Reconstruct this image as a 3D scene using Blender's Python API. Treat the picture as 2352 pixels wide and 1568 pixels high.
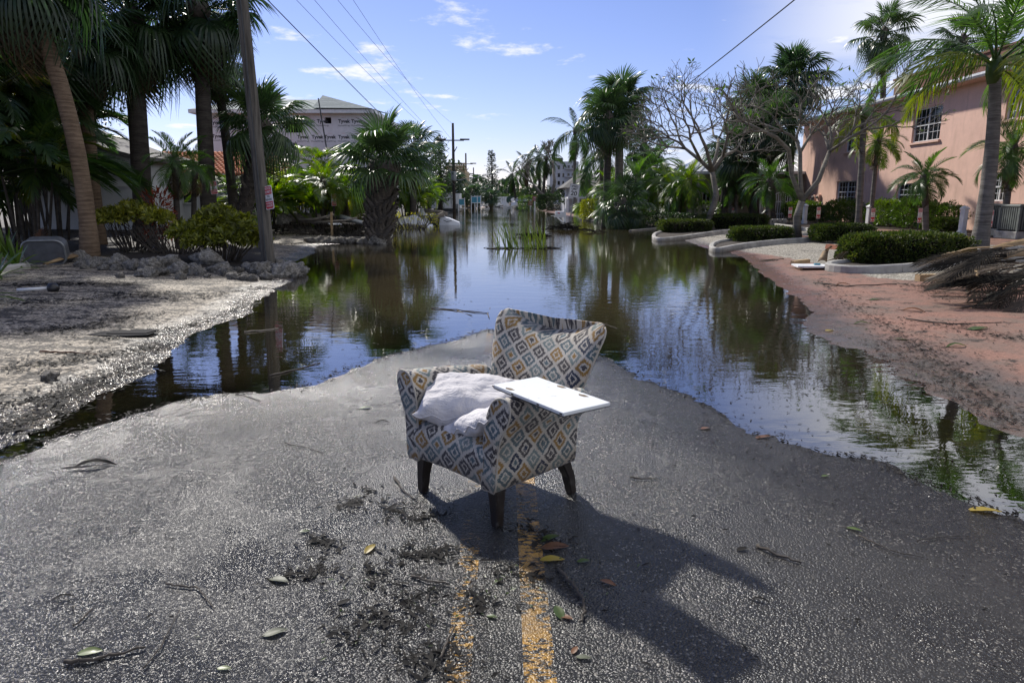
import bpy, bmesh, math, random
import numpy as np
from mathutils import Vector, Matrix, Euler, noise as mnoise

for o in list(bpy.data.objects):
    bpy.data.objects.remove(o, do_unlink=True)
S = bpy.context.scene
C = S.collection
R = math.radians
random.seed(7)

# ------------------------------------------------------------------ camera
CAM_Z = 1.6
PITCH = math.atan((784 - 455) / 1568.0)
cam = bpy.data.cameras.new('camera')
cam.lens = 24.0
cam.sensor_width = 36.0
cam.clip_start = 0.05
cam.clip_end = 6000
camo = bpy.data.objects.new('camera', cam)
C.objects.link(camo)
camo.location = (0, 0, CAM_Z)
camo.rotation_euler = (math.pi / 2 - PITCH, 0, 0)
S.camera = camo
S.render.resolution_x = 1024
S.render.resolution_y = 682

# ------------------------------------------------------------------ sky and sun
SUN_AZ = R(-30.5)          # from the street axis (+Y), negative = left
SUN_EL = R(38)
w = bpy.data.worlds.new('World')
S.world = w
w.use_nodes = True
nt = w.node_tree
nt.nodes.clear()
out = nt.nodes.new('ShaderNodeOutputWorld')
bg = nt.nodes.new('ShaderNodeBackground')
sky = nt.nodes.new('ShaderNodeTexSky')
sky.sky_type = 'NISHITA'
sky.sun_disc = False
sky.sun_elevation = SUN_EL
sky.sun_rotation = SUN_AZ
sky.air_density = 1.0
sky.dust_density = 0.1
sky.ozone_density = 2.0
sky.altitude = 0
bg.inputs[1].default_value = 0.098
tc = nt.nodes.new('ShaderNodeTexCoord')
sep = nt.nodes.new('ShaderNodeSeparateXYZ')
nt.links.new(tc.outputs['Generated'], sep.inputs[0])
def wm(op, a, b=None, c=None, clamp=False):
    n = nt.nodes.new('ShaderNodeMath'); n.operation = op; n.use_clamp = clamp
    for i, v in enumerate((a, b, c)):
        if v is None: continue
        if isinstance(v, (int, float)): n.inputs[i].default_value = v
        else: nt.links.new(v, n.inputs[i])
    return n.outputs[0]
zc = wm('MAXIMUM', sep.outputs[2], 0.012)
zq = wm('ADD', zc, 0.06)
cx_ = wm('DIVIDE', sep.outputs[0], zq)
cy_ = wm('DIVIDE', sep.outputs[1], zq)
comb = nt.nodes.new('ShaderNodeCombineXYZ')
nt.links.new(cx_, comb.inputs[0]); nt.links.new(cy_, comb.inputs[1])
def wnoise(scale, detail, rough, off, stretch=(1, 1, 1)):
    mp = nt.nodes.new('ShaderNodeMapping')
    mp.inputs['Location'].default_value = off
    mp.inputs['Scale'].default_value = stretch
    nt.links.new(comb.outputs[0], mp.inputs[0])
    n = nt.nodes.new('ShaderNodeTexNoise'); n.inputs['Scale'].default_value = scale
    n.inputs['Detail'].default_value = detail; n.inputs['Roughness'].default_value = rough
    nt.links.new(mp.outputs[0], n.inputs['Vector'])
    return n.outputs[0]
def wramp(v, lo, hi):
    n = nt.nodes.new('ShaderNodeMapRange'); n.interpolation_type = 'SMOOTHSTEP'
    n.inputs[1].default_value = lo; n.inputs[2].default_value = hi
    nt.links.new(v, n.inputs[0]); return n.outputs[0]
big = wnoise(0.35, 2, 0.5, (1.7, 4.1, 0))
puff = wnoise(2.3, 7, 0.60, (3.2, 2.9, 2.0), (1, 0.8, 1))
n1 = wm('ADD', wm('MULTIPLY', puff, 0.72), wm('MULTIPLY', big, 0.4))
c1 = wramp(n1, 0.612, 0.72)
# a bank of thin high cloud towards the right of the street
veil = wnoise(0.9, 6, 0.62, (7.3, 2.2, 5.0), (0.8, 1.2, 1))
azr = wm('SUBTRACT', wm('DIVIDE', sep.outputs[0], wm('MAXIMUM', sep.outputs[1], 0.05)), 0.30)
vm = wm('MULTIPLY', wramp(azr, -0.05, 0.25), wramp(zc, 0.13, 0.20))
c2 = wm('MULTIPLY', wm('MULTIPLY', wramp(veil, 0.30, 0.54), vm), 0.9)
call = wm('MAXIMUM', wm('MULTIPLY', c1, 0.95), c2, clamp=True)
mixc = nt.nodes.new('ShaderNodeMix'); mixc.data_type = 'RGBA'
nt.links.new(call, mixc.inputs[0])
tint = nt.nodes.new('ShaderNodeMix'); tint.data_type = 'RGBA'; tint.blend_type = 'MULTIPLY'
tint.inputs[0].default_value = 1.0
nt.links.new(sky.outputs[0], tint.inputs[6]); tint.inputs[7].default_value = (0.93, 0.86, 1.16, 1)
nt.links.new(tint.outputs[2], mixc.inputs[6])
mixc.inputs[7].default_value = (9.2, 9.3, 9.8, 1)
nt.links.new(mixc.outputs[2], bg.inputs[0])
nt.links.new(bg.outputs[0], out.inputs[0])

SUN_DIR = Vector((math.sin(SUN_AZ) * math.cos(SUN_EL), math.cos(SUN_AZ) * math.cos(SUN_EL), math.sin(SUN_EL)))
sl = bpy.data.lights.new('sun', 'SUN')
sl.energy = 5.0
sl.angle = R(2.4)
sl.color = (1.0, 0.95, 0.87)
slo = bpy.data.objects.new('sun', sl)
C.objects.link(slo)
slo.rotation_euler = (-SUN_DIR).to_track_quat('-Z', 'Y').to_euler()
slo.location = (-30, 50, 60)
S.view_settings.view_transform = 'Standard'
S.view_settings.look = 'None'
S.view_settings.exposure = 0.2
S.view_settings.gamma = 1.0
S.view_settings.use_curve_mapping = False

# ------------------------------------------------------------------ pixel helpers (2352-wide view of the photograph)
def ray(x, y):
    u = x - 1176; v = 784 - y; f = 1568.0
    return Vector((u, f * math.cos(PITCH) + v * math.sin(PITCH), v * math.cos(PITCH) - f * math.sin(PITCH)))
def G(x, y, z=0.0):
    d = ray(x, y); return Vector((0, 0, CAM_Z)) + d * ((z - CAM_Z) / d.z)
def PY(x, y, Y):
    d = ray(x, y); return Vector((0, 0, CAM_Z)) + d * (Y / d.y)
def PX(x, y, X):
    d = ray(x, y); return Vector((0, 0, CAM_Z)) + d * (X / d.x)

# ------------------------------------------------------------------ object helpers
def tag(o, label=None, cat=None, group=None, kind=None):
    if label: o['label'] = label
    if cat: o['category'] = cat
    if group: o['group'] = group
    if kind: o['kind'] = kind
    return o
def thing(name, label, cat, loc=(0, 0, 0), rz=0.0, group=None):
    o = bpy.data.objects.new(name, None); C.objects.link(o)
    o.empty_display_size = 0.1
    o.location = loc; o.rotation_euler = (0, 0, rz)
    return tag(o, label, cat, group)
def obj(name, mesh, mat=None, parent=None, loc=None, rot=None, scale=None):
    o = bpy.data.objects.new(name, mesh); C.objects.link(o)
    if mat is not None and not mesh.materials: mesh.materials.append(mat)
    if parent: o.parent = parent
    if loc is not None: o.location = loc
    if rot is not None: o.rotation_euler = rot
    if scale is not None: o.scale = (scale,) * 3 if isinstance(scale, (int, float)) else scale
    return o
def rawmesh(verts, faces, smooth=False, uvs=None):
    m = bpy.data.meshes.new('m')
    m.from_pydata([tuple(v) for v in verts], [], faces)
    if uvs is not None:
        ul = m.uv_layers.new(name='UVMap')
        k = 0
        for f in uvs:
            for q in f:
                ul.data[k].uv = q; k += 1
    if smooth: m.shade_smooth()
    m.update()
    return m
def npmesh(V, F, smooth=False, uv=None):
    """V (n,3) float, F (m,k) int"""
    V = np.asarray(V, dtype=np.float32); F = np.asarray(F, dtype=np.int32)
    m = bpy.data.meshes.new('m')
    m.vertices.add(len(V)); m.vertices.foreach_set('co', V.ravel())
    k = F.shape[1]
    m.loops.add(F.size); m.loops.foreach_set('vertex_index', F.ravel())
    m.polygons.add(len(F))
    m.polygons.foreach_set('loop_start', np.arange(len(F), dtype=np.int32) * k)
    m.polygons.foreach_set('loop_total', np.full(len(F), k, dtype=np.int32))
    if smooth: m.polygons.foreach_set('use_smooth', np.ones(len(F), dtype=bool))
    m.update(calc_edges=True)
    if uv is not None:
        ul = m.uv_layers.new(name='UVMap')
        ul.data.foreach_set('uv', np.asarray(uv, dtype=np.float32).ravel())
    return m
def fattr(mesh, name, arr):
    a = mesh.attributes.new(name, 'FLOAT', 'POINT')
    a.data.foreach_set('value', np.asarray(arr, dtype=np.float32))

class MB:
    """collects simple shapes into one mesh"""
    def __init__(s): s.v = []; s.f = []
    def add(s, vs, fs):
        n = len(s.v); s.v += [tuple(q) for q in vs]; s.f += [tuple(i + n for i in f) for f in fs]; return s
    def box(s, a, b, rz=0, bev=0, M=None):
        x0, y0, z0 = a; x1, y1, z1 = b
        if bev:
            e = bev
            vs = []
            for z, q in ((z0, e), (z0 + e, 0), (z1 - e, 0), (z1, e)):
                vs += [(x0 + e + q * 0, y0 + q, z), (x1 - e, y0 + q, z), (x1 - q, y0 + e, z), (x1 - q, y1 - e, z), (x1 - e, y1 - q, z), (x0 + e, y1 - q, z), (x0 + q, y1 - e, z), (x0 + q, y0 + e, z)]
            fs = [tuple(range(7, -1, -1)), tuple(range(24, 32))]
            for k in range(3):
                for i in range(8):
                    j = (i + 1) % 8
                    fs.append((k * 8 + i, k * 8 + j, k * 8 + 8 + j, k * 8 + 8 + i))
        else:
            vs = [(x0, y0, z0), (x1, y0, z0), (x1, y1, z0), (x0, y1, z0), (x0, y0, z1), (x1, y0, z1), (x1, y1, z1), (x0, y1, z1)]
            fs = [(3, 2, 1, 0), (4, 5, 6, 7), (0, 1, 5, 4), (1, 2, 6, 5), (2, 3, 7, 6), (3, 0, 4, 7)]
        if rz:
            cx, cy = (x0 + x1) / 2, (y0 + y1) / 2; c, n = math.cos(rz), math.sin(rz)
            vs = [(cx + (p[0] - cx) * c - (p[1] - cy) * n, cy + (p[0] - cx) * n + (p[1] - cy) * c, p[2]) for p in vs]
        if M is not None: vs = [M @ Vector(p) for p in vs]
        return s.add(vs, fs)
    def tube(s, path, rad, n=8, cap=True, flat=1.0):
        path = [Vector(p) for p in path]
        if isinstance(rad, (int, float)): rad = [rad] * len(path)
        t0 = (path[1] - path[0]).normalized()
        ref = Vector((0, 0, 1)) if abs(t0.z) < 0.9 else Vector((1, 0, 0))
        nrm = (ref - t0 * ref.dot(t0)).normalized()
        vs = []; fs = []
        for i, p in enumerate(path):
            t = (path[min(i + 1, len(path) - 1)] - path[max(i - 1, 0)]).normalized()
            nrm = (nrm - t * nrm.dot(t)).normalized(); b = t.cross(nrm)
            for k in range(n):
                a = 2 * math.pi * k / n
                vs.append(p + nrm * (math.cos(a) * rad[i] * flat) + b * (math.sin(a) * rad[i]))
        for i in range(len(path) - 1):
            for k in range(n):
                j = (k + 1) % n
                fs.append((i * n + k, i * n + j, i * n + n + j, i * n + n + k))
        if cap:
            fs.append(tuple(range(n - 1, -1, -1))); fs.append(tuple(range((len(path) - 1) * n, len(path) * n)))
        return s.add(vs, fs)
    def lathe(s, prof, n=16, c=(0, 0, 0)):
        vs = []; fs = []
        for r, z in prof:
            for k in range(n):
                a = 2 * math.pi * k / n
                vs.append((c[0] + r * math.cos(a), c[1] + r * math.sin(a), c[2] + z))
        for i in range(len(prof) - 1):
            for k in range(n):
                j = (k + 1) % n
                fs.append((i * n + k, i * n + j, i * n + n + j, i * n + n + k))
        fs.append(tuple(range(n - 1, -1, -1))); fs.append(tuple(range((len(prof) - 1) * n, len(prof) * n)))
        return s.add(vs, fs)
    def prism(s, poly, z0, z1):
        n = len(poly)
        vs = [(x, y, z0) for x, y in poly] + [(x, y, z1) for x, y in poly]
        fs = [tuple(range(n - 1, -1, -1)), tuple(range(n, 2 * n))] + [(i, (i + 1) % n, n + (i + 1) % n, n + i) for i in range(n)]
        return s.add(vs, fs)
    def mesh(s, smooth=False): return rawmesh(s.v, s.f, smooth)
    def build(s, name, mat, parent=None, smooth=False, **k): return obj(name, s.mesh(smooth), mat, parent, **k)

def vnoise(x, y, seed=0):
    xi = np.floor(x).astype(np.int64); yi = np.floor(y).astype(np.int64)
    fx = x - xi; fy = y - yi
    fx = fx * fx * (3 - 2 * fx); fy = fy * fy * (3 - 2 * fy)
    def h(a, b):
        n = (a * 374761393 + b * 668265263 + seed * 1274126177) & 0x7fffffff
        n = ((n ^ (n >> 13)) * 1274126177) & 0x7fffffff
        return ((n ^ (n >> 16)) & 0xffff) / 65535.0
    return (h(xi, yi) * (1 - fx) + h(xi + 1, yi) * fx) * (1 - fy) + (h(xi, yi + 1) * (1 - fx) + h(xi + 1, yi + 1) * fx) * fy
def fbm(x, y, seed=0, o=4):
    t = 0; a = 0.5
    for i in range(o):
        t = t + a * vnoise(x * 2 ** i, y * 2 ** i, seed + i); a *= 0.5
    return t

# ------------------------------------------------------------------ materials
class Mat:
    """thin helper round a node tree"""
    def __init__(s, name):
        s.m = bpy.data.materials.new(name); s.m.use_nodes = True
        s.t = s.m.node_tree; s.n = s.t.nodes; s.l = s.t.links
        s.b = s.n['Principled BSDF']; s.o = s.n['Material Output']
    def set(s, **k):
        for a, v in k.items():
            i = s.b.inputs[{'base': 'Base Color', 'rough': 'Roughness', 'metal': 'Metallic', 'spec': 'Specular IOR Level', 'coat': 'Coat Weight', 'trans': 'Transmission Weight', 'normal': 'Normal', 'sheen': 'Sheen Weight'}[a]]
            if hasattr(v, 'node'): s.l.new(v, i)
            elif a == 'base': i.default_value = tuple(v) + (1,) if len(v) == 3 else v
            else: i.default_value = v
        return s
    def node(s, t, **k):
        n = s.n.new(t)
        for a, v in k.items(): setattr(n, a, v)
        return n
    def link(s, v, i):
        if hasattr(v, 'node'): s.l.new(v, i)
        elif isinstance(v, (tuple, list)) and len(v) == 3 and i.type == 'RGBA': i.default_value = tuple(v) + (1,)
        else: i.default_value = v
    def coord(s, kind='Object', scale=None, rot=None):
        c = s.node('ShaderNodeTexCoord').outputs[kind]
        if scale is None and rot is None: return c
        mp = s.node('ShaderNodeMapping'); s.l.new(c, mp.inputs[0])
        if scale is not None: mp.inputs['Scale'].default_value = scale if not isinstance(scale, (int, float)) else (scale,) * 3
        if rot is not None: mp.inputs['Rotation'].default_value = rot
        return mp.outputs[0]
    def pos(s, scale=None):
        c = s.node('ShaderNodeNewGeometry').outputs['Position']
        if scale is None: return c
        mp = s.node('ShaderNodeMapping'); s.l.new(c, mp.inputs[0]); mp.inputs['Scale'].default_value = scale
        return mp.outputs[0]
    def noise(s, v, scale, detail=4, rough=0.5, dist=0):
        n = s.node('ShaderNodeTexNoise'); s.l.new(v, n.inputs['Vector'])
        n.inputs['Scale'].default_value = scale; n.inputs['Detail'].default_value = detail
        n.inputs['Roughness'].default_value = rough; n.inputs['Distortion'].default_value = dist
        return n.outputs[0]
    def vor(s, v, scale, out='Distance', feature='F1', rnd=1.0):
        n = s.node('ShaderNodeTexVoronoi', feature=feature); s.l.new(v, n.inputs['Vector'])
        n.inputs['Scale'].default_value = scale; n.inputs['Randomness'].default_value = rnd
        return n.outputs[out]
    def math(s, op, a, b=None, c=None, clamp=False):
        n = s.node('ShaderNodeMath', operation=op, use_clamp=clamp)
        for i, v in enumerate((a, b, c)):
            if v is not None: s.link(v, n.inputs[i])
        return n.outputs[0]
    def rng(s, v, a, b, c=0.0, d=1.0, smooth=True):
        n = s.node('ShaderNodeMapRange', interpolation_type='SMOOTHSTEP' if smooth else 'LINEAR')
        s.l.new(v, n.inputs[0])
        for i, q in enumerate((a, b, c, d)): s.link(q, n.inputs[i + 1])
        return n.outputs[0]
    def mix(s, f, a, b, blend='MIX'):
        n = s.node('ShaderNodeMix', data_type='RGBA', blend_type=blend)
        s.link(f, n.inputs[0]); s.link(a, n.inputs[6]); s.link(b, n.inputs[7])
        return n.outputs[2]
    def ramp(s, v, stops, const=False):
        n = s.node('ShaderNodeValToRGB'); e = n.color_ramp.elements
        if const: n.color_ramp.interpolation = 'CONSTANT'
        while len(e) < len(stops): e.new(0.5)
        for i, (p, c) in enumerate(stops): e[i].position = p; e[i].color = tuple(c) + (1,)
        s.l.new(v, n.inputs[0]); return n.outputs[0]
    def bump(s, h, strength=0.5, dist=0.01, normal=None):
        n = s.node('ShaderNodeBump'); n.inputs['Strength'].default_value = strength; n.inputs['Distance'].default_value = dist
        s.l.new(h, n.inputs['Height'])
        if normal is not None: s.l.new(normal, n.inputs['Normal'])
        return n.outputs[0]
    def attr(s, name): return s.node('ShaderNodeAttribute', attribute_name=name).outputs['Fac']
    def rand(s): return s.node('ShaderNodeObjectInfo').outputs['Random']

MT = {}
def simple(name, base, rough=0.6, var=0.15, scale=6.0, bump=0.15, bdist=0.004, metal=0.0, spec=0.5, dirt=0.0):
    m = Mat(name); c = m.coord('Object')
    n = m.noise(c, scale, 6, 0.6)
    lo = tuple(q * (1 - var) for q in base); hi = tuple(min(1, q * (1 + var)) for q in base)
    col = m.mix(m.rng(n, 0.3, 0.7), lo, hi)
    if dirt:
        d = m.noise(c, scale * 0.37, 5, 0.65)
        col = m.mix(m.math('MULTIPLY', m.rng(d, 0.45, 0.75), dirt), col, tuple(q * 0.3 + 0.01 for q in base))
    m.set(base=col, rough=m.rng(n, 0.2, 0.8, rough * 0.85, min(1, rough * 1.15)), metal=metal, spec=spec)
    if bump: m.set(normal=m.bump(m.noise(c, scale * 9, 4, 0.6), bump, bdist))
    MT[name] = m.m
    return m.m

def leafmat(name, base, tip=None, trans=0.35, rough=0.4, var=0.35, spec=0.45):
    m = Mat(name)
    r = m.rand(); p = m.pos()
    n = m.noise(p, 2.3, 3, 0.6)
    isl = m.node('ShaderNodeNewGeometry').outputs['Random Per Island']
    k = m.math('ADD', m.math('ADD', m.math('MULTIPLY', r, 0.35), m.math('MULTIPLY', isl, 0.40)), m.math('MULTIPLY', n, 0.38))
    hi = tip or tuple(q * 1.5 for q in base)
    lo = tuple(q * (1 - var) for q in base)
    col = m.ramp(k, [(0.2, lo), (0.55, base), (0.95, hi)])
    m.set(base=col, rough=rough, spec=spec)
    tr = m.node('ShaderNodeBsdfTranslucent')
    br = m.node('ShaderNodeHueSaturation'); br.inputs['Value'].default_value = 2.6; br.inputs['Saturation'].default_value = 1.15
    m.l.new(col, br.inputs['Color']); m.l.new(br.outputs[0], tr.inputs[0])
    ms = m.node('ShaderNodeMixShader'); ms.inputs[0].default_value = trans
    m.l.new(m.b.outputs[0], ms.inputs[1]); m.l.new(tr.outputs[0], ms.inputs[2]); m.l.new(ms.outputs[0], m.o.inputs[0])
    MT[name] = m.m
    return m.m
# ------------------------------------------------------------------ terrain: shoreline read off the photograph, laid out in metres
LB = [(-60, 1060), (0, 1031), (69, 1004), (131, 952), (194, 921), (277, 879), (346, 852), (408, 800), (450, 758), (512, 737), (567, 720), (588, 692),
      (640, 658), (689, 636), (713, 618), (668, 604), (722, 580), (727, 565), (750, 561), (834, 559), (865, 562), (893, 558), (899, 549), (880, 530), (888, 517),
      (930, 515), (976, 514), (960, 503), (990, 495), (1040, 486), (1085, 478), (1125, 470)]
RB = [(1190, 470), (1222, 481), (1250, 487), (1300, 496), (1350, 502), (1396, 520), (1447, 525), (1540, 524), (1520, 536), (1501, 541), (1503, 548), (1560, 548), (1593, 561), (1632, 573),
      (1678, 579), (1724, 603), (1749, 631), (1792, 660), (1821, 680), (1856, 706), (1844, 738), (1879, 770), (1951, 795), (2037, 824), (2120, 880), (2228, 950), (2287, 985), (2352, 1010), (2420, 1030)]
NB = [(2420, 1225), (2352, 1192), (2202, 1142), (2075, 1086), (1991, 1050), (1885, 1040), (1737, 993), (1610, 926), (1478, 871), (1413, 833), (1300, 800), (1190, 765), (1130, 757),
      (1060, 775), (1000, 790), (900, 815), (800, 845), (723, 879), (623, 900), (484, 910), (380, 928), (277, 955), (138, 997), (59, 1031), (0, 1057), (-60, 1085)]
WPOLY = np.array([tuple(G(*p).xy) for p in LB + RB + NB])
NEAR_N = len(LB) + len(RB)
def poly_sd(px, py, P):
    """signed distance, negative inside"""
    px = np.asarray(px, dtype=float); py = np.asarray(py, dtype=float)
    best = np.full(px.shape, 1e9); ins = np.zeros(px.shape, bool)
    n = len(P)
    for i in range(n):
        ax, ay = P[i]; bx, by = P[(i + 1) % n]
        dx, dy = bx - ax, by - ay
        t = np.clip(((px - ax) * dx + (py - ay) * dy) / (dx * dx + dy * dy + 1e-12), 0, 1)
        best = np.minimum(best, np.hypot(px - ax - t * dx, py - ay - t * dy))
        cond = (ay > py) != (by > py)
        xin = (bx - ax) * (py - ay) / (by - ay + 1e-12) + ax
        ins ^= cond & (px < xin)
    return np.where(ins, -best, best)
def height(x, y):
    x = np.asarray(x, float); y = np.asarray(y, float)
    d = poly_sd(x, y, WPOLY)
    d = d + (fbm(x * 1.3, y * 1.3, 5, 3) - 0.45) * np.clip(0.10 + 0.01 * y, 0, 0.35) + (fbm(x * 5.3, y * 5.3, 14, 3) - 0.44) * 0.22
    onroad = np.clip((3.6 - np.abs(x)) / 0.7, 0, 1) * np.clip((10 - y) / 2, 0, 1)
    di = np.minimum(d, 0)
    hin = np.where(d < 0, -0.26 * (1 - np.exp(di * (0.10 + 0.10 * (1 - onroad)))), 0)
    do = np.maximum(d, 0)
    bank = 0.10 * (1 - np.exp(-do / 1.3)) + 0.012 * np.clip(do - 1.5, 0, 14)
    road = 0.022 * (1 - np.exp(-do / 0.9))
    hout = bank * (1 - onroad) + road * onroad
    micro = (fbm(x * 3.1, y * 3.1, 21, 3) - 0.45) * 0.012 + (fbm(x * 11, y * 11, 33, 2) - 0.37) * 0.006
    return np.where(d < 0, hin, hout) + micro * np.clip(0.5 + 0.5 * (1 - onroad), 0, 1)
def hz(x, y): return float(height(np.array([x]), np.array([y]))[0])
def GG(x, y):
    p = G(x, y); z = hz(p.x, p.y); p = G(x, y, z); p.z = hz(p.x, p.y); return p

def V2P(pts): return np.array([tuple(G(*p).xy) for p in pts])
MULCH = [V2P([(-400, 606), (0, 603), (150, 590), (330, 612), (470, 624), (600, 620), (616, 570), (640, 530), (640, 500), (-400, 500)]),
         V2P([(640, 534), (720, 542), (760, 549), (850, 557), (892, 557), (892, 505), (640, 505)])]
GRAVEL = [np.array([(7.1, 13.2), (7.3, 18), (6.9, 21.8), (6.3, 26), (6.0, 30), (6.5, 34), (14.7, 36), (14.9, 60), (14.9, 17), (11.5, 14.6), (9.6, 11.6), (7.9, 12.2)])]
XL, XR, TILT = -3.12, 3.45, -0.0122
ys = [1.0]
while ys[-1] < 430: ys.append(ys[-1] * 1.0135 + 0.004)
ys = np.array(ys)
def strip(x0, x1, n, pw=1.0):
    t = np.linspace(0, 1, n)
    t = t if pw == 1 else (t ** pw if pw > 0 else 1 - (1 - t) ** -pw)
    Xs = x0[:, None] * (1 - t)[None] + x1[:, None] * t[None]
    Ys = np.repeat(ys[:, None], n, 1)
    X = Xs.ravel(); Y = Ys.ravel(); Z = height(X, Y)
    r, c = len(ys), n
    i = np.arange((r - 1) * c).reshape(r - 1, c)[:, :-1].ravel()
    F = np.stack([i, i + 1, i + c + 1, i + c], 1)
    m = npmesh(np.stack([X, Y, Z], 1), F, True)
    fattr(m, 'h', Z)
    return m, X, Y
xl = XL + TILT * ys; xr = XR + TILT * ys

# asphalt ---------------------------------------------------------------
def wet_sheen(m, hgt, lo, hi):
    """1 where soaked, 0 where drained"""
    return m.rng(hgt, lo, hi, 1.0, 0.0)
m = Mat('asphalt'); p = m.pos()
cell = m.vor(p, 112.0, 'Color'); dist = m.vor(p, 112.0, 'Distance')
cs = m.node('ShaderNodeSeparateColor'); m.l.new(cell, cs.inputs[0])
big_ = m.noise(p, 0.9, 5, 0.6); mid = m.noise(p, 7, 5, 0.65)
chip = m.rng(cs.outputs[0], 0.90, 0.94)
tone = m.mix(cs.outputs[1], (0.006, 0.006, 0.006), (0.022, 0.0215, 0.021))
chipc = m.mix(cs.outputs[2], (0.08, 0.076, 0.07), (0.28, 0.26, 0.22))
grime = m.rng(m.math('ADD', m.math('MULTIPLY', big_, 0.6), m.math('MULTIPLY', mid, 0.45)), 0.44, 0.66)
col = m.mix(m.math('MULTIPLY', chip, m.rng(grime, 0, 1, 0.95, 0.35)), tone, chipc)
col = m.mix(m.math('MULTIPLY', grime, 0.55), col, (0.022, 0.021, 0.020))
# worn double yellow line
sx = m.node('ShaderNodeSeparateXYZ'); m.l.new(p, sx.inputs[0])
xr_ = m.math('ADD', sx.outputs[0], m.math('MULTIPLY', sx.outputs[1], 0.0122))
wear = m.noise(m.pos((26, 60, 26)), 1.0, 5, 0.7)
wear2 = m.noise(m.pos((2.2, 1.7, 1)), 1.0, 3, 0.6)
def line(x0, x1, lim):
    a = m.math('GREATER_THAN', xr_, x0); b = m.math('LESS_THAN', xr_, x1)
    return m.math('MULTIPLY', m.math('MULTIPLY', a, b), m.rng(m.math('ADD', m.math('MULTIPLY', wear, 0.65), m.math('MULTIPLY', wear2, 0.5)), lim, lim + 0.06))
paint = m.math('MAXIMUM', line(-0.205, -0.115, 0.605), line(0.065, 0.175, 0.548))
pc = m.mix(m.noise(p, 22, 4, 0.6), (0.22, 0.14, 0.05), (0.60, 0.31, 0.035))
col = m.mix(m.math('MULTIPLY', paint, 0.92), col, pc)
wp = m.node('ShaderNodeVectorMath', operation='ADD'); m.l.new(p, wp.inputs[0])
nz = m.node('ShaderNodeTexNoise'); m.l.new(p, nz.inputs['Vector']); nz.inputs['Scale'].default_value = 1.7; nz.inputs['Detail'].default_value = 5
ws = m.node('ShaderNodeVectorMath', operation='SCALE'); m.l.new(nz.outputs['Color'], ws.inputs[0]); ws.inputs['Scale'].default_value = 0.9; m.l.new(ws.outputs[0], wp.inputs[1])
crk = m.math('MULTIPLY', m.rng(m.vor(wp.outputs[0], 0.42, 'Distance', 'DISTANCE_TO_EDGE'), 0.0, 0.0045, 1, 0), m.rng(m.noise(p, 0.8, 2, 0.5), 0.42, 0.52))
seam = m.math('MULTIPLY', m.rng(m.math('ABSOLUTE', m.math('SUBTRACT', m.math('ADD', xr_, m.math('MULTIPLY', mid, 0.02)), 0.205)), 0.0, 0.006, 1, 0), m.rng(mid, 0.4, 0.5))
col = m.mix(m.math('MULTIPLY', m.math('MAXIMUM', crk, seam), 0.85), col, (0.006, 0.006, 0.006))
h = m.attr('h')
soak = wet_sheen(m, m.math('ADD', h, m.math('MULTIPLY', m.math('SUBTRACT', mid, 0.5), 0.012)), 0.004, 0.020)
film = m.rng(m.noise(p, 2.1, 4, 0.55), 0.50, 0.62)
wetness = m.math('MAXIMUM', soak, m.math('MULTIPLY', film, 0.25))
col = m.mix(m.math('MULTIPLY', soak, 0.5), col, m.mix(1.0, col, (0.45, 0.43, 0.40), 'MULTIPLY'))
slt = m.rng(m.noise(p, 1.1, 6, 0.62, 0.6), 0.46, 0.62)
col = m.mix(m.math('MULTIPLY', slt, 0.55), col, (0.030, 0.028, 0.025))
m.set(base=col, rough=m.math('ADD', m.rng(wetness, 0, 1, 0.23, 0.15), m.math('MULTIPLY', slt, 0.12)), spec=m.rng(wetness, 0, 1, 0.5, 0.7))
hh = m.math('ADD', m.math('MULTIPLY', dist, -0.0054), m.math('MULTIPLY', m.noise(p, 45, 4, 0.65), 0.0075))
nb = m.node('ShaderNodeBump'); nb.inputs['Distance'].default_value = 1.0
silt = m.rng(m.noise(p, 1.1, 6, 0.62, 0.6), 0.46, 0.62)
m.l.new(hh, nb.inputs['Height']); m.l.new(m.math('MULTIPLY', m.rng(wetness, 0, 1, 1.0, 0.9), m.rng(silt, 0, 1, 1.0, 0.88)), nb.inputs['Strength'])
m.set(normal=nb.outputs[0]); MT['asphalt'] = m.m

def gravel_nodes(m, p, sc, lo, hi, dark):
    c = m.vor(p, sc, 'Color'); d = m.vor(p, sc, 'Distance')
    s = m.node('ShaderNodeSeparateColor'); m.l.new(c, s.inputs[0])
    col = m.mix(s.outputs[0], lo, hi)
    col = m.mix(m.rng(s.outputs[1], 0.80, 0.86), col, dark)
    return col, d
# shell verge (left) -----------------------------------------------------
m = Mat('shell_gravel'); p = m.pos()
col, d = gravel_nodes(m, p, 40, (0.10, 0.086, 0.066), (0.54, 0.47, 0.37), (0.03, 0.027, 0.022))
h = m.attr('h'); mu = m.attr('mulch')
mk = m.noise(m.pos((1.1, 3.0, 1)), 1.0, 7, 0.68); mk2 = m.noise(p, 9, 5, 0.7)
muck = m.rng(m.math('ADD', m.math('MULTIPLY', mk, 0.65), m.math('MULTIPLY', mk2, 0.42)), 0.545, 0.585)
col = m.mix(m.math('MULTIPLY', muck, 0.9), col, (0.024, 0.020, 0.016))
tan = m.noise(p, 0.5, 3, 0.5)
spk = m.noise(p, 16, 6, 0.8)
col = m.mix(m.rng(spk, 0.36, 0.50, 0.85, 0.0), col, (0.03, 0.026, 0.021))
col = m.mix(m.rng(spk, 0.56, 0.68, 0.0, 0.6), col, (0.46, 0.42, 0.35))
col = m.mix(m.rng(tan, 0.35, 0.65), m.mix(0.4, col, (0.8, 0.75, 0.68), 'MULTIPLY'), col)
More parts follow.
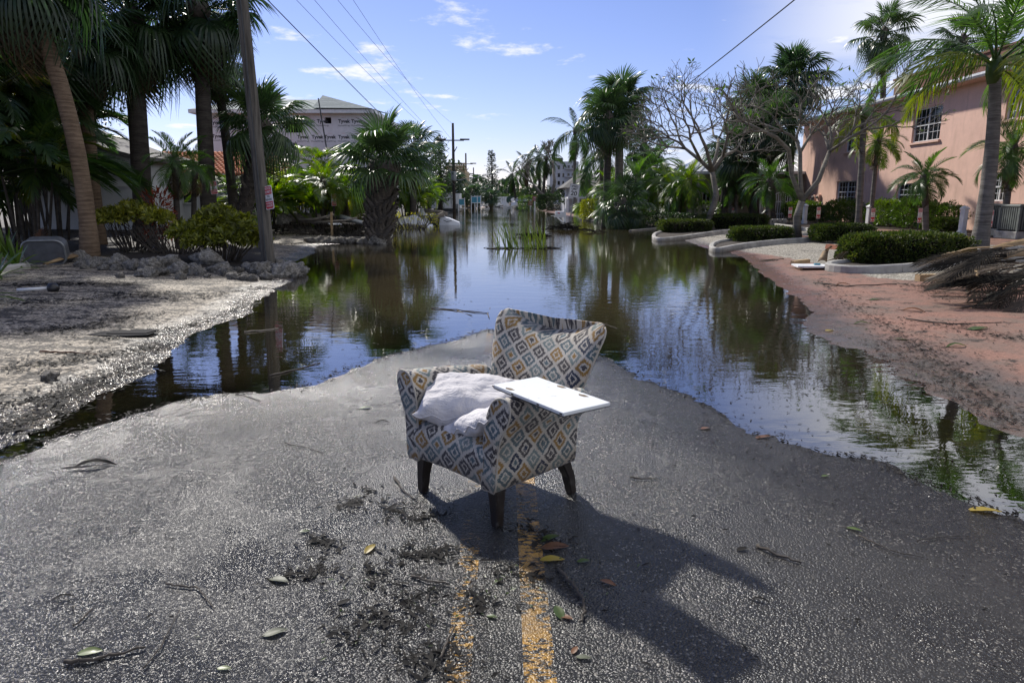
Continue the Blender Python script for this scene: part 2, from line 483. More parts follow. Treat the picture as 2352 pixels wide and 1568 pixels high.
mcol = m.ramp(m.noise(p, 24, 5, 0.7), [(0.35, (0.010, 0.008, 0.006)), (0.6, (0.028, 0.021, 0.015)), (0.75, (0.07, 0.055, 0.04))])
mm = m.rng(m.math('ADD', mu, m.math('MULTIPLY', m.math('SUBTRACT', mk2, 0.5), 0.8)), 0.3, 0.6)
col = m.mix(mm, col, mcol)
soak = m.rng(m.math('ADD', h, m.math('MULTIPLY', m.math('SUBTRACT', mk2, 0.5), 0.04)), 0.012, 0.05, 1, 0)
col = m.mix(m.math('MULTIPLY', soak, 0.75), col, m.mix(1.0, col, (0.36, 0.33, 0.29), 'MULTIPLY'))
m.set(base=col, rough=m.rng(soak, 0, 1, 0.75, 0.22), spec=m.rng(soak, 0, 1, 0.3, 0.6))
m.set(normal=m.bump(m.math('ADD', m.math('MULTIPLY', d, -0.018), m.math('MULTIPLY', muck, 0.008)), 0.8, 1.0)); MT['shell'] = m.m
# pink pavement + gravel bays (right) ------------------------------------
m = Mat('pink_pavement'); p = m.pos()
gcol, d = gravel_nodes(m, p, 36, (0.17, 0.155, 0.125), (0.50, 0.46, 0.38), (0.06, 0.052, 0.04))
n5 = m.noise(p, 60, 4, 0.6); n1_ = m.noise(p, 1.3, 6, 0.65)
pk = m.mix(m.rng(n5, 0.3, 0.7), (0.17, 0.088, 0.062), (0.31, 0.17, 0.125))
pk = m.mix(m.rng(n1_, 0.42, 0.70), pk, (0.16, 0.115, 0.09))
gm = m.attr('gravel'); jag = m.noise(p, 3.5, 6, 0.7)
gmk = m.rng(m.math('ADD', gm, m.math('MULTIPLY', m.math('SUBTRACT', jag, 0.5), 0.9)), 0.40, 0.56)
spk = m.noise(p, 14, 6, 0.8)
gcol = m.mix(m.rng(spk, 0.36, 0.48, 0.6, 0.0), gcol, (0.07, 0.06, 0.045))
pk = m.mix(m.rng(spk, 0.36, 0.48, 0.5, 0.0), pk, (0.07, 0.045, 0.035))
col = m.mix(gmk, pk, gcol)
mk = m.noise(m.pos((2.0, 2.6, 1)), 1.0, 7, 0.7); mk2 = m.noise(p, 10, 5, 0.7)
muck = m.rng(m.math('ADD', m.math('MULTIPLY', mk, 0.62), m.math('MULTIPLY', mk2, 0.42)), 0.565, 0.63)
col = m.mix(m.math('MULTIPLY', muck, 0.85), col, (0.02, 0.017, 0.014))
asp = m.math('MULTIPLY', m.rng(m.attr('asp'), 0.3, 0.9), m.rng(jag, 0.35, 0.6, 0.45, 0.95))
col = m.mix(asp, col, m.mix(m.rng(m.vor(p, 120, 'Distance'), 0.2, 0.5), (0.20, 0.17, 0.15), (0.05, 0.046, 0.045)))
mu = m.attr('mulch')
mm = m.rng(m.math('ADD', mu, m.math('MULTIPLY', m.math('SUBTRACT', mk2, 0.5), 0.8)), 0.3, 0.6)
col = m.mix(mm, col, m.ramp(m.noise(p, 24, 5, 0.7), [(0.35, (0.018, 0.012, 0.009)), (0.6, (0.045, 0.03, 0.02)), (0.75, (0.10, 0.07, 0.045))]))
h = m.attr('h')
soak = m.rng(m.math('ADD', h, m.math('MULTIPLY', m.math('SUBTRACT', mk2, 0.5), 0.04)), 0.012, 0.055, 1, 0)
col = m.mix(m.math('MULTIPLY', soak, 0.7), col, m.mix(1.0, col, (0.5, 0.42, 0.38), 'MULTIPLY'))
m.set(base=col, rough=m.rng(soak, 0, 1, 0.7, 0.25), spec=m.rng(soak, 0, 1, 0.3, 0.6))
m.set(normal=m.bump(m.math('ADD', m.math('MULTIPLY', d, m.rng(gmk, 0, 1, -0.002, -0.018)), m.math('ADD', m.math('MULTIPLY', n5, 0.002), m.math('MULTIPLY', muck, 0.006))), 0.8, 1.0)); MT['pink'] = m.m

def soft(P, X, Y, wd): return np.clip(0.5 - poly_sd(X, Y, P) / wd, 0, 1)
me, X, Y = strip(xl, xr, 100)
tag(obj('road', me, MT['asphalt']), kind='structure')
me, X, Y = strip(-(1.15 * ys + 7), xl, 100, -1.7)
mul = np.maximum(soft(MULCH[0], X, Y, 0.9), soft(MULCH[1], X, Y, 1.0)); mul = np.maximum(mul, np.clip((Y - 31) / 4, 0, 1) * np.clip((-X - 5) / 3, 0, 1))
fattr(me, 'mulch', mul)
tag(obj('shell_verge', me, MT['shell']), kind='structure')
me, X, Y = strip(xr, 1.15 * ys + 7, 100, 1.7)
gr = soft(GRAVEL[0], X, Y, 0.8)
fattr(me, 'gravel', gr)
fattr(me, 'asp', np.clip((5.0 - X + 0.9 * (fbm(X, Y, 9, 3) - 0.45)) / 1.0, 0, 1) * np.clip((12.5 - Y) / 3, 0, 1))
fattr(me, 'mulch', np.maximum(np.clip((X - 16.9) / 0.6, 0, 1), np.clip((Y - 33) / 2, 0, 1) * np.clip((X - 5) / 2, 0, 1)))
tag(obj('pink_pavement', me, MT['pink']), kind='structure')
simple('soil', (0.06, 0.05, 0.035), 0.9, 0.3, 0.2)
tag(MB().add([(-3000, -60, -0.6), (3000, -60, -0.6), (3000, 4000, -0.6), (-3000, 4000, -0.6)], [(0, 1, 2, 3)]).build('ground', MT['soil']), kind='structure')

# flood water --------------------------------------------------------------
yw = ys[(ys > 2.2) & (ys < 230)]
nx = 170
t = np.linspace(-1, 1, nx)
half = np.minimum(1.0 * yw + 1.5, 26 + 0 * yw)
X = (half[:, None] * t[None]).ravel(); Y = np.repeat(yw[:, None], nx, 1).ravel()
hh_ = height(X, Y)
i = np.arange((len(yw) - 1) * nx).reshape(len(yw) - 1, nx)[:, :-1].ravel()
F = np.stack([i, i + 1, i + nx + 1, i + nx], 1)
keep = (hh_[F].min(1) < 0.03)
me = npmesh(np.stack([X, Y, np.zeros_like(X)], 1), F[keep], True)
fattr(me, 'depth', np.maximum(-hh_, 0))
m = Mat('flood_water'); p = m.pos()
rip = m.noise(m.pos((1.6, 4.2, 1)), 1.0, 3, 0.55); rip2 = m.noise(m.pos((7, 12, 1)), 1.0, 2, 0.5)
sy = m.node('ShaderNodeSeparateXYZ'); m.l.new(p, sy.inputs[0])
amp = m.rng(sy.outputs[1], 6.0, 60.0, 0.0030, 0.0075)
patch = m.rng(m.noise(m.pos((0.22, 0.10, 1)), 1.0, 2, 0.5), 0.35, 0.65, 0.45, 1.25)
hgt = m.math('MULTIPLY', m.math('MULTIPLY', m.math('ADD', rip, m.math('MULTIPLY', rip2, 0.22)), amp), patch)
nrm = m.bump(hgt, 1.0, 1.0)
fr = m.node('ShaderNodeFresnel'); fr.inputs[0].default_value = 1.95; m.l.new(nrm, fr.inputs['Normal'])
gl = m.node('ShaderNodeBsdfGlossy'); gl.inputs['Roughness'].default_value = 0.015; m.l.new(nrm, gl.inputs['Normal'])
tr = m.node('ShaderNodeBsdfTransparent'); tr.inputs[0].default_value = (0.80, 0.74, 0.62, 1)
df = m.node('ShaderNodeBsdfDiffuse')
m.l.new(m.mix(m.noise(p, 0.7, 4, 0.5), (0.060, 0.048, 0.022), (0.095, 0.078, 0.038)), df.inputs[0])
op = m.math('SUBTRACT', 1.0, m.math('POWER', 2.718, m.math('MULTIPLY', m.attr('depth'), -15.0)))
a = m.node('ShaderNodeMixShader'); m.l.new(op, a.inputs[0]); m.l.new(tr.outputs[0], a.inputs[1]); m.l.new(df.outputs[0], a.inputs[2])
b = m.node('ShaderNodeMixShader'); m.l.new(m.math('POWER', fr.outputs[0], 0.62), b.inputs[0]); m.l.new(a.outputs[0], b.inputs[1]); m.l.new(gl.outputs[0], b.inputs[2])
m.l.new(b.outputs[0], m.o.inputs[0]); MT['water'] = m.m
tag(obj('flood_water', me, MT['water']), kind='structure')

# ------------------------------------------------------------------ armchair
m = Mat('ikat_fabric')
uv = m.node('ShaderNodeUVMap').outputs[0]
su = m.node('ShaderNodeSeparateXYZ'); m.l.new(uv, su.inputs[0])
def uvm(sc):
    mp = m.node('ShaderNodeMapping'); m.l.new(uv, mp.inputs[0]); mp.inputs['Scale'].default_value = sc; return mp.outputs[0]
wob = m.math('SUBTRACT', m.noise(uvm((150, 16, 1)), 1.0, 2, 0.6), 0.5)
wob2 = m.math('SUBTRACT', m.noise(uvm((14, 14, 1)), 1.0, 2, 0.5), 0.5)
uu = m.math('ADD', su.outputs[0], m.math('MULTIPLY', wob2, 0.034))
vv = m.math('ADD', su.outputs[1], m.math('ADD', m.math('MULTIPLY', wob, 0.034), m.math('MULTIPLY', wob2, 0.012)))
a = m.math('ADD', m.math('DIVIDE', uu, 0.134), m.math('DIVIDE', vv, 0.130))
b = m.math('SUBTRACT', m.math('DIVIDE', uu, 0.134), m.math('DIVIDE', vv, 0.130))
fa = m.math('SUBTRACT', m.math('FRACT', a), 0.5); fb = m.math('SUBTRACT', m.math('FRACT', b), 0.5)
ia = m.math('FLOOR', a); ib = m.math('FLOOR', b)
mm = m.math('MAXIMUM', m.math('ABSOLUTE', fa), m.math('ABSOLUTE', fb))
rag = m.math('SUBTRACT', m.noise(uvm((240, 60, 1)), 1.0, 3, 0.7), 0.5)
mm = m.math('ADD', mm, m.math('MULTIPLY', rag, 0.27))
cid = m.math('FRACT', m.math('ADD', m.math('MULTIPLY', ia, 0.2), m.math('MULTIPLY', ib, 0.4001)))
NAVY, TEAL, MUST, CHAR, SAGE = (0.018, 0.028, 0.055), (0.070, 0.108, 0.122), (0.245, 0.140, 0.034), (0.045, 0.041, 0.045), (0.145, 0.185, 0.180)
st = [(0.0, NAVY), (0.15, MUST), (0.35, TEAL), (0.55, CHAR), (0.72, SAGE), (0.88, CHAR)]
c_out = m.ramp(cid, st, True)
cid2 = m.math('FRACT', m.math('ADD', cid, m.math('MULTIPLY', m.math('GREATER_THAN', m.math('FRACT', m.math('MULTIPLY', ia, 0.5)), 0.4), 0.4)))
c_in = m.ramp(cid2, st, True)
ring = m.math('MULTIPLY', m.math('LESS_THAN', mm, 0.408), m.math('GREATER_THAN', mm, 0.235))
dot = m.math('LESS_THAN', mm, 0.145)
crm = m.mix(m.noise(uvm((9, 9, 1)), 1.0, 5, 0.6), (0.36, 0.325, 0.265), (0.56, 0.52, 0.45))
thread = m.math('GREATER_THAN', m.noise(uvm((420, 90, 1)), 1.0, 2, 0.6), 0.37)
col = m.mix(m.math('MULTIPLY', ring, thread), crm, c_out)
col = m.mix(m.math('MULTIPLY', dot, thread), col, c_in)
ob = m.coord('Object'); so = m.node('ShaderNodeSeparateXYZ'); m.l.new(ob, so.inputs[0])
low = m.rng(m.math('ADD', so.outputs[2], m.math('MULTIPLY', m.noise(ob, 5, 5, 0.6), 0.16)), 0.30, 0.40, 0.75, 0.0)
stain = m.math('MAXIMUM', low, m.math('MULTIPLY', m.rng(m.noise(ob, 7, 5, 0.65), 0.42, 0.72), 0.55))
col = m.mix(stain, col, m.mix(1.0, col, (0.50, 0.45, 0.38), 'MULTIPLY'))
m.set(base=col, rough=0.85, spec=0.25, sheen=0.15)
m.set(normal=m.bump(m.math('ADD', m.math('MULTIPLY', m.noise(ob, 420, 2, 0.5), 0.5), m.math('MULTIPLY', m.noise(ob, 14, 4, 0.6), 6.0)), 0.35, 0.0012)); MT['ikat'] = m.m
m = Mat('dark_wood'); c = m.coord('Object', (6, 6, 1.2))
n = m.noise(c, 9, 5, 0.6)
mud = m.rng(m.noise(m.coord('Object'), 25, 4, 0.65), 0.5, 0.7)
m.set(base=m.mix(m.math('MULTIPLY', mud, 0.35), m.mix(n, (0.010, 0.008, 0.007), (0.028, 0.020, 0.016)), (0.10, 0.095, 0.085)), rough=m.rng(mud, 0, 1, 0.28, 0.6), normal=m.bump(n, 0.2, 0.002)); MT['darkwood'] = m.m

def loft(rings, closed_u=True, capA=True, capB=True, puff=0.0):
    """rings: list of lists of Vector; returns MB-less mesh with arc-length UVs"""
    n = len(rings[0]); V = []; Fs = []; UV = []
    for r in rings: V += r
    def arc(r):
        L = [0]
        for i in range(n): L.append(L[-1] + (r[(i + 1) % n] - r[i]).length)
        return L
    A = [arc(r) for r in rings]
    mid = n // 2
    P = [0]
    for i in range(len(rings) - 1): P.append(P[-1] + sum((rings[i + 1][k] - rings[i][k]).length for k in range(n)) / n)
    for i in range(len(rings) - 1):
        for k in range(n):
            j = (k + 1) % n
            Fs.append((i * n + k, i * n + j, i * n + n + j, i * n + n + k))
            UV.append([(A[i][k] - A[i][mid], P[i]), (A[i][k + 1] - A[i][mid], P[i]), (A[i + 1][k + 1] - A[i + 1][mid], P[i + 1]), (A[i + 1][k] - A[i + 1][mid], P[i + 1])])
    return V, Fs, UV
def cap(V, Fs, UV, ring, plane, outward, flip=False, levels=4):
    """fan cap with puffed dome, own vertices"""
    c = sum(ring, Vector()) / len(ring); n = len(ring); base = len(V)
    for l in range(levels):
        t = l / (levels - 1)
        s = 1 - t
        for q in ring:
            d = c + (q - c) * s
            V.append(d + outward * (1 - s * s) ** 0.5 if l else Vector(q))
    for l in range(levels - 1):
        for k in range(n):
            j = (k + 1) % n
            f = (base + l * n + k, base + l * n + j, base + l * n + n + j, base + l * n + n + k)
            if flip: f = f[::-1]
            Fs.append(f); UV.append([(V[i][plane[0]], V[i][plane[1]]) for i in f])

A_, B_, C_ = Vector((-0.52, 3.53, 0)), Vector((-0.08, 3.08, 0)), Vector((0.34, 3.48, 0))
cen = (A_ + C_) / 2
ch = thing('armchair', 'upholstered armchair with blue, teal and mustard diamond fabric standing on the wet road', 'armchair', (cen.x, cen.y, hz(cen.x, cen.y) + 0.004), R(-44.9))
# legs ---------------------------------------------------------------
def leg(x, y, front):
    r = []
    for z, s, o in ((-0.004, 0.021, 0.0), (0.012, 0.024, 0.0), (0.10, 0.028, -0.003), (0.17, 0.034, -0.008), (0.225, 0.039, -0.012)):
        k = 1 if front else 1.0
        yo = 0 if front else (-0.085 * (z / 0.225) ** 1.0 + 0.02 * math.sin(z / 0.225 * math.pi))
        xx = x - math.copysign(abs(o), x) * 1.5
        yy = y + (-o if front else yo)
        e = s * 0.22
        r.append([Vector((xx + a, yy + b, z)) for a, b in ((-s, -s + e), (-s + e, -s), (s - e, -s), (s, -s + e), (s, s - e), (s - e, s), (-s + e, s), (-s, s - e))])
    V, Fs, UV = loft(r)
    Fs += [tuple(range(7, -1, -1)), tuple(range(len(V) - 8, len(V)))]
    return rawmesh(V, Fs)
W2, D2 = 0.314, 0.290
for x, y, f in ((-W2 + 0.02, -D2 + 0.02, 1), (W2 - 0.02, -D2 + 0.02, 1), (W2 - 0.02, D2 + 0.0, 0), (-W2 + 0.02, D2 + 0.0, 0)):
    obj('leg', leg(x, y, f), MT['darkwood'], ch)
def spl(pts, n):
    """closed Catmull-Rom resample"""
    k = len(pts); o = []
    for i in range(n):
        t = i * k / n; j = int(t); f = t - j
        p0, p1, p2, p3 = (Vector(pts[(j + q - 1) % k]) for q in range(4))
        o.append(0.5 * ((2 * p1) + (p2 - p0) * f + (2 * p0 - 5 * p1 + 4 * p2 - p3) * f * f + (3 * p1 - p0 - 3 * p2 + p3) * f ** 3))
    return o
# arms ---------------------------------------------------------------
def arm_sec(y, t, sd):
    """t 0 front .. 1 rear"""
    top = 0.675 - 0.065 * t ** 1.2
    fl = 0.040 * (1 - 0.25 * t)
    bz = 0.205
    pr = [(0.250, bz), (0.300, bz - 0.004), (0.338, bz), (0.348, bz + 0.10), (0.362, bz + 0.24), (0.378 + fl, top - 0.115), (0.392 + fl, top - 0.055), (0.378 + fl, top - 0.012),
          (0.338 + fl, top), (0.300 + fl * 0.8, top - 0.016), (0.277 + fl * 0.5, top - 0.060), (0.268, top - 0.15), (0.256, bz + 0.20), (0.250, bz + 0.09)]
    q = spl([(a, 0, b) for a, b in pr], 40)
    return [Vector((v.x * sd, y + (0.012 * (v.z - 0.2) / 0.45 if t < 0.05 else 0), v.z)) for v in q]
for sd in (-1, 1):
    ring = [arm_sec(-0.335 + 0.60 * t, t, sd) for t in (0, 0.02, 0.06, 0.12, 0.2, 0.3, 0.4, 0.5, 0.6, 0.7, 0.8, 0.9, 1.0)]
    c0 = sum(ring[0], Vector()) / 40
    ring[0] = [c0 + (v - c0) * 0.975 for v in ring[0]]
    if sd > 0: ring = [r[::-1] for r in ring]
    V, Fs, UV = loft(ring)
    cap(V, Fs, UV, [v.copy() for v in ring[0]], (0, 2), Vector((0, -0.012, 0)), True)
    cap(V, Fs, UV, [v.copy() for v in ring[-1]], (0, 2), Vector((0, 0.005, 0)))
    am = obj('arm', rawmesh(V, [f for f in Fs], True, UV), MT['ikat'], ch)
    c1 = sum(ring[1], Vector()) / 40
    pp = [v + Vector((0, -0.005, 0)) for v in ring[1]]
    obj('piping', MB().tube(pp + [pp[0]], 0.0052, 6, False).mesh(True), MT['ikat'], am)
# seat ---------------------------------------------------------------
def seat_sec(x):
    e = 1 - (abs(x) / 0.27) ** 4
    crown = 0.028 * e
    bz = 0.205 + 0.012 * (1 - (x / 0.27) ** 2)
    pr = [(-0.318, bz), (-0.330, bz + 0.05), (-0.342, bz + 0.11), (-0.338, 0.372), (-0.305, 0.398 + crown * 0.7), (-0.22, 0.410 + crown), (-0.05, 0.412 + crown), (0.12, 0.405 + crown * 0.6), (0.24, 0.395), (0.27, 0.33), (0.27, bz + 0.04), (0.24, bz), (0, bz - 0.003), (-0.2, bz - 0.003)]
    return [Vector((x, v.y, v.z)) for v in spl([(0, a, b) for a, b in pr], 44)]
ring = [seat_sec(-0.272 + 0.544 * i / 16) for i in range(17)]
V, Fs, UV = loft(ring)
UV = [[(q[1], -q[0]) for q in f] for f in UV]
cap(V, Fs, UV, [v.copy() for v in ring[0]], (1, 2), Vector((-0.002, 0, 0)), True, 2); cap(V, Fs, UV, [v.copy() for v in ring[-1]], (1, 2), Vector((0.002, 0, 0)), False, 2)
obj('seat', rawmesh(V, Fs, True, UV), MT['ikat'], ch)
# back ---------------------------------------------------------------
def back_sec(z):
    t = (z - 0.205) / (0.905 - 0.205)
    w_ = 0.322 + 0.010 * t + 0.092 * max(0, t - 0.45) ** 1.1 / 0.55 ** 1.1
    tt = max(0, (t - 0.86) / 0.14)
    w_ *= (1 - 0.16 * tt ** 2.6)
    yc = 0.215 + 0.275 * t ** 1.25
    th = 0.070 - 0.012 * t
    th *= math.sqrt(max(0.02, 1 - max(0, (t - 0.88) / 0.125) ** 2))
    pts = []
    N = 48
    for k in range(N):
        an = 2 * math.pi * k / N
        c, s = math.cos(an), math.sin(an)
        e = 2 / 5.0
        x = w_ * math.copysign(abs(c) ** e, c); y = th * math.copysign(abs(s) ** (2 / 2.6), s)
        u = x / w_
        yy = yc + y - 0.045 * (u * u) * min(1, t * 1.3) - (0.012 * (1 - u * u) * (1 if y < 0 else -0.3)) * math.sin(min(1, t) * math.pi)
        zz = z + (0.105 * (abs(u) ** 2.0) - 0.062) * max(0, (t - 0.5) / 0.5) ** 1.6 - 0.02 * max(0, tt) ** 3 * abs(u) ** 8
        pts.append(Vector((x, yy, zz)))
    return pts
zs = [0.205, 0.26, 0.32, 0.40, 0.46, 0.52, 0.58, 0.64, 0.70, 0.75, 0.79, 0.82, 0.845, 0.865, 0.88, 0.892, 0.900, 0.905]
ring = [back_sec(z) for z in zs]
V, Fs, UV = loft(ring)
cap(V, Fs, UV, [v.copy() for v in ring[-1]], (0, 1), Vector((0, 0, 0.006)), False, 3)
Fs.append(tuple(range(47, -1, -1))); UV.append([(0, 0)] * 48)
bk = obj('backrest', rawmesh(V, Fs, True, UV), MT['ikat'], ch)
side = [back_sec(z) for z in zs]
for k in (0, 24):
    obj('piping', MB().tube([r[k] + Vector((0.002 if k == 0 else -0.002, 0, 0)) for r in side[:15]], 0.005, 6, True).mesh(True), MT['ikat'], bk)

# pillows and board on the chair --------------------------------------------
m = Mat('pillow_cotton'); c = m.coord('Object')
sp = m.math('MULTIPLY', m.rng(m.noise(c, 70, 3, 0.6), 0.66, 0.72), m.rng(m.noise(c, 6, 3, 0.6), 0.45, 0.6))
n = m.noise(c, 5, 4, 0.6)
m.set(base=m.mix(m.math('MULTIPLY', sp, 0.8), m.mix(n, (0.50, 0.48, 0.48), (0.68, 0.66, 0.66)), (0.07, 0.06, 0.05)), rough=0.8, spec=0.2)
m.set(normal=m.bump(m.math('ADD', m.noise(c, 9, 5, 0.6, 1.2), m.math('MULTIPLY', m.noise(m.coord('Object', (5, 22, 9)), 1.0, 4, 0.6, 0.6), 0.8)), 0.7, 0.025)); MT['pillow'] = m.m
def pillow(name, label, L, W_, T, loc, rot, seed, bend=0.0):
    n = 34; V = []; F = []
    for s in (1, -1):
        for i in range(n + 1):
            for j in range(n + 1):
                u = -1 + 2 * i / n; v = -1 + 2 * j / n
                pin = 1 - 0.10 * (u * u * (1 - v * v) + v * v * (1 - u * u)) * 1.0
                x = u * L / 2 * (1 - 0.09 * (1 - abs(v) ** 2) * abs(u) ** 6); y = v * W_ / 2 * (1 - 0.09 * (1 - abs(u) ** 2) * abs(v) ** 6)
                hgt = T / 2 * max(0, (1 - abs(u) ** 2.6)) ** 0.55 * max(0, (1 - abs(v) ** 2.6)) ** 0.55
                edge = min(1 - abs(u), 1 - abs(v))
                wr = mnoise.noise(Vector((u * 2.2 + seed, v * 2.6, s))) * 0.018 + mnoise.noise(Vector((u * 7, v * 5 + seed, s * 3))) * 0.007 * (1.6 - edge)
                fold = 0.012 * math.sin(14 * u + 5 * v + seed) * max(0, 1 - edge * 4.0)
                z = s * (hgt + (wr if edge > 0 else 0)) + fold + bend * (u * u - 0.3)
                V.append((x, y, z))
    k = (n + 1) ** 2
    for s in (0, 1):
        for i in range(n):
            for j in range(n):
                q = (s * k + i * (n + 1) + j, s * k + (i + 1) * (n + 1) + j, s * k + (i + 1) * (n + 1) + j + 1, s * k + i * (n + 1) + j + 1)
                F.append(q if s == 0 else q[::-1])
    me = rawmesh(V, F, True)
    bm = bmesh.new(); bm.from_mesh(me); bmesh.ops.remove_doubles(bm, verts=bm.verts, dist=0.0006); bm.to_mesh(me); bm.free(); me.shade_smooth()
    o = obj(name, me, MT['pillow']); o.location = loc; o.rotation_euler = rot
    tag(o, label, 'pillow')
    e = []
    for t in range(120):
        a = t / 120 * 4
        if a < 1: u, v = -1 + 2 * a, -1
        elif a < 2: u, v = 1, -1 + 2 * (a - 1)
        elif a < 3: u, v = 1 - 2 * (a - 2), 1
        else: u, v = -1, 1 - 2 * (a - 3)
        x = u * L / 2 * (1 - 0.09 * (1 - abs(v) ** 2) * abs(u) ** 6); y = v * W_ / 2 * (1 - 0.09 * (1 - abs(u) ** 2) * abs(v) ** 6)
        e.append(Vector((x, y, 0.012 * math.sin(14 * u + 5 * v + seed) + bend * (u * u - 0.3))))
    MB().tube(e + [e[0]], 0.0035, 5, False).build('piping', MT['pillow'], o, True)
    return o
def chp(x, y, z): return ch.matrix_basis @ Vector((x, y, z))
pillow('pillow', 'plump white pillow with black mud specks leaning across the armchair seat', 0.56, 0.42, 0.22, chp(-0.10, -0.07, 0.515), (R(14), R(2), R(-6)), 3.0, 0.02)
pillow('pillow', 'crumpled white pillow squashed against the inner arm under the plumper pillow', 0.46, 0.34, 0.13, chp(0.10, -0.16, 0.475), (R(6), R(-22), R(-50)), 9.0, 0.02)
m = Mat('laminate'); c = m.coord('Object'); n = m.noise(c, 30, 4, 0.6)
m.set(base=m.mix(m.rng(n, 0.62, 0.75), (0.74, 0.76, 0.74), (0.45, 0.43, 0.38)), rough=0.35); MT['laminate'] = m.m
simple('chipboard', (0.18, 0.13, 0.08), 0.9, 0.3, 40)
simple('black_edge', (0.03, 0.03, 0.03), 0.6)
bz = 0.715
q = [G(1121, 880, bz), G(1285, 941, bz + 0.01), G(1413, 931, bz + 0.01), G(1248, 877, bz)]
Lx = ((q[1] - q[0]).length + (q[2] - q[3]).length) / 2; Ly = ((q[3] - q[0]).length + (q[2] - q[1]).length) / 2
ctr = sum(q, Vector()) / 4; ax = (q[1] - q[0]).normalized()
bd = thing('laminate_board', 'white laminate board with chipped edges lying across the right arm of the armchair', 'board', ctr, math.atan2(ax.y, ax.x))
print('BOARD', Lx, Ly, ctr)
MB().box((-Lx / 2, -Ly / 2, -0.010), (Lx / 2, Ly / 2, 0.006), bev=0.002).build('panel', MT['laminate'], bd)
MB().box((-Lx / 2 + 0.002, -Ly / 2 - 0.0005, -0.0135), (Lx / 2 - 0.002, Ly / 2 + 0.0005, -0.0102)).build('edge_band', MT['black_edge'], bd)
for x, y in ((Lx * 0.22, Ly / 2 - 0.03), (-Lx * 0.1, Ly / 2 - 0.02), (-Lx * 0.3, -Ly / 2 + 0.02)):
    MB().prism([(x - 0.03, y), (x - 0.012, y - 0.013), (x + 0.02, y - 0.01), (x + 0.032, y + 0.008), (x, y + 0.012)], 0.0062, 0.0072).build('chipped_patch', MT['chipboard'], bd)
for x in (-0.30, -0.12, 0.1, 0.28):
    MB().box((x * Lx / 0.6 - 0.008, -Ly / 2 - 0.002, -0.006), (x * Lx / 0.6 + 0.008, -Ly / 2 - 0.0004, 0.0)).build('edge_chip', MT['black_edge'], bd)
# ------------------------------------------------------------------ vegetation kit
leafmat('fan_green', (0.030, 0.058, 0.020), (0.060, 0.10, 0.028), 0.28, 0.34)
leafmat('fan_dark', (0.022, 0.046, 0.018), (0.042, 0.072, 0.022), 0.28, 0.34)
leafmat('feather_green', (0.040, 0.085, 0.018), (0.085, 0.15, 0.025), 0.38, 0.36)
leafmat('feather_yellow', (0.085, 0.115, 0.016), (0.19, 0.18, 0.02), 0.45, 0.38)
leafmat('feather_dark', (0.022, 0.048, 0.013), (0.050, 0.080, 0.016), 0.34, 0.36)  # darker green; the thicket's shade is put into this leaf colour
leafmat('areca_green', (0.060, 0.110, 0.014), (0.15, 0.18, 0.018), 0.45, 0.36)
leafmat('shrub_lime', (0.16, 0.18, 0.026), (0.52, 0.46, 0.07), 0.35, 0.45, 0.75)
leafmat('shrub_green', (0.050, 0.090, 0.015), (0.10, 0.14, 0.02), 0.33, 0.32)
leafmat('hedge_green', (0.026, 0.044, 0.010), (0.075, 0.085, 0.018), 0.28, 0.5, spec=0.25)
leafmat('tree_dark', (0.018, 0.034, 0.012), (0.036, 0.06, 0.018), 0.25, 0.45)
leafmat('tree_mid', (0.035, 0.062, 0.016), (0.075, 0.11, 0.022), 0.3, 0.45)
leafmat('dead_leaf', (0.055, 0.038, 0.022), (0.12, 0.085, 0.045), 0.2, 0.6)
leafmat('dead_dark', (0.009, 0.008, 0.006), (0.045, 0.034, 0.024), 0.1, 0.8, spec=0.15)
leafmat('red_leaf', (0.16, 0.025, 0.010), (0.30, 0.06, 0.01), 0.35, 0.4)
leafmat('reed_green', (0.035, 0.060, 0.010), (0.09, 0.11, 0.015), 0.3, 0.4)
def barkmat(name, lo, hi, ring=30.0, rough=0.85):
    m = Mat(name); c = m.coord('Object')
    s = m.node('ShaderNodeSeparateXYZ'); m.l.new(c, s.inputs[0])
    n = m.noise(c, 3.0, 5, 0.6); n2 = m.noise(m.coord('Object', (3, 3, 40)), 1.0, 4, 0.65); n3 = m.noise(c, 40, 4, 0.6)
    w_ = m.math('SINE', m.math('ADD', m.math('MULTIPLY', s.outputs[2], ring), m.math('MULTIPLY', n, 7.0)))
    k = m.math('ADD', m.math('MULTIPLY', n2, 0.6), m.math('ADD', m.math('MULTIPLY', n, 0.35), m.math('MULTIPLY', w_, 0.03)))
    col = m.mix(m.rng(k, 0.30, 0.68), lo, hi)
    m.set(base=col, rough=rough, spec=0.2, normal=m.bump(m.math('ADD', m.math('MULTIPLY', w_, 0.14), m.math('ADD', m.math('MULTIPLY', n2, 1.5), m.math('MULTIPLY', n3, 0.7))), 0.8, 0.012))
    MT[name] = m.m
barkmat('bark_tan', (0.085, 0.058, 0.038), (0.22, 0.158, 0.105), 60)
barkmat('bark_grey', (0.075, 0.068, 0.060), (0.20, 0.185, 0.165), 26)
barkmat('bark_dark', (0.030, 0.026, 0.022), (0.085, 0.074, 0.062), 22)
barkmat('bark_pale', (0.085, 0.077, 0.062), (0.22, 0.20, 0.165), 9)
simple('boot', (0.085, 0.072, 0.058), 0.85, 0.45, 14, 0.5, 0.01)
simple('twig', (0.055, 0.045, 0.035), 0.85, 0.3, 10)

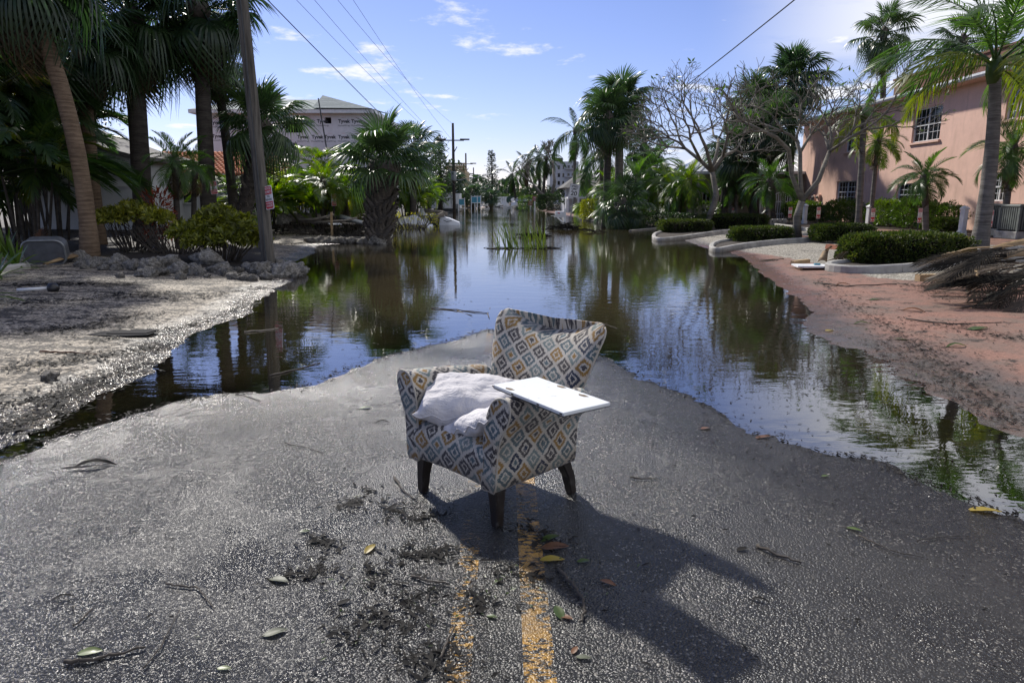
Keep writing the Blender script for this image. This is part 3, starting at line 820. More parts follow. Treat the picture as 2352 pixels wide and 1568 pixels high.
def nstrips(P, Wd, SIDE):
    """P (n,k,3) centre lines, Wd (n,k) half widths, SIDE (n,3|k) side vectors -> verts, quads"""
    n, k, _ = P.shape
    if SIDE.ndim == 2: SIDE = np.repeat(SIDE[:, None, :], k, 1)
    L = P - SIDE * Wd[..., None]; Rr = P + SIDE * Wd[..., None]
    V = np.stack([L, Rr], 2).reshape(-1, 3)
    base = (np.arange(n) * k * 2)[:, None] + (np.arange(k - 1) * 2)[None]
    F = np.stack([base, base + 1, base + 3, base + 2], -1).reshape(-1, 4)
    return V, F
def join(parts):
    V = []; F = []; o = 0
    for v, f in parts:
        V.append(v); F.append(np.asarray(f) + o); o += len(v)
    return np.concatenate(V), np.concatenate(F)
def tube_np(path, rad, n=5):
    mb = MB().tube([Vector(p) for p in path], rad, n, False)
    return np.array(mb.v), np.array([f for f in mb.f if len(f) == 4])
def fan_mesh(seed, Rr=0.95, pet=1.1, nseg=36, span=2.55, droop=0.55, fold=0.25, curl=0.25, sway=0.0):
    g = np.random.default_rng(seed)
    ang = np.linspace(-span, span, nseg) + g.normal(0, 0.015, nseg)
    r = Rr * (0.72 + 0.28 * np.cos(ang * 0.55)) * g.uniform(0.88, 1.06, nseg)
    t = np.array([0.05, 0.25, 0.48, 0.68, 0.86, 1.0])
    tt = t[None] * r[:, None]
    dr = droop * g.uniform(0.7, 1.35, nseg)[:, None] * r[:, None] * np.clip(t[None] - 0.42, 0, 1) ** 1.7 * 2.2
    px = pet + np.cos(ang)[:, None] * tt; py = np.sin(ang)[:, None] * tt * (1 - 0.12 * t[None] ** 2)
    pz = fold * np.abs(np.sin(ang))[:, None] * tt - curl * (tt ** 2) / Rr - dr + g.normal(0, 0.012, (nseg, 1)) * t[None]
    shrink = 1 - 0.25 * np.clip(t[None] - 0.45, 0, 1) * droop
    px = pet + (px - pet) * shrink + sway * t[None] ** 2; py = py * shrink
    dth = 2 * span / nseg
    hw = np.where(t < 0.5, t * 1.0, np.interp(t, [0.48, 0.68, 0.86, 1.0], [0.48, 0.40, 0.22, 0.01]))[None] * r[:, None] * math.tan(dth / 2) * 1.02
    side = np.stack([-np.sin(ang), np.cos(ang), np.where(np.arange(nseg) % 2 == 0, 0.45, -0.45)], 1)
    side /= np.linalg.norm(side, axis=1)[:, None]
    V, F = nstrips(np.stack([px, py, pz], -1), hw, side)
    pt = tube_np([(0, 0, 0), (pet * 0.5, 0, 0.03 * pet), (pet, 0, 0), (pet + Rr * 0.35, 0, -curl * 0.1 * Rr)], [0.035, 0.024, 0.018, 0.006], 4)
    V, F = join([(V, F), pt])
    return npmesh(V, F)
def feather_mesh(seed, L=2.0, nl=46, ll=0.55, arch=1.1, up=0.35, droop=0.35, w_=0.018, bare=0.16, sweep0=1.15, sweep1=0.5, tipw=0.35, plume=0.0):
    g = np.random.default_rng(seed)
    ns = 40; s = np.linspace(0, 1, ns)
    ph = -arch * s ** 1.35
    dx = np.cos(ph) * L / (ns - 1); dz = np.sin(ph) * L / (ns - 1)
    rx = np.concatenate([[0], np.cumsum(dx)[:-1]]); rz = np.concatenate([[0], np.cumsum(dz)[:-1]])
    si = np.linspace(bare, 1.0, nl) ; parts = []
    for sd in (-1, 1):
        q = np.clip(si + g.normal(0, 0.006, nl), 0, 1)
        bx = np.interp(q, s, rx); bz_ = np.interp(q, s, rz); p = np.interp(q, s, ph)
        tx = np.cos(p); tz = np.sin(p)
        sw = sweep0 + (sweep1 - sweep0) * q + g.normal(0, 0.06, nl)
        prof = np.clip(np.minimum((q - bare) / 0.22 * 0.55 + 0.45, 1.0), 0, 1) * (1 - (1 - tipw) * np.clip((q - 0.5) / 0.5, 0, 1) ** 1.6)
        ln = ll * prof * g.uniform(0.9, 1.08, nl)
        upv = up + g.normal(0, 0.07, nl) + plume * g.normal(0, 1, nl)
        # frame: tangent (tx,0,tz), normal (-tz,0,tx), side y
        d = np.stack([tx * np.cos(sw) - tz * np.sin(upv) * np.sin(sw), sd * np.sin(sw) * np.cos(upv), tz * np.cos(sw) + tx * np.sin(upv) * np.sin(sw)], 1)
        d /= np.linalg.norm(d, axis=1)[:, None]
        t = np.array([0.0, 0.3, 0.65, 1.0])
        P = np.stack([bx, np.zeros(nl), bz_], 1)[:, None] + d[:, None] * (ln[:, None] * t[None])[..., None]
        P[:, :, 2] -= (droop * g.uniform(0.7, 1.4, nl))[:, None] * ln[:, None] * t[None] ** 2
        hw = w_ * np.array([0.55, 1.0, 0.8, 0.04])[None] * (0.7 + 0.3 * prof[:, None])
        sv = np.stack([tx, np.zeros(nl), tz], 1); sv = sv - d * np.sum(sv * d, 1)[:, None]; sv /= np.linalg.norm(sv, axis=1)[:, None] + 1e-6
        sv[:, 2] += 0.25 * sd; parts.append(nstrips(P, np.repeat(hw, 1, 0), sv))
    k = np.linspace(0, ns - 1, 9).astype(int)
    parts.append(tube_np([(rx[i], 0, rz[i]) for i in k], list(np.interp(np.linspace(0, 1, 9), [0, 0.15, 1], [0.03 * L / 2, 0.017 * L / 2, 0.004])), 4))
    V, F = join(parts)
    return npmesh(V, F)
def leaf_cloud(P, size, seed, up=0.35, asp=0.5, N=None):
    """folded leaf quads at points P"""
    g = np.random.default_rng(seed); n = len(P)
    d = g.normal(0, 1, (n, 3)) if N is None else N * 0.9 + g.normal(0, 0.55, (n, 3))
    d[:, 2] += up; d /= np.linalg.norm(d, axis=1)[:, None]
    a = g.normal(0, 1, (n, 3)); s = np.cross(d, a); s /= np.linalg.norm(s, axis=1)[:, None] + 1e-6
    nn = np.cross(s, d)
    sz = size * g.uniform(0.6, 1.3, n)[:, None]
    b = P; t = P + d * sz; mid = P + d * sz * 0.5
    l = mid + s * sz * asp * 0.5 + nn * sz * 0.10; r = mid - s * sz * asp * 0.5 + nn * sz * 0.10
    V = np.stack([b, l, t, r], 1).reshape(-1, 3)
    i = np.arange(n) * 4
    F = np.stack([np.stack([i, i + 1, i + 2], 1), np.stack([i, i + 2, i + 3], 1)], 1).reshape(-1, 3)
    return npmesh(V, F)

def vset(fn, n, **k): return [fn(100 + i * 7, **k) for i in range(n)]
FAN_UP = vset(fan_mesh, 3, Rr=0.95, pet=1.0, droop=0.22, fold=0.30, curl=0.12)
FAN_MID = vset(fan_mesh, 4, Rr=1.0, pet=1.1, droop=0.48, fold=0.24, curl=0.22)
FAN_LOW = vset(fan_mesh, 3, Rr=1.05, pet=1.0, droop=1.0, fold=0.12, curl=0.38)
FAN_FAR = vset(fan_mesh, 3, Rr=1.0, pet=1.0, nseg=20, droop=0.8, fold=0.2, curl=0.3)
FAN_SHORT = vset(fan_mesh, 3, Rr=0.95, pet=0.45, droop=0.9, fold=0.2, curl=0.35)
PYG = vset(feather_mesh, 4, L=1.25, nl=44, ll=0.34, arch=1.55, up=0.30, droop=0.30, w_=0.0085)
PYG_UP = vset(feather_mesh, 2, L=1.15, nl=44, ll=0.32, arch=0.7, up=0.5, droop=0.15, w_=0.0085)
QUEEN = vset(feather_mesh, 4, L=3.3, nl=62, ll=0.72, arch=1.35, up=0.15, droop=0.75, w_=0.019, plume=0.25)
QUEEN_UP = vset(feather_mesh, 2, L=3.0, nl=60, ll=0.7, arch=0.65, up=0.4, droop=0.35, w_=0.019, plume=0.3)
COCO = vset(feather_mesh, 4, L=3.4, nl=44, ll=0.75, arch=1.45, up=0.05, droop=0.55, w_=0.028)
COCO_UP = vset(feather_mesh, 2, L=3.0, nl=44, ll=0.65, arch=0.7, up=0.3, droop=0.3, w_=0.026)
ARECA = vset(feather_mesh, 5, L=1.9, nl=36, ll=0.50, arch=1.25, up=0.45, droop=0.35, w_=0.019, bare=0.22)
DEADF = vset(feather_mesh, 3, L=2.2, nl=52, ll=0.62, arch=0.35, up=0.05, droop=0.10, w_=0.010, sweep0=0.7, sweep1=0.3)
_mcache = {}
def mm_(mesh, mat):
    """same geometry with another material: shared copy"""
    k = (mesh.name, mat)
    if k not in _mcache:
        c = mesh.copy(); c.materials.clear(); c.materials.append(MT[mat]); _mcache[k] = c
    return _mcache[k]
def frond(parent, mesh, mat, az, el, roll=0.0, scale=1.0, loc=(0, 0, 0), name='frond'):
    o = bpy.data.objects.new(name, mm_(mesh, mat)); C.objects.link(o)
    o.parent = parent
    o.matrix_local = Matrix.Translation(loc) @ Matrix.Rotation(az, 4, 'Z') @ Matrix.Rotation(-el, 4, 'Y') @ Matrix.Rotation(roll, 4, 'X') @ Matrix.Scale(scale, 4)
    return o
GA = 2.39996
def bez(a, b, c, n): return [a * (1 - t) ** 2 + b * 2 * t * (1 - t) + c * t * t for t in [i / (n - 1) for i in range(n)]]
def trunk_mesh(top, bend, r0, r1, n=12, seg=14, flare=1.35, bulge=0.0):
    top = Vector(top); b = Vector(bend)
    P = bez(Vector((0, 0, -0.25)), b, top, seg)
    rad = []
    for i in range(seg):
        t = i / (seg - 1); r = r0 + (r1 - r0) * t
        r *= 1 + (flare - 1) * max(0, 1 - t * 6) + bulge * math.sin(t * math.pi) + 0.025 * math.sin(i * 2.7)
        rad.append(r)
    return MB().tube(P, rad, n).mesh(True)
def fan_palm(label, base, top, r0, r1, n=34, s=1.0, mat='fan_green', bark='bark_grey', bend=None, emin=-62, dead=4, far=False, boots=0, seed=1, group=None, name='fan_palm', short=False, cs=None):
    """base/top world points; crown centred at top"""
    rr = random.Random(seed)
    base = Vector(base); tp = Vector(top) - base
    t = thing(name, label, 'palm tree', base, 0, group)
    bd = Vector(bend) if bend else tp * 0.5
    obj('trunk', trunk_mesh(tp, bd, r0, r1), MT[bark], t)
    cr = MB().lathe([(r1 * 0.9, -0.35 * s), (r1 * 1.7, -0.1 * s), (r1 * 1.5, 0.12 * s), (r1 * 0.5, 0.4 * s)], 10).build('crown', MT['boot'], t, True, loc=tp)
    for i in range(n):
        q = (i + 0.5) / n
        el = R(82 - (82 - emin) * q ** 0.92 + rr.uniform(-9, 9))
        az = i * GA + rr.uniform(-0.25, 0.25)
        sc = s * rr.uniform(0.85, 1.12)
        if far: ms = FAN_FAR
        elif short: ms = FAN_SHORT
        else: ms = FAN_UP if el > R(45) else (FAN_MID if el > R(-15) else FAN_LOW)
        frond(cr, rr.choice(ms), mat, az, el, rr.uniform(-0.35, 0.35), sc, (0, 0, rr.uniform(-0.12, 0.12) * s))
    for i in range(dead):
        frond(cr, rr.choice(FAN_FAR if far else FAN_LOW), 'dead_leaf', i * 2.1 + seed, R(-72 + rr.uniform(-10, 12)), 0, s * 0.9, (0, 0, -0.25 * s), 'dead_frond')
    if boots:
        P = bez(Vector((0, 0, 0)), bd, tp, 60)
        bm_ = MB()
        w0, h0 = 0.115, 0.30
        bm_.add([(-w0 * 0.9, 0, 0), (w0 * 0.9, 0, 0), (w0 * 0.55, 0.07, h0 * 0.6), (-w0 * 0.55, 0.07, h0 * 0.6), (w0 * 0.45, 0.14, h0), (-w0 * 0.45, 0.14, h0), (0, 0.05, 0.02), (0, 0.125, h0 * 0.6), (0, 0.19, h0 * 0.98), (-w0 * 0.35, 0.10, h0), (w0 * 0.35, 0.10, h0)],
                [(0, 6, 7, 3), (6, 1, 2, 7), (3, 7, 8, 5), (7, 2, 4, 8), (5, 8, 9), (8, 4, 10, 9)])
        bme = bm_.mesh()
        bme.materials.append(MT['boot'])
        for i in range(boots):
            q = (i + 2) / (boots + 2); k = min(58, int(q * 59)); c = P[k].lerp(P[k + 1], q * 59 - k)
            az = i * 2.39996 * 1.0 + rr.uniform(-0.12, 0.12); rad = (r0 + (r1 - r0) * q) * 0.90
            tg = (P[k + 1] - P[k]).normalized()
            o = bpy.data.objects.new('leaf_base', bme); C.objects.link(o); o.parent = t
            qz = Vector((0, 0, 1)).rotation_difference(tg).to_matrix().to_4x4()
            f = rr.uniform(0.85, 1.25) * (r0 / 0.36)
            side = 1 if i % 2 else -1
            o.matrix_local = Matrix.Translation(c) @ qz @ Matrix.Rotation(az, 4, 'Z') @ Matrix.Translation((0, rad, -0.05)) @ Matrix.Rotation(R(-4), 4, 'X') @ Matrix.Rotation(side * R(rr.uniform(14, 30)), 4, 'Y') @ Matrix.Scale(f, 4)
    return t
def feather_palm(label, base, top, r0, r1, n=18, s=1.0, mid=None, upm=None, mat='feather_green', bark='bark_grey', bend=None, emax=80, emin=-35, seed=1, group=None, name='feather_palm', dead=2, shaft=False, yellow=0, wind=0.0):
    rr = random.Random(seed)
    base = Vector(base); tp = Vector(top) - base
    t = thing(name, label, 'palm tree', base, 0, group)
    obj('trunk', trunk_mesh(tp, Vector(bend) if bend else tp * 0.5, r0, r1, 10, 12), MT[bark], t)
    cr = MB().lathe([(r1 * 1.0, -0.45 * s), (r1 * 1.5, -0.2 * s), (r1 * 1.6, 0.05 * s), (r1 * 0.4, 0.30 * s)], 10).build('crown', MT['shrub_green' if shaft else 'boot'], t, True, loc=tp)
    mid = mid or PYG; upm = upm or PYG_UP
    for i in range(n):
        q = (i + 0.5) / n
        el = R(emax - (emax - emin) * q + rr.uniform(-7, 7)); az = i * GA + rr.uniform(-0.3, 0.3)
        if wind: az = az + wind * math.sin(az - math.pi) * 0.8
        frond(cr, rr.choice(upm if q < 0.22 else mid), 'feather_yellow' if i >= n - yellow else mat, az, el, rr.uniform(-0.5, 0.5), s * rr.uniform(0.85, 1.1))
    for i in range(dead):
        frond(cr, rr.choice(mid), 'dead_leaf', i * 2.4 + seed, R(-60 + rr.uniform(-12, 12)), 0, s * 0.8, (0, 0, -0.2 * s), 'dead_frond')
    return t
def areca_clump(label, base, n_stem, hgt, spread, seed, mat='areca_green', fr=7, s=1.0, group=None, name='areca_palm', cat='palm'):
    rr = random.Random(seed); base = Vector(base)
    t = thing(name, label, cat, base, 0, group)
    for i in range(n_stem):
        a = i * GA; d = spread * math.sqrt((i + 0.5) / n_stem)
        b = Vector((math.cos(a) * d * 0.5, math.sin(a) * d * 0.5, -0.15)); h_ = hgt * rr.uniform(0.55, 1.0)
        tp = Vector((math.cos(a) * d, math.sin(a) * d, h_))
        st = obj('stem', MB().tube(bez(b, (b + tp) / 2 - Vector((0, 0, 0.1)), tp, 6), [0.045, 0.04, 0.04, 0.038, 0.035, 0.03], 6).mesh(True), MT['bark_dark'], t)
        for k in range(fr):
            frond(st, rr.choice(ARECA), mat if rr.random() > 0.12 else 'feather_yellow', k * GA + i, R(rr.uniform(15, 80) - 22 * k / fr), rr.uniform(-0.5, 0.5), s * rr.uniform(0.75, 1.1), tp)
    return t
def box_pts(n, sx, sy, sz, seed, shell=0.75, ex=5.0, lumpy=0.13):
    """points (and outward normals) near the skin of a rounded, lumpy box standing on z=0"""
    g = np.random.default_rng(seed)
    p = g.uniform(-1, 1, (n, 3)); f = g.integers(0, 5, n)
    ax = np.where(f < 2, 0, np.where(f < 4, 1, 2)); sg = np.where(f % 2 == 0, 1, -1); sg = np.where(ax == 2, 1, sg)
    skin = g.random(n) < shell
    p[np.arange(n)[skin], ax[skin]] = sg[skin] * g.uniform(0.86, 1.03, skin.sum())
    r = np.max(np.abs(p), 1); l4 = (np.abs(p) ** ex).sum(1) ** (1 / ex)
    p = p * (r / l4)[:, None]
    lump = 1 + lumpy * (fbm(p[:, 0] * 3 * max(1, sx) + 7, p[:, 1] * 3 + p[:, 2] * 3, seed, 3) - 0.45) * 2
    p = p * lump[:, None]
    N = p / (np.linalg.norm(p, axis=1)[:, None] + 1e-6)
    P = np.stack([p[:, 0] * sx / 2, p[:, 1] * sy / 2, (p[:, 2] + 1) * sz / 2], 1)
    return P, N
def shrub(label, base, size, n=3000, leaf=0.06, mat='hedge_green', rz=0, seed=1, cat='hedge', name='hedge', group=None, stems=14, bare=0.0, shell=0.75, asp=0.5, ex=5.0, lumpy=0.13):
    t = thing(name, label, cat, base, rz, group); rr = random.Random(seed)
    sx, sy, sz = size
    P, N = box_pts(n, sx, sy, sz * (1 - bare), seed, shell, ex, lumpy)
    P[:, 2] += sz * bare
    obj('foliage', leaf_cloud(P, leaf, seed, 0.3, asp, N), MT[mat], t)
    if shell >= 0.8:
        q = MB()  # added dark boxes stand in for the shade inside the foliage
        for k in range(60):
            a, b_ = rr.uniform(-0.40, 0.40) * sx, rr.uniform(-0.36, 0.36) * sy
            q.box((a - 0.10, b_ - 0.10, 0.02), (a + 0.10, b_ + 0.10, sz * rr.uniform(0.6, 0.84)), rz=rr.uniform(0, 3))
        q.build('dark_core', MT['dead_dark'], t)['kind'] = 'stuff'
    mb = MB()
    for i in range(stems):
        x, y = rr.uniform(-0.35, 0.35) * sx, rr.uniform(-0.35, 0.35) * sy
        p0 = Vector((x * 0.5, y * 0.5, -0.1))
        p1 = Vector((x, y, sz * (0.45 + bare * 0.5)))
        p2 = Vector((x * 1.25, y * 1.25, sz * 0.9))
        mb.tube([p0, p0.lerp(p1, 0.5) + Vector((rr.uniform(-.05, .05), rr.uniform(-.05, .05), 0)), p1, p2], [0.014, 0.012, 0.010, 0.005], 5)
    mb.build('stems', MT['twig'], t)
    return t
def leafy_tree(label, base, h_, rx, rz_, n=2600, leaf=0.28, mat='tree_mid', bark='bark_dark', seed=1, clumps=26, zc=0.62, group=None, name='leafy_tree', tr=0.16):
    g = np.random.default_rng(seed); t = thing(name, label, 'tree', base, 0, group)
    cc = g.normal(0, 1, (clumps, 3)); cc /= np.linalg.norm(cc, axis=1)[:, None]; cc *= g.uniform(0.35, 1.0, clumps)[:, None] ** 0.6
    cc = cc * np.array([rx, rx, rz_]) + np.array([0, 0, h_ * zc])
    k = g.integers(0, clumps, n)
    off = g.normal(0, 1, (n, 3)); off /= np.linalg.norm(off, axis=1)[:, None]
    P = cc[k] + off * (g.uniform(0.3, 1, n)[:, None]) * np.array([rx, rx, rz_]) * 0.34
    P = P[P[:, 2] > 0.2]
    obj('crown', leaf_cloud(P, leaf, seed, 0.2, 0.5), MT[mat], t)
    mb = MB().tube([(0, 0, -0.3), (0.05, 0, h_ * 0.3), (0, 0.05, h_ * zc), (0, 0, h_ * 0.85)], [tr * 1.3, tr, tr * 0.6, tr * 0.2], 8)
    for i in range(8):
        q = cc[g.integers(0, clumps)]
        st = Vector((0, 0, h_ * g.uniform(0.25, 0.6)))
        mb.tube([st, st.lerp(Vector(q), 0.5) + Vector((0, 0, -0.1)), Vector(q)], [tr * 0.45, tr * 0.3, tr * 0.1], 5)
    mb.build('trunk', MT[bark], t, True)
    return t
def bare_tree(label, base, segs, seed, r0, levels, spread, leaves=60, bark='bark_pale', leafmat_='shrub_green', name='bare_tree', leaf=0.22, first=0.9, decay=0.80, up=0.10, flat=0.75, wob=0.10, curl=0.0):
    """forking tree; segs: list of starting limb polylines in local metres, levels of forks from their ends"""
    rr = random.Random(seed); t = thing(name, label, 'tree', base)
    tk = MB(); tips = []; box_ = [None]
    def grow(p, d, r, ln, lv):
        if lv == 0:
            tips.append((p, d)); return
        k = 2 if rr.random() < 0.55 else 3
        a0 = rr.uniform(0, 6.28)
        for i in range(k):
            az = a0 + i * 2 * math.pi / k + rr.uniform(-0.4, 0.4)
            pr = d.orthogonal().normalized(); pr = Matrix.Rotation(az, 3, d) @ pr
            nd = (d + pr * math.tan(spread * rr.uniform(0.7, 1.2))).normalized()
            nd.z = nd.z * flat + up; nd.normalize()
            L = ln * rr.uniform(0.7, 1.25)
            mid = p + nd * L * 0.5 + Vector((rr.uniform(-wob, wob), rr.uniform(-wob, wob), rr.uniform(-wob, wob))) * L - Vector((0, 0, curl * L))
            e = p + nd * L
            rs = r * rr.uniform(0.72, 0.84)
            box_[0].tube([p - nd * r * 0.5, mid, e], [rs, rs * 0.92, rs * 0.88], 6)
            grow(e, (e - mid).normalized(), rs * 0.88, ln * decay, lv - 1)
    for pl, ra, rb, lv in segs:
        pl = [Vector(q) for q in pl]
        n = len(pl)
        tk.tube(pl, [ra + (rb - ra) * i / (n - 1) for i in range(n)], 9)
        box_[0] = MB()
        grow(pl[-1], (pl[-1] - pl[-2]).normalized(), rb, first, lv)
        if box_[0].v: box_[0].build('limb', MT[bark], t, True)
    tk.build('trunk', MT[bark], t, True)
    if leaves and tips:
        pick = [rr.choice(tips) for _ in range(leaves)]
        P = np.array([tuple(p + Vector((rr.gauss(0, .03), rr.gauss(0, .03), 0))) for p, d in pick])
        obj('leaves', leaf_cloud(P, leaf, seed, 0.2, 0.35), MT[leafmat_], t)
    return t

def whorl_shrub(label, base, lobes, nw, leaf, mat, seed, stems=30, name='shrub'):
    """rounded shrub: leaves sit in whorls on the skin of overlapping lobes; lobes = (x, y, z, rx, ry, rz)"""
    g = np.random.default_rng(seed); rr = random.Random(seed); t = thing(name, label, 'shrub', base)
    L = np.array(lobes); vol = (L[:, 3] * L[:, 5]); k = g.choice(len(L), nw, p=vol / vol.sum())
    n = g.normal(0, 1, (nw, 3)); n[:, 2] = np.abs(n[:, 2]) * 0.9 + n[:, 2] * 0.3; n /= np.linalg.norm(n, axis=1)[:, None]
    c = L[k, :3] + n * L[k, 3:] * g.uniform(0.55, 1.08, nw)[:, None]
    P = []; D = []
    for q in range(9):
        a = g.normal(0, 1, (nw, 3)); a -= n * (a * n).sum(1)[:, None]; a /= np.linalg.norm(a, axis=1)[:, None]
        d = n * 0.45 + a + np.array([0, 0, 0.15]); D.append(d / np.linalg.norm(d, axis=1)[:, None]); P.append(c)
    P = np.concatenate(P); D = np.concatenate(D); m_ = P[:, 2] > 0.12; P, D = P[m_], D[m_]
    s = np.cross(D, g.normal(0, 1, D.shape)); s /= np.linalg.norm(s, axis=1)[:, None]; u = np.cross(s, D)
    sz = leaf * g.uniform(0.6, 1.25, len(P))[:, None]
    tip = P + D * sz - u * sz * 0.12; mid = P + D * sz * 0.58 + u * sz * 0.05
    V = np.stack([P, mid + s * sz * 0.17, tip, mid - s * sz * 0.17], 1).reshape(-1, 3); i = np.arange(len(P)) * 4
    obj('foliage', npmesh(V, np.stack([np.stack([i, i + 1, i + 2], 1), np.stack([i, i + 2, i + 3], 1)], 1).reshape(-1, 3)), MT[mat], t)
    mb = MB()
    for i in range(stems):
        q = lobes[rr.randrange(len(lobes))]; e = Vector((q[0] + rr.gauss(0, .4) * q[3], q[1] + rr.gauss(0, .4) * q[4], q[2] + rr.uniform(-.3, .6) * q[5])); b = Vector((e.x * .35, e.y * .35, -.1))
        mb.tube([b, b.lerp(e, .5) + Vector((rr.uniform(-.12, .12), rr.uniform(-.1, .1), -.05)), e], [.02, .015, .006], 5)
    mb.build('stems', MT['twig'], t)
    return t
# ------------------------------------------------------------------ planting, placed at real distances
def BY(x, Y, z=None):
    d = ray(x, 520); X = d.x / d.y * Y
    return Vector((X, Y, hz(X, Y) if z is None else z))
def TOP(x, y, Y): return PY(x, y, Y)
# left cluster of tall fan palms
def fp(label, bx, Yb, tx, ty, r0, r1, dY=0, **k):
    b = BY(bx, Yb); return fan_palm(label, b, TOP(tx, ty, Yb + dY), r0, r1, **k)
b1 = GG(205, 588)
t1 = PY(28, -75, b1.y); k1 = PY(190, 250, b1.y) - b1
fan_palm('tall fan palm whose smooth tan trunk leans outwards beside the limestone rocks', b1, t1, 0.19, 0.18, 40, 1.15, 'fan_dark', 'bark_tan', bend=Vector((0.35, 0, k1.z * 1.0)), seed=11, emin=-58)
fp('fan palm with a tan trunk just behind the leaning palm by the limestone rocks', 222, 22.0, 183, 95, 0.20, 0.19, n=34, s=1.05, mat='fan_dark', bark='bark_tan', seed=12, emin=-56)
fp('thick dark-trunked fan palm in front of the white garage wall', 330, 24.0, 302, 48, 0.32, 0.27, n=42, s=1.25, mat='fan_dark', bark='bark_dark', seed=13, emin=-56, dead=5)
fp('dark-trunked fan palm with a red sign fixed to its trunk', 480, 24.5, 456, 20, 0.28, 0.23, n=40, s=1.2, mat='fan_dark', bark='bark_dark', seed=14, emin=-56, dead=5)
fp('slender fan palm standing between the dark trunk and the wooden utility pole', 542, 27.0, 490, 122, 0.19, 0.15, n=26, s=0.95, mat='fan_green', bark='bark_dark', seed=15, bend=(-0.05, 0, 4.0))
b6 = BY(545, 25.5)
fan_palm('leaning cabbage palm with criss-cross leaf bases behind the wooden utility pole', b6, TOP(598, 292, 25.5), 0.27, 0.27, 32, 0.98, 'fan_green', 'bark_dark', boots=110, seed=16, emin=-36, dead=1)
b7 = GG(868, 556)
fan_palm('stout cabbage palm with criss-cross leaf bases at the edge of the flood water', b7, TOP(882, 385, b7.y), 0.42, 0.38, 32, 1.05, 'fan_green', 'bark_dark', boots=170, seed=17, emin=-16, dead=0)
fp('fan palm rising behind the stout cabbage palm', 948, 40, 950, 345, 0.2, 0.18, n=22, s=1.0, mat='fan_dark', bark='bark_dark', seed=18)
# shaded thicket at the far left
DK = ['tall dark feather palm clump in the shaded thicket', 'dark feather palm clump nearest the leaning palm', 'dark feather palm clump behind the grey tub', 'dark feather palm clump at the back of the thicket', 'low dark feather palm clump under the tall clumps', 'dark feather palm clump beside the garage roof']
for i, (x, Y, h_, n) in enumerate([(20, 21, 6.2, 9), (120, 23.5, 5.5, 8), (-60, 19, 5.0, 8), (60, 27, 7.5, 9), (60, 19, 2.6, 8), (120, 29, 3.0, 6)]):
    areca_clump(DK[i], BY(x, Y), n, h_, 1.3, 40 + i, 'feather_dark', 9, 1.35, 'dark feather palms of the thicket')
for i, (x, Y, h_, rx) in enumerate([(-30, 31, 9, 3.2), (90, 34, 10, 3.4), (-150, 26, 8, 3.0), (120, 36, 6.0, 1.9)]):
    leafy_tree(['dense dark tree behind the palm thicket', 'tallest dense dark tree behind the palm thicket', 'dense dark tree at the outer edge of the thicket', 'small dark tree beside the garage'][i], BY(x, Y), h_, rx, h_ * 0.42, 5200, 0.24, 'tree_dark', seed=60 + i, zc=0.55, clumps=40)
# understorey left
b = BY(404, 20.6)
feather_palm('pygmy date palm with a slim trunk in front of the garage', b, TOP(402, 372, 20.6), 0.09, 0.085, 22, 0.95, seed=21, mat='feather_green', bark='bark_dark', dead=4, emin=-45)
feather_palm('second pygmy date palm leaning between the fan palm trunks', BY(440, 22.5), TOP(446, 385, 22.5), 0.085, 0.08, 18, 0.8, seed=22, mat='feather_green', bark='bark_dark', dead=5)
whorl_shrub('lime green shrub beside the wooden utility pole', GG(508, 598), [(-.62, 0, .62, .55, .5, .36), (.0, .1, .86, .6, .55, .45), (.62, -.05, .70, .5, .5, .40), (.25, -.4, .5, .5, .4, .3), (-.3, -.3, .45, .45, .4, .3), (.85, .2, .45, .35, .4, .3)], 620, .17, 'shrub_lime', 31, 46)
whorl_shrub('lime green shrub behind the limestone rocks near the tan palm trunks', BY(300, 19.6), [(-.5, 0, .85, .5, .5, .32), (.15, .1, 1.0, .55, .5, .34), (.75, 0, .85, .42, .45, .28)], 380, .17, 'shrub_lime', 32, 40)
shrub('dark red-leaved shrub between the two lime shrubs', BY(365, 20.0), (0.7, 0.7, 1.6), 260, 0.26, 'red_leaf', 0, 33, 'shrub', 'shrub', stems=10, bare=0.2, shell=0.3, asp=0.16)
shrub('brown tangled shrub under the lime shrubs', BY(400, 19.0), (2.8, 1.2, 0.8), 500, 0.12, 'dead_dark', 0, 34, 'shrub', 'shrub', stems=60, bare=0.0, shell=0.4, asp=0.2)
shrub('yellow-green hedge behind the driftwood garden', BY(690, 35), (3.6, 1.3, 1.25), 2200, 0.13, 'shrub_lime', 0, 35, 'shrub', 'shrub', stems=16, bare=0.1)
shrub('yellow-green shrub behind the stout cabbage palm', BY(818, 36), (1.9, 1.2, 1.15), 1400, 0.13, 'shrub_lime', 0, 36, 'shrub', 'shrub', stems=14, bare=0.1)
shrub('low tangled dark groundcover in the driftwood garden', BY(770, 28.6), (5.2, 1.8, 0.42), 2400, 0.11, 'dead_dark', 0, 37, 'groundcover', 'groundcover', stems=70, shell=0.5, asp=0.2)
shrub('sparse yellow-tipped shrub on the rocks beside the sunken debris', BY(950, 36), (2.6, 1.2, 0.9), 520, 0.13, 'shrub_lime', 0, 38, 'shrub', 'shrub', stems=46, shell=0.5, asp=0.3)
AR = ['areca palm clump beside the wooden utility pole', 'areca palm clump below the wrapped house window', 'tall areca palm clump below the wrapped house', 'areca palm clump below the wrapped house corner', 'areca palm clump left of the stout cabbage palm', 'areca palm clump behind the stout cabbage palm', 'areca palm clump beyond the stout cabbage palm', 'areca palm clump in front of the dark tree near the trailer', 'low areca palm clump behind the leaning cabbage palm']
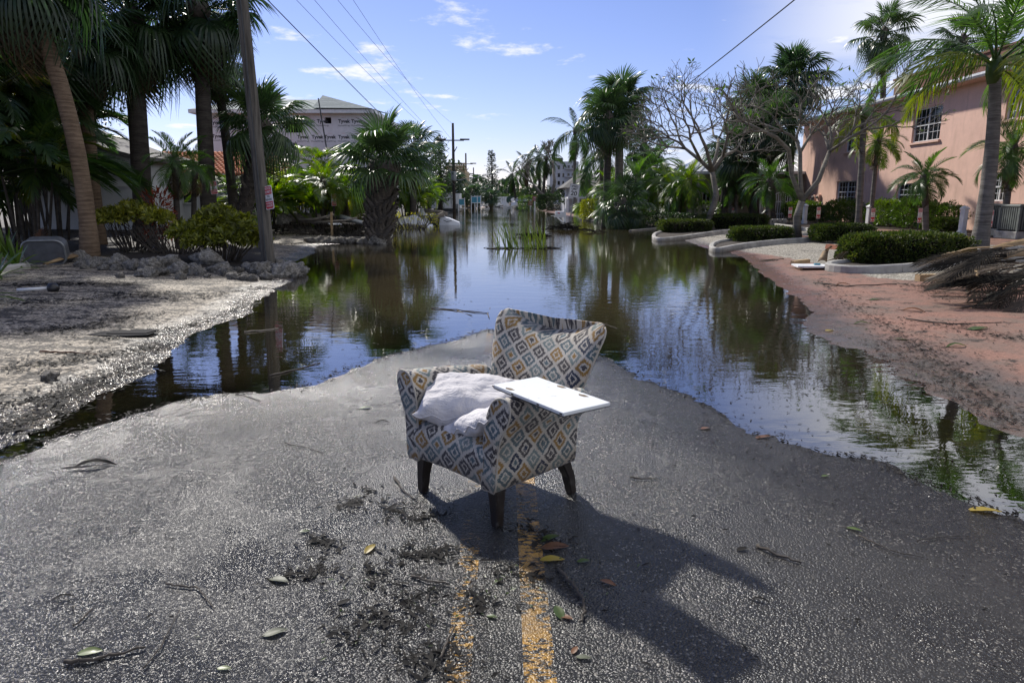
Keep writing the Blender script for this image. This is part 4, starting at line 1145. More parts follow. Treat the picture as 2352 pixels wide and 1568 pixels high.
for i, (x, Y, h_, n) in enumerate([(640, 31, 1.7, 6), (695, 35, 2.5, 8), (755, 38, 3.3, 8), (800, 35, 2.4, 7), (735, 31, 1.7, 5), (840, 40, 2.6, 7), (935, 42, 2.3, 7), (962, 62, 2.2, 7), (590, 29, 1.5, 6)]):
    areca_clump(AR[i], BY(x, Y), n, h_, 1.1, 70 + i, 'areca_green', 7, 1.05, 'areca palms below the wrapped house')
for i, (x, Y, ty) in enumerate([(742, 30.5, 418), (792, 31.5, 448), (836, 33, 455), (905, 39, 430), (985, 52, 440)]):
    feather_palm(['pygmy date palm leaning over the driftwood garden', 'pygmy date palm with a forked look beside the stout cabbage palm', 'dark pygmy date palm leaning towards the stout cabbage palm', 'pygmy date palm between two red signs beyond the stout cabbage palm', 'pygmy date palm by the sunken debris'][i], BY(x + (-4, 8, 18, 0, 0)[i], Y), TOP(x, ty, Y), 0.10, 0.09, 22, 1.15, seed=80 + i, mat='areca_green', bark='bark_dark', dead=3, yellow=3)
areca_clump('rust red dying areca palm clump behind the stout cabbage palm', BY(812, 34), 4, 1.1, 0.6, 91, 'red_leaf', 5, 0.7, name='areca_palm')
# right: twin sabals and friends
TW = 40.0
fp('left-hand slimmer trunk of the twin cabbage palms beside the speed limit sign', 1392, TW - 1, 1398, 272, 0.22, 0.19, n=40, s=1.02, seed=101, bark='bark_dark', emin=-50, dead=4)
fp('taller cabbage palm of the twin pair beside the speed limit sign', 1420, TW + 1, 1424, 240, 0.27, 0.22, n=46, s=1.12, seed=102, bark='bark_grey', emin=-50, dead=4)
fp('cabbage palm with a shaggy skirt of dead leaves behind the bare frangipani trees', 1732, 46, 1735, 250, 0.28, 0.25, n=44, s=1.3, seed=103, bark='bark_dark', emin=-54, dead=5)
fp('tallest cabbage palm between the two bare frangipani trees', 1808, 48, 1822, 188, 0.28, 0.25, n=46, s=1.4, seed=104, bark='bark_dark', mat='fan_dark', emin=-54, dead=5)
fp('cabbage palm leaning towards the pink building corner', 1770, 43, 1778, 292, 0.25, 0.22, n=36, s=1.15, seed=105, bark='bark_dark', emin=-54, dead=5)
fp('cabbage palm with a curved trunk behind the first bare frangipani', 1658, 44, 1692, 352, 0.28, 0.24, n=36, s=1.15, seed=106, bark='bark_dark', mat='fan_dark', emin=-54, dead=5, bend=(0.0, 0, 2.6))
fp('tall windblown fan palm with ragged leaves behind the pink building roof', 2022, 58, 2030, 78, 0.26, 0.20, n=30, s=1.45, seed=107, bark='bark_dark', emin=-78, dead=9)
fp('fan palm showing its crown above the pink building parapet', 2215, 56, 2212, 92, 0.24, 0.20, n=24, s=1.3, seed=108, bark='bark_dark', emin=-50, dead=2)
fp('drooping low fan palm with silvery leaves at the flooded verge', 1436, 37.5, 1432, 470, 0.25, 0.2, n=26, s=0.95, seed=109, bark='bark_dark', mat='fan_green', emin=-55, dead=2)
fp('shaggy cabbage palm behind the twin pair', 1478, 54, 1480, 340, 0.25, 0.22, n=34, s=1.1, seed=110, bark='bark_dark', mat='fan_dark', dead=12, emin=-74)
for i, (x, Y) in enumerate([(1345, 58), (1395, 46), (1450, 39)]):
    fan_palm(['fan palm seedling below the speed limit sign', 'fan palm seedling at the foot of the twin palms', 'fan palm seedling at the water edge'][i], BY(x, Y), BY(x, Y) + Vector((0, 0, 0.5)), 0.15, 0.14, 18, (0.9, 0.8, 0.6)[i], ('areca_green', 'fan_green', 'fan_green')[i], 'bark_dark', seed=120 + i, emin=5, dead=1, name='palm_seedling', short=True)
# coconut and queen palms
def qp(label, bx, Y, tx, ty, r0, r1, **k): return feather_palm(label, BY(bx, Y), TOP(tx, ty, Y), r0, r1, **k)
qp('lone coconut palm blown to one side behind the speed limit sign', 1318, 70, 1321, 300, 0.17, 0.14, n=18, s=1.05, mid=COCO, upm=COCO_UP, mat='feather_dark', bark='bark_grey', seed=131, dead=2, emin=-62, wind=0.7)
qp('feather palm with drooping fronds behind the twin cabbage palms', 1378, 52, 1382, 352, 0.14, 0.12, n=14, s=0.95, mid=COCO, upm=COCO_UP, mat='feather_dark', seed=132, dead=1, emin=-50)
bR = GG(2245, 582)
feather_palm('big queen palm with a smooth grey trunk in front of the pink building', bR, PY(2286, 150, bR.y), 0.205, 0.125, 17, 1.0, QUEEN, QUEEN_UP, 'feather_green', 'bark_grey', bend=Vector((0.12, 0, 2.6)), emax=80, emin=-8, seed=133, dead=0, yellow=5, shaft=True)
qp('slender queen palm with a thin trunk beside the pink building', 1972, 31, 1985, 262, 0.14, 0.12, n=13, s=0.62, mid=QUEEN, upm=QUEEN_UP, bark='bark_grey', seed=134, dead=1, emin=-25, shaft=True, yellow=3)
qp('feather palm whose fronds reach over the pink roof', 2420, 24, 2440, 60, 0.2, 0.16, n=16, s=1.0, mid=QUEEN, upm=QUEEN_UP, seed=135, dead=1, emin=-30)
# pygmy date palms right
PG = [(1998, 33, 2016, 328, 0.10, 1.1, 'pygmy date palm with hanging dead fronds below the pink upper window'), (2130, 27.5, 2124, 408, 0.12, 1.05, 'pygmy date palm in front of the pink lower window'),
      (2306, 25.5, 2326, 345, 0.12, 1.3, 'pygmy date palm beside the air conditioners'), (1582, 40, 1582, 418, 0.13, 1.3, 'pygmy date palm with a shaggy head by the beige porch'),
      (1692, 44, 1688, 426, 0.12, 1.2, 'pygmy date palm behind the clipped hedge by the beige wall'), (1762, 33.5, 1768, 420, 0.13, 1.25, 'pygmy date palm standing in the middle island'),
      (1728, 47, 1708, 432, 0.10, 1.2, 'slanting pygmy date palm along the beige wall'), (1470, 44, 1462, 415, 0.10, 1.55, 'pygmy date palm in the dense grove beside the flooded verge'),
      (1512, 46, 1500, 385, 0.10, 1.8, 'tall pygmy date palm in the dense grove beside the flooded verge'), (1536, 43, 1540, 428, 0.10, 1.45, 'pygmy date palm next to the bright green hedge'),
      (1346, 62, 1352, 420, 0.12, 1.3, 'dark date palm beside the white balcony house'), (1555, 41, 1562, 440, 0.10, 1.3, 'pygmy date palm leaning towards the beige porch'), (1418, 47, 1405, 440, 0.10, 1.4, 'pygmy date palm behind the twin trunks')]
for i, (bx, Y, tx, ty, r, s, lb) in enumerate(PG):
    qp(lb, bx, Y, tx, ty, r, r * 0.9, n=30, s=s, seed=140 + i, dead=4 if i in (0, 2) else 2, emin=-36, mat='feather_green' if i % 3 else 'areca_green', bark='bark_grey')
# bare frangipanis
def LP(b, x, y, dY=0.0): return PY(x, y, b.y + dY) - b
bf = GG(1640, 530)
bare_tree('bare grey frangipani with a wide forking crown beside the clipped hedge', bf,
          [([(0, 0, -0.2), LP(bf, 1628, 505), LP(bf, 1646, 450), LP(bf, 1636, 395)], 0.187, 0.116, 0),
           ([LP(bf, 1636, 395), LP(bf, 1610, 370), LP(bf, 1575, 342, 0.5)], 0.101, 0.068, 6), ([LP(bf, 1636, 395), LP(bf, 1622, 340, -0.8), LP(bf, 1610, 315, -1.0)], 0.094, 0.061, 6),
           ([LP(bf, 1636, 395), LP(bf, 1660, 360), LP(bf, 1690, 345, 0.8)], 0.101, 0.068, 6), ([LP(bf, 1636, 395), LP(bf, 1648, 345, 0.9), LP(bf, 1650, 320, 1.4)], 0.094, 0.061, 6),
           ([LP(bf, 1610, 370), LP(bf, 1585, 320, -1.2)], 0.072, 0.054, 5), ([LP(bf, 1660, 360), LP(bf, 1672, 310, -1.0)], 0.072, 0.054, 5)],
          5, 0.2, 5, R(33), 170, first=0.95, decay=0.80, flat=0.85, up=0.15)
bf2 = GG(1836, 552)
bare_tree('bare grey frangipani with three spreading limbs in front of the pink building', bf2,
          [([(0, 0, -0.2), LP(bf2, 1830, 500), LP(bf2, 1842, 462)], 0.144, 0.116, 0), ([LP(bf2, 1842, 462), LP(bf2, 1838, 400), LP(bf2, 1838, 350, 0.5), LP(bf2, 1830, 325, 0.5)], 0.086, 0.061, 5),
           ([LP(bf2, 1842, 462), LP(bf2, 1818, 400), LP(bf2, 1812, 345), LP(bf2, 1782, 315, -0.6), LP(bf2, 1760, 305, -0.8)], 0.086, 0.054, 5), ([LP(bf2, 1842, 462), LP(bf2, 1880, 415), LP(bf2, 1905, 348, 0.4)], 0.101, 0.068, 5),
           ([LP(bf2, 1905, 348, 0.4), LP(bf2, 1950, 318, -0.3), LP(bf2, 1985, 298, -0.5)], 0.058, 0.041, 5), ([LP(bf2, 1838, 350, 0.5), LP(bf2, 1862, 310, 0.9)], 0.058, 0.041, 5), ([LP(bf2, 1905, 348, 0.4), LP(bf2, 1895, 315, 1)], 0.050, 0.041, 4)],
          8, 0.2, 4, R(33), 130, first=0.80, decay=0.80, flat=0.85, up=0.14)
bf3 = BY(1262, 88)
bare_tree('large leafless grey tree beside the dark hedge down the street', bf3,
          [([(0, 0, -0.2), (0.1, 0, 1.2)], 0.4, 0.34, 0), ([(0.1, 0, 1.2), (-1.3, 0, 2.3), (-2.2, 0.3, 3.4)], 0.22, 0.12, 4), ([(0.1, 0, 1.2), (0.6, 0, 3.5), (0.4, 0.5, 5.2)], 0.26, 0.14, 5),
           ([(0.1, 0, 1.2), (2.2, 0, 2.8), (3.8, 0.3, 4.6)], 0.26, 0.14, 5), ([(0.1, 0, 1.2), (2.6, -0.5, 2.0), (4.2, 0, 3.2)], 0.18, 0.10, 4)], 15, 0.3, 5, R(24), 0, first=1.15, decay=0.78, flat=1.0, up=0.25, wob=0.06)
# clipped hedges of the parking islands
H = [('large clipped hedge in the island beside the heap of dead fronds', (2072, 606), (2.75, 1.25, 0.66), 17000, 0.062), ('clipped hedge in front of the slender queen palm', (1930, 555), (1.9, 1.1, 0.56), 9000, 0.062),
     ('clipped hedge in front of the island pygmy date palm', (1745, 556), (2.1, 1.0, 0.50), 9000, 0.062), ('rusty-tipped clipped hedge at the nose of the far island', (1572, 536), (2.3, 1.1, 0.56), 8000, 0.066), ('long clipped hedge beside the bare frangipani trunk', (1682, 528), (3.3, 1.2, 0.70), 11000, 0.066)]
for i, (lb, p, sz, n, lf) in enumerate(H):
    shrub(lb, GG(*p) + Vector((0, 0, 0.04)), sz, n, lf, 'hedge_green', R(6), 160 + i, 'hedge', 'hedge', 'clipped hedges of the parking islands', 8, shell=0.8)
WS = ['glossy shrub at the far end of the pink wall', 'glossy shrub under the small pink lower window', 'glossy shrub between the white bollards along the pink wall', 'glossy shrub under the paired pink lower window', 'shrub with bare twigs near the tall bollard', 'low strap-leaved tuft near the tall bollard', 'glossy shrub behind the bare frangipani fork']
for i, (x, Y, sz, n) in enumerate([(1835, 45, (3.4, 1.6, 1.6), 2200), (1935, 37, (2.6, 1.5, 1.7), 2000), (2035, 33, (2.2, 1.4, 1.75), 2200), (2092, 30.5, (2.2, 1.4, 1.75), 2400), (2155, 28.5, (2.0, 1.3, 1.5), 1700), (2172, 26.5, (1.3, 0.8, 0.75), 900), (1885, 40.5, (3.0, 1.5, 1.2), 1800)]):
    q = PX(x, 520, 18.75 if i != 5 else 18.2); shrub(WS[i], Vector((q.x, q.y, hz(q.x, q.y))), (sz[1], sz[0] * 1.15, sz[2] * 0.74), n * 3, 0.095, 'shrub_green' if i not in (5, 6) else 'hedge_green', 0, 170 + i, 'shrub', 'shrub', 'shrubs along the pink wall', 26 if i == 4 else 12, ex=2.8, lumpy=0.45)
shrub('bright green hedge in the grove beside the beige porch', BY(1515, 44), (3.4, 1.3, 1.2), 5000, 0.12, 'areca_green', 0, 181, 'shrub', 'shrub')
shrub('yellow-green shrub at the water edge by the speed limit sign', BY(1375, 50), (2.6, 1.6, 1.5), 4000, 0.13, 'shrub_lime', 0, 182, 'shrub', 'shrub')
shrub('dark undergrowth between the twin palms and the far island', BY(1490, 38.5), (4.6, 1.4, 0.7), 5000, 0.12, 'tree_dark', 0, 183, 'shrub', 'shrub')
shrub('shrub beneath the beige porch', BY(1610, 44), (2.2, 1.2, 1.2), 1300, 0.11, 'shrub_green', 0, 184, 'shrub', 'shrub')
shrub('dark square hedge far down the street', BY(1290, 86), (6.0, 2.0, 1.9), 6000, 0.2, 'tree_dark', 0, 185, 'hedge', 'hedge')
shrub('bright green shrub beside the square dark hedge', BY(1222, 92), (3.4, 2.0, 1.9), 1400, 0.2, 'shrub_green', 0, 186, 'shrub', 'shrub')
# strap-leaved plants at the far left foreground
def rosette(label, base, n, L, seed, mat='shrub_green', w_=0.035):
    g = np.random.default_rng(seed); t = thing('strap_plant', label, 'plant', base)
    az = np.arange(n) * GA; el = np.linspace(1.35, 0.25, n) + g.normal(0, 0.08, n)
    tt = np.array([0, 0.3, 0.6, 0.85, 1.0]); ln = L * g.uniform(0.7, 1.1, n)
    for i in range(n):
        d = np.array([math.cos(az[i]) * math.cos(el[i]), math.sin(az[i]) * math.cos(el[i]), math.sin(el[i])])
        P = d[None] * ln[i] * tt[:, None]; P[:, 2] -= 0.45 * ln[i] * tt ** 2 * math.cos(el[i])
        s = np.array([[-math.sin(az[i]), math.cos(az[i]), 0.15]])
        V, F = nstrips(P[None], (w_ * np.array([0.8, 1, 0.9, 0.6, 0.05]))[None], s)
        obj('leaf', npmesh(V, F, True), MT[mat], t)
    return t
for i, (x, y, n, L) in enumerate([(-10, 640, 26, 0.9), (38, 615, 22, 0.8), (-60, 690, 24, 0.8), (14, 588, 20, 1.0)]):
    rosette(['strap-leaved plant beside the broken kerb', 'strap-leaved plant next to the grey tub', 'strap-leaved plant at the edge of the shell verge', 'tall strap-leaved plant behind the broken kerb'][i], GG(x, y), n, L, 190 + i)
# street trees further off
FT = 'trees lining the flooded street'
def far(i, x, Y, top, rx, mat='tree_dark', lab=None, n=1800, leaf=0.35):
    b = BY(x, Y); h_ = (PY(x, top, Y).z - b.z)
    leafy_tree(lab, b, h_ * 1.02, rx, h_ * 0.42, n, leaf, mat, seed=200 + i, zc=0.56, clumps=30, group=FT, tr=0.2)
FL = [(985, 78, 336, 3.2, 'tree_dark', 'tall dark needle-leaved tree with a broken top by the first far utility pole'), (940, 62, 372, 3.0, 'tree_dark', 'dark tree behind the pygmy palms before the white trailer'), (1018, 92, 400, 2.6, 'tree_mid', 'green tree in front of the cream building'),
      (1072, 120, 436, 3.2, 'tree_mid', 'tree at the foot of the second far utility pole'), (1100, 140, 438, 3.4, 'tree_dark', 'dark tree below the tall Norfolk pine'), (1052, 104, 432, 2.6, 'tree_dark', 'dark tree between the first two far utility poles'),
      (1135, 165, 440, 4.0, 'tree_mid', 'tree behind the tall Norfolk pine'), (1165, 190, 438, 5.0, 'tree_dark', 'dark tree closing the end of the street'), (1195, 175, 436, 4.0, 'tree_mid', 'tree beside the leaning coconut palms'),
      (1225, 120, 425, 3.0, 'tree_mid', 'tree under the leaning coconut palms'), (1245, 100, 425, 3.0, 'tree_dark', 'dark tree behind the leafless grey tree'), (1355, 80, 420, 4.0, 'tree_dark', 'dark tree behind the white balcony house'),
      (1445, 62, 400, 3.4, 'tree_dark', 'dark tree behind the twin cabbage palms'), (1520, 66, 395, 3.4, 'tree_dark', 'dark tree behind the pygmy palm grove'), (865, 58, 395, 3.4, 'tree_mid', 'tree behind the stout cabbage palm'),
      (560, 62, 330, 3.4, 'tree_mid', 'tree beside the wrapped house'), (420, 48, 350, 3.2, 'tree_mid', 'tree behind the orange tiled roof'), (250, 45, 330, 3.4, 'tree_mid', 'tree behind the white garage'), (1760, 68, 372, 3.4, 'tree_dark', 'dark tree behind the beige house'),
      (1620, 72, 392, 3.4, 'tree_mid', 'green tree behind the beige porch'), (1148, 230, 446, 9, 'tree_dark', 'broad dark tree beyond the end of the street'), (1215, 230, 444, 9, 'tree_dark', 'second broad dark tree beyond the end of the street'), (1060, 200, 440, 8, 'tree_dark', 'broad dark tree behind the row of utility poles')]
for i, (x, Y, tp, rx, mt, lb) in enumerate(FL): far(i, x, Y, tp, rx, mt, lb)
for i, (bx, Y, tx, ty, s) in enumerate([(1188, 120, 1176, 392, 1.05), (1215, 105, 1208, 372, 1.05), (1240, 98, 1238, 356, 1.0), (1245, 96, 1254, 352, 0.9)]):
    qp(['leaning coconut palm at the end of the row down the street', 'windblown coconut palm in the row down the street', 'dark coconut palm beside the leafless grey tree', 'coconut palm touching the leafless grey tree'][i], bx, Y, tx, ty + 10, 0.22, 0.17, n=16, s=s, mid=COCO, upm=COCO_UP, mat='feather_dark', bark='bark_dark', seed=240 + i, dead=2, emin=-60, wind=0.6)
for i, (x, Y, ty, s) in enumerate([(1098, 150, 428, 1.6), (1150, 175, 432, 1.7), (1172, 170, 428, 1.7), (1118, 130, 440, 1.2), (1085, 112, 446, 1.2), (1128, 110, 452, 1.0), (1040, 90, 425, 1.2)]):
    fp(['far cabbage palm between the leaning utility poles', 'far cabbage palm in front of the broad dark tree', 'taller far cabbage palm closing the street', 'far cabbage palm below the tall Norfolk pine', 'far cabbage palm behind the blue panels', 'low far cabbage palm at the foot of the Norfolk pine', 'cabbage palm in front of the cream building'][i], x, Y, x, ty, 0.2, 0.18, n=20, s=s, seed=250 + i, far=True, bark='bark_dark', mat='fan_dark', emin=-55, dead=2, group='far cabbage palms')
# Norfolk pine
def norfolk(label, base, h_, seed):
    t = thing('norfolk_pine', label, 'tree', base); g = random.Random(seed)
    MB().tube([(0, 0, -0.3), (0.1, 0, h_ * 0.5), (0, 0, h_)], [0.32, 0.2, 0.04], 7).build('trunk', MT['bark_dark'], t, True)
    P = []; mb = MB()
    for i in range(26):
        z = h_ * (0.14 + 0.85 * i / 26); L = (1 - i / 26) ** 0.6 * h_ * 0.135 + 0.45
        for k in range(6):
            if g.random() < 0.22: continue
            a = i * 0.5 + k * 1.047 + g.uniform(-.2, .2); l_ = L * g.uniform(0.6, 1.1)
            d = Vector((math.cos(a), math.sin(a), -0.12))
            mb.tube([(0, 0, z), Vector((0, 0, z)) + d * l_ * 0.6, Vector((0, 0, z)) + Vector((d.x, d.y, 0.06)) * l_], [0.05, 0.04, 0.02], 4)
            for q in range(8):
                f = 0.4 + 0.6 * q / 7
                P.append(Vector((0, 0, z)) + d * l_ * f + Vector((g.gauss(0, .12), g.gauss(0, .12), g.gauss(0, .10) + 0.1)))
    mb.build('branches', MT['bark_dark'], t)
    obj('crown', leaf_cloud(np.array(P), 0.42, seed, 0.6, 0.35), MT['tree_dark'], t)
bn = BY(1130, 140); norfolk('tall Norfolk pine standing above the end of the street', bn, PY(1131, 344, 140).z - bn.z, 5)
bn = BY(1012, 82); norfolk('narrow broken conifer spire beside the first far utility pole', bn, PY(1012, 310, 82).z - bn.z, 9)
# ------------------------------------------------------------------ buildings and street furniture
def stucco(name, base, dirt=0.25, sc=1.2):
    m = Mat(name); c = m.coord('Object'); p = m.noise(c, 45, 5, 0.7); q = m.noise(c, sc, 6, 0.65)
    st = m.noise(m.coord('Object', (1.5, 1.5, 0.25)), 1.6, 5, 0.65)
    col = m.mix(m.rng(q, 0.3, 0.7), tuple(v * 0.86 for v in base), base)
    col = m.mix(m.math('MULTIPLY', m.rng(st, 0.5, 0.78), dirt), col, tuple(v * 0.45 for v in base))
    m.set(base=col, rough=0.9, spec=0.2, normal=m.bump(p, 0.6, 0.012)); MT[name] = m.m
stucco('pink_stucco', (0.72, 0.475, 0.375), 0.45); stucco('brown_stucco', (0.20, 0.105, 0.080)); stucco('white_stucco', (0.52, 0.53, 0.53)); stucco('beige_stucco', (0.36, 0.31, 0.24)); stucco('green_stucco', (0.44, 0.45, 0.36)); stucco('cream_stucco', (0.46, 0.36, 0.22)); stucco('condo_white', (0.42, 0.44, 0.46), 0.3, 0.3)
simple('white_paint', (0.66, 0.67, 0.67), 0.5, 0.08, 5, 0.1, 0.002, dirt=0.3)
simple('white_trim', (0.60, 0.61, 0.61), 0.45, 0.06, 5, 0.0)
simple('metal_grey', (0.22, 0.23, 0.23), 0.45, 0.2, 8, 0.1, 0.002, 0.6)
simple('dark_metal', (0.045, 0.05, 0.05), 0.5, 0.3, 8, 0.1, 0.002)
simple('black_plastic', (0.015, 0.015, 0.017), 0.35, 0.3, 8, 0.05, 0.002)
simple('grey_plastic', (0.085, 0.09, 0.10), 0.35, 0.2, 6, 0.05, 0.002)
simple('ac_green', (0.10, 0.115, 0.105), 0.6, 0.2, 6, 0.1, 0.002)
simple('concrete', (0.30, 0.29, 0.265), 0.85, 0.25, 5, 0.5, 0.006, dirt=0.55)
simple('terracotta', (0.36, 0.125, 0.06), 0.75, 0.2, 7, 0.3, 0.004)
simple('orange_tile', (0.42, 0.155, 0.075), 0.8, 0.3, 3, 0.3, 0.006)
simple('roof_grey', (0.08, 0.075, 0.07), 0.9, 0.3, 5)
simple('sign_red', (0.50, 0.022, 0.035), 0.4, 0.12, 8, 0)
simple('sign_white', (0.72, 0.72, 0.71), 0.4, 0.05, 8, 0)
simple('sign_black', (0.012, 0.012, 0.014), 0.5, 0.1, 8, 0)
simple('blue_panel', (0.05, 0.22, 0.30), 0.5, 0.2, 5, 0)
simple('dumpster_green', (0.012, 0.045, 0.030), 0.5, 0.3, 3, 0.2, 0.01)
simple('brick_brown', (0.10, 0.055, 0.03), 0.9, 0.3, 9)
simple('tarp_white', (0.62, 0.64, 0.68), 0.55, 0.1, 3, 0.5, 0.03)
simple('driftwood', (0.20, 0.175, 0.145), 0.85, 0.3, 6, 0.4, 0.006)
simple('raw_timber', (0.42, 0.29, 0.15), 0.7, 0.2, 6, 0.3, 0.004)
m = Mat('glass'); m.set(base=(0.012, 0.015, 0.018), rough=0.06, spec=0.6); MT['glass'] = m.m
m = Mat('void'); m.set(base=(0.008, 0.008, 0.009), rough=0.9, spec=0.1); MT['void'] = m.m
m = Mat('house_wrap'); c = m.coord('Object')
wv = m.noise(m.coord('Object', (1.2, 1, 0.6)), 2.2, 4, 0.6)
m.set(base=m.mix(m.rng(m.noise(c, 1.1, 6, 0.7), 0.4, 0.75), (0.62, 0.61, 0.63), (0.76, 0.75, 0.77)), rough=0.7, normal=m.bump(wv, 0.4, 0.06)); MT['wrap'] = m.m
m = Mat('roof_membrane'); c = m.coord('Object'); s = m.node('ShaderNodeSeparateXYZ'); m.l.new(c, s.inputs[0])
bd_ = m.math('FRACT', m.math('MULTIPLY', s.outputs[2], 2.6)); n = m.noise(m.coord('Object', (0.6, 0.6, 5)), 2.0, 5, 0.7)
m.set(base=m.mix(m.math('MAXIMUM', m.rng(bd_, 0.90, 0.97), m.rng(n, 0.56, 0.7)), (0.19, 0.225, 0.225), (0.34, 0.375, 0.375)), rough=0.85, spec=0.15, normal=m.bump(n, 0.5, 0.05)); MT['membrane'] = m.m
m = Mat('metal_roof'); m.set(base=(0.55, 0.56, 0.55), rough=0.4); MT['metal_roof'] = m.m
# pole wood
m = Mat('pole_wood'); c = m.coord('Object', (7, 7, 0.5)); n = m.noise(c, 2.0, 6, 0.65); kn = m.vor(m.coord('Object', (3, 3, 1.3)), 1.0, 'Distance')
m.set(base=m.mix(m.rng(n, 0.3, 0.7), (0.030, 0.027, 0.022), (0.13, 0.118, 0.098)), rough=0.85, normal=m.bump(n, 0.9, 0.02)); MT['pole_wood'] = m.m

_tx = {}
def text_mesh(body, size, align='CENTER', bold=0.0):
    k = (body, size, align, bold)
    if k not in _tx:
        cu = bpy.data.curves.new('t', 'FONT'); cu.body = body; cu.size = size; cu.align_x = align; cu.align_y = 'CENTER'; cu.offset = bold; cu.resolution_u = 3
        o = bpy.data.objects.new('t', cu); C.objects.link(o)
        dg = bpy.context.evaluated_depsgraph_get()
        me = bpy.data.meshes.new_from_object(o.evaluated_get(dg))
        bpy.data.objects.remove(o); _tx[k] = me
    return _tx[k].copy()
def lettering(parent, body, size, x, z, y, mat, name='lettering', sx=1.0, bold=0.0):
    """text on a plate that faces -Y of its parent"""
    o = obj(name, text_mesh(body, size, bold=bold), MT[mat], parent, (x, y, z), (math.pi / 2, 0, 0)); o.scale = (sx, 1, 1); return o
def rrect(w_, h_, r, n=4):
    P = []
    for cx, cz, a0 in ((w_ / 2 - r, h_ / 2 - r, 0), (-w_ / 2 + r, h_ / 2 - r, 90), (-w_ / 2 + r, -h_ / 2 + r, 180), (w_ / 2 - r, -h_ / 2 + r, 270)):
        for i in range(n + 1):
            a = R(a0 + 90 * i / n); P.append((cx + r * math.cos(a), cz + r * math.sin(a)))
    return P
def plate(name, poly, y0, y1, mat, parent, dz=0, dx=0):
    n = len(poly)
    vs = [(x + dx, y0, z + dz) for x, z in poly] + [(x + dx, y1, z + dz) for x, z in poly]
    fs = [tuple(range(n)), tuple(range(2 * n - 1, n - 1, -1))] + [(i, n + i, n + (i + 1) % n, (i + 1) % n) for i in range(n)]
    return obj(name, rawmesh(vs, fs), MT[mat], parent)

# wall builder: plane with true openings, u along the wall, z up; n = outward normal side
def wall_open(u0, u1, z0, z1, ops, depth, to3):
    us = sorted({u0, u1} | {q for o in ops for q in o[:2]}); zs_ = sorted({z0, z1} | {q for o in ops for q in o[2:]})
    mb = MB()
    for i in range(len(us) - 1):
        for j in range(len(zs_) - 1):
            cu, cz = (us[i] + us[i + 1]) / 2, (zs_[j] + zs_[j + 1]) / 2
            if any(o[0] < cu < o[1] and o[2] < cz < o[3] for o in ops): continue
            mb.add([to3(us[i], 0, zs_[j]), to3(us[i + 1], 0, zs_[j]), to3(us[i + 1], 0, zs_[j + 1]), to3(us[i], 0, zs_[j + 1])], [(0, 1, 2, 3)])
    for a, b, c, d in ops:
        q = [(a, c), (b, c), (b, d), (a, d)]
        for k in range(4):
            (p, r), (s, t_) = q[k], q[(k + 1) % 4]
            mb.add([to3(p, 0, r), to3(s, 0, t_), to3(s, depth, t_), to3(p, depth, r)], [(0, 1, 2, 3)])
    return mb
def window(parent, u0, u1, z0, z1, to3, dep, cols=2, rows=2, mull=(3, 2), sill=None, fmat='white_trim'):
    """framed window with panes set dep behind the wall face"""
    wn = None
    def bar(a, b, c, d, y0, y1):
        mb = MB(); P = [to3(a, y0, c), to3(b, y0, c), to3(b, y1, c), to3(a, y1, c), to3(a, y0, d), to3(b, y0, d), to3(b, y1, d), to3(a, y1, d)]
        mb.add(P, [(3, 2, 1, 0), (4, 5, 6, 7), (0, 1, 5, 4), (1, 2, 6, 5), (2, 3, 7, 6), (3, 0, 4, 7)]); return mb
    f = 0.055
    fr = MB()
    for a, b, c, d in ((u0, u0 + f, z0, z1), (u1 - f, u1, z0, z1), (u0 + f, u1 - f, z0, z0 + f), (u0 + f, u1 - f, z1 - f, z1)):
        q = bar(a, b, c, d, dep - 0.05, dep + 0.03); fr.add(q.v, q.f)
    wn = fr.build('window', MT[fmat], parent)
    cw = (u1 - u0 - 2 * f) / cols; rh = (z1 - z0 - 2 * f) / rows
    for i in range(cols):
        for j in range(rows):
            a, b = u0 + f + i * cw, u0 + f + (i + 1) * cw; c, d = z0 + f + j * rh, z0 + f + (j + 1) * rh
            bar(a + 0.002, b - 0.002, c + 0.002, d - 0.002, dep + 0.012, dep + 0.02).build('pane', MT['glass'], wn)
    mb = MB()
    for i in range(1, cols):
        q = bar(u0 + f + i * cw - 0.035, u0 + f + i * cw + 0.035, z0 + f, z1 - f, dep - 0.035, dep + 0.008); mb.add(q.v, q.f)
    for j in range(1, rows):
        q = bar(u0 + f, u1 - f, z0 + f + j * rh - 0.03, z0 + f + j * rh + 0.03, dep - 0.03, dep + 0.007); mb.add(q.v, q.f)
    if cols > 1 or rows > 1: mb.build('mullion', MT[fmat], wn)
    if mull:
        mb = MB()
        for i in range(cols):
            for k in range(1, mull[0]):
                x = u0 + f + i * cw + cw * k / mull[0]; q = bar(x - 0.009, x + 0.009, z0 + f, z1 - f, dep - 0.002, dep + 0.0105); mb.add(q.v, q.f)
        for k in range(1, mull[1] * rows):
            if k % mull[1] == 0: continue
            z = z0 + f + (z1 - z0 - 2 * f) * k / (mull[1] * rows); q = bar(u0 + f, u1 - f, z - 0.009, z + 0.009, dep - 0.001, dep + 0.0115); mb.add(q.v, q.f)
        mb.build('glazing_bars', MT[fmat], wn)
    if sill: bar(u0 - 0.10, u1 + 0.10, z0 - 0.10, z0 - 0.003, -0.10, dep - 0.055).build('sill', MT[sill], wn)
    return wn

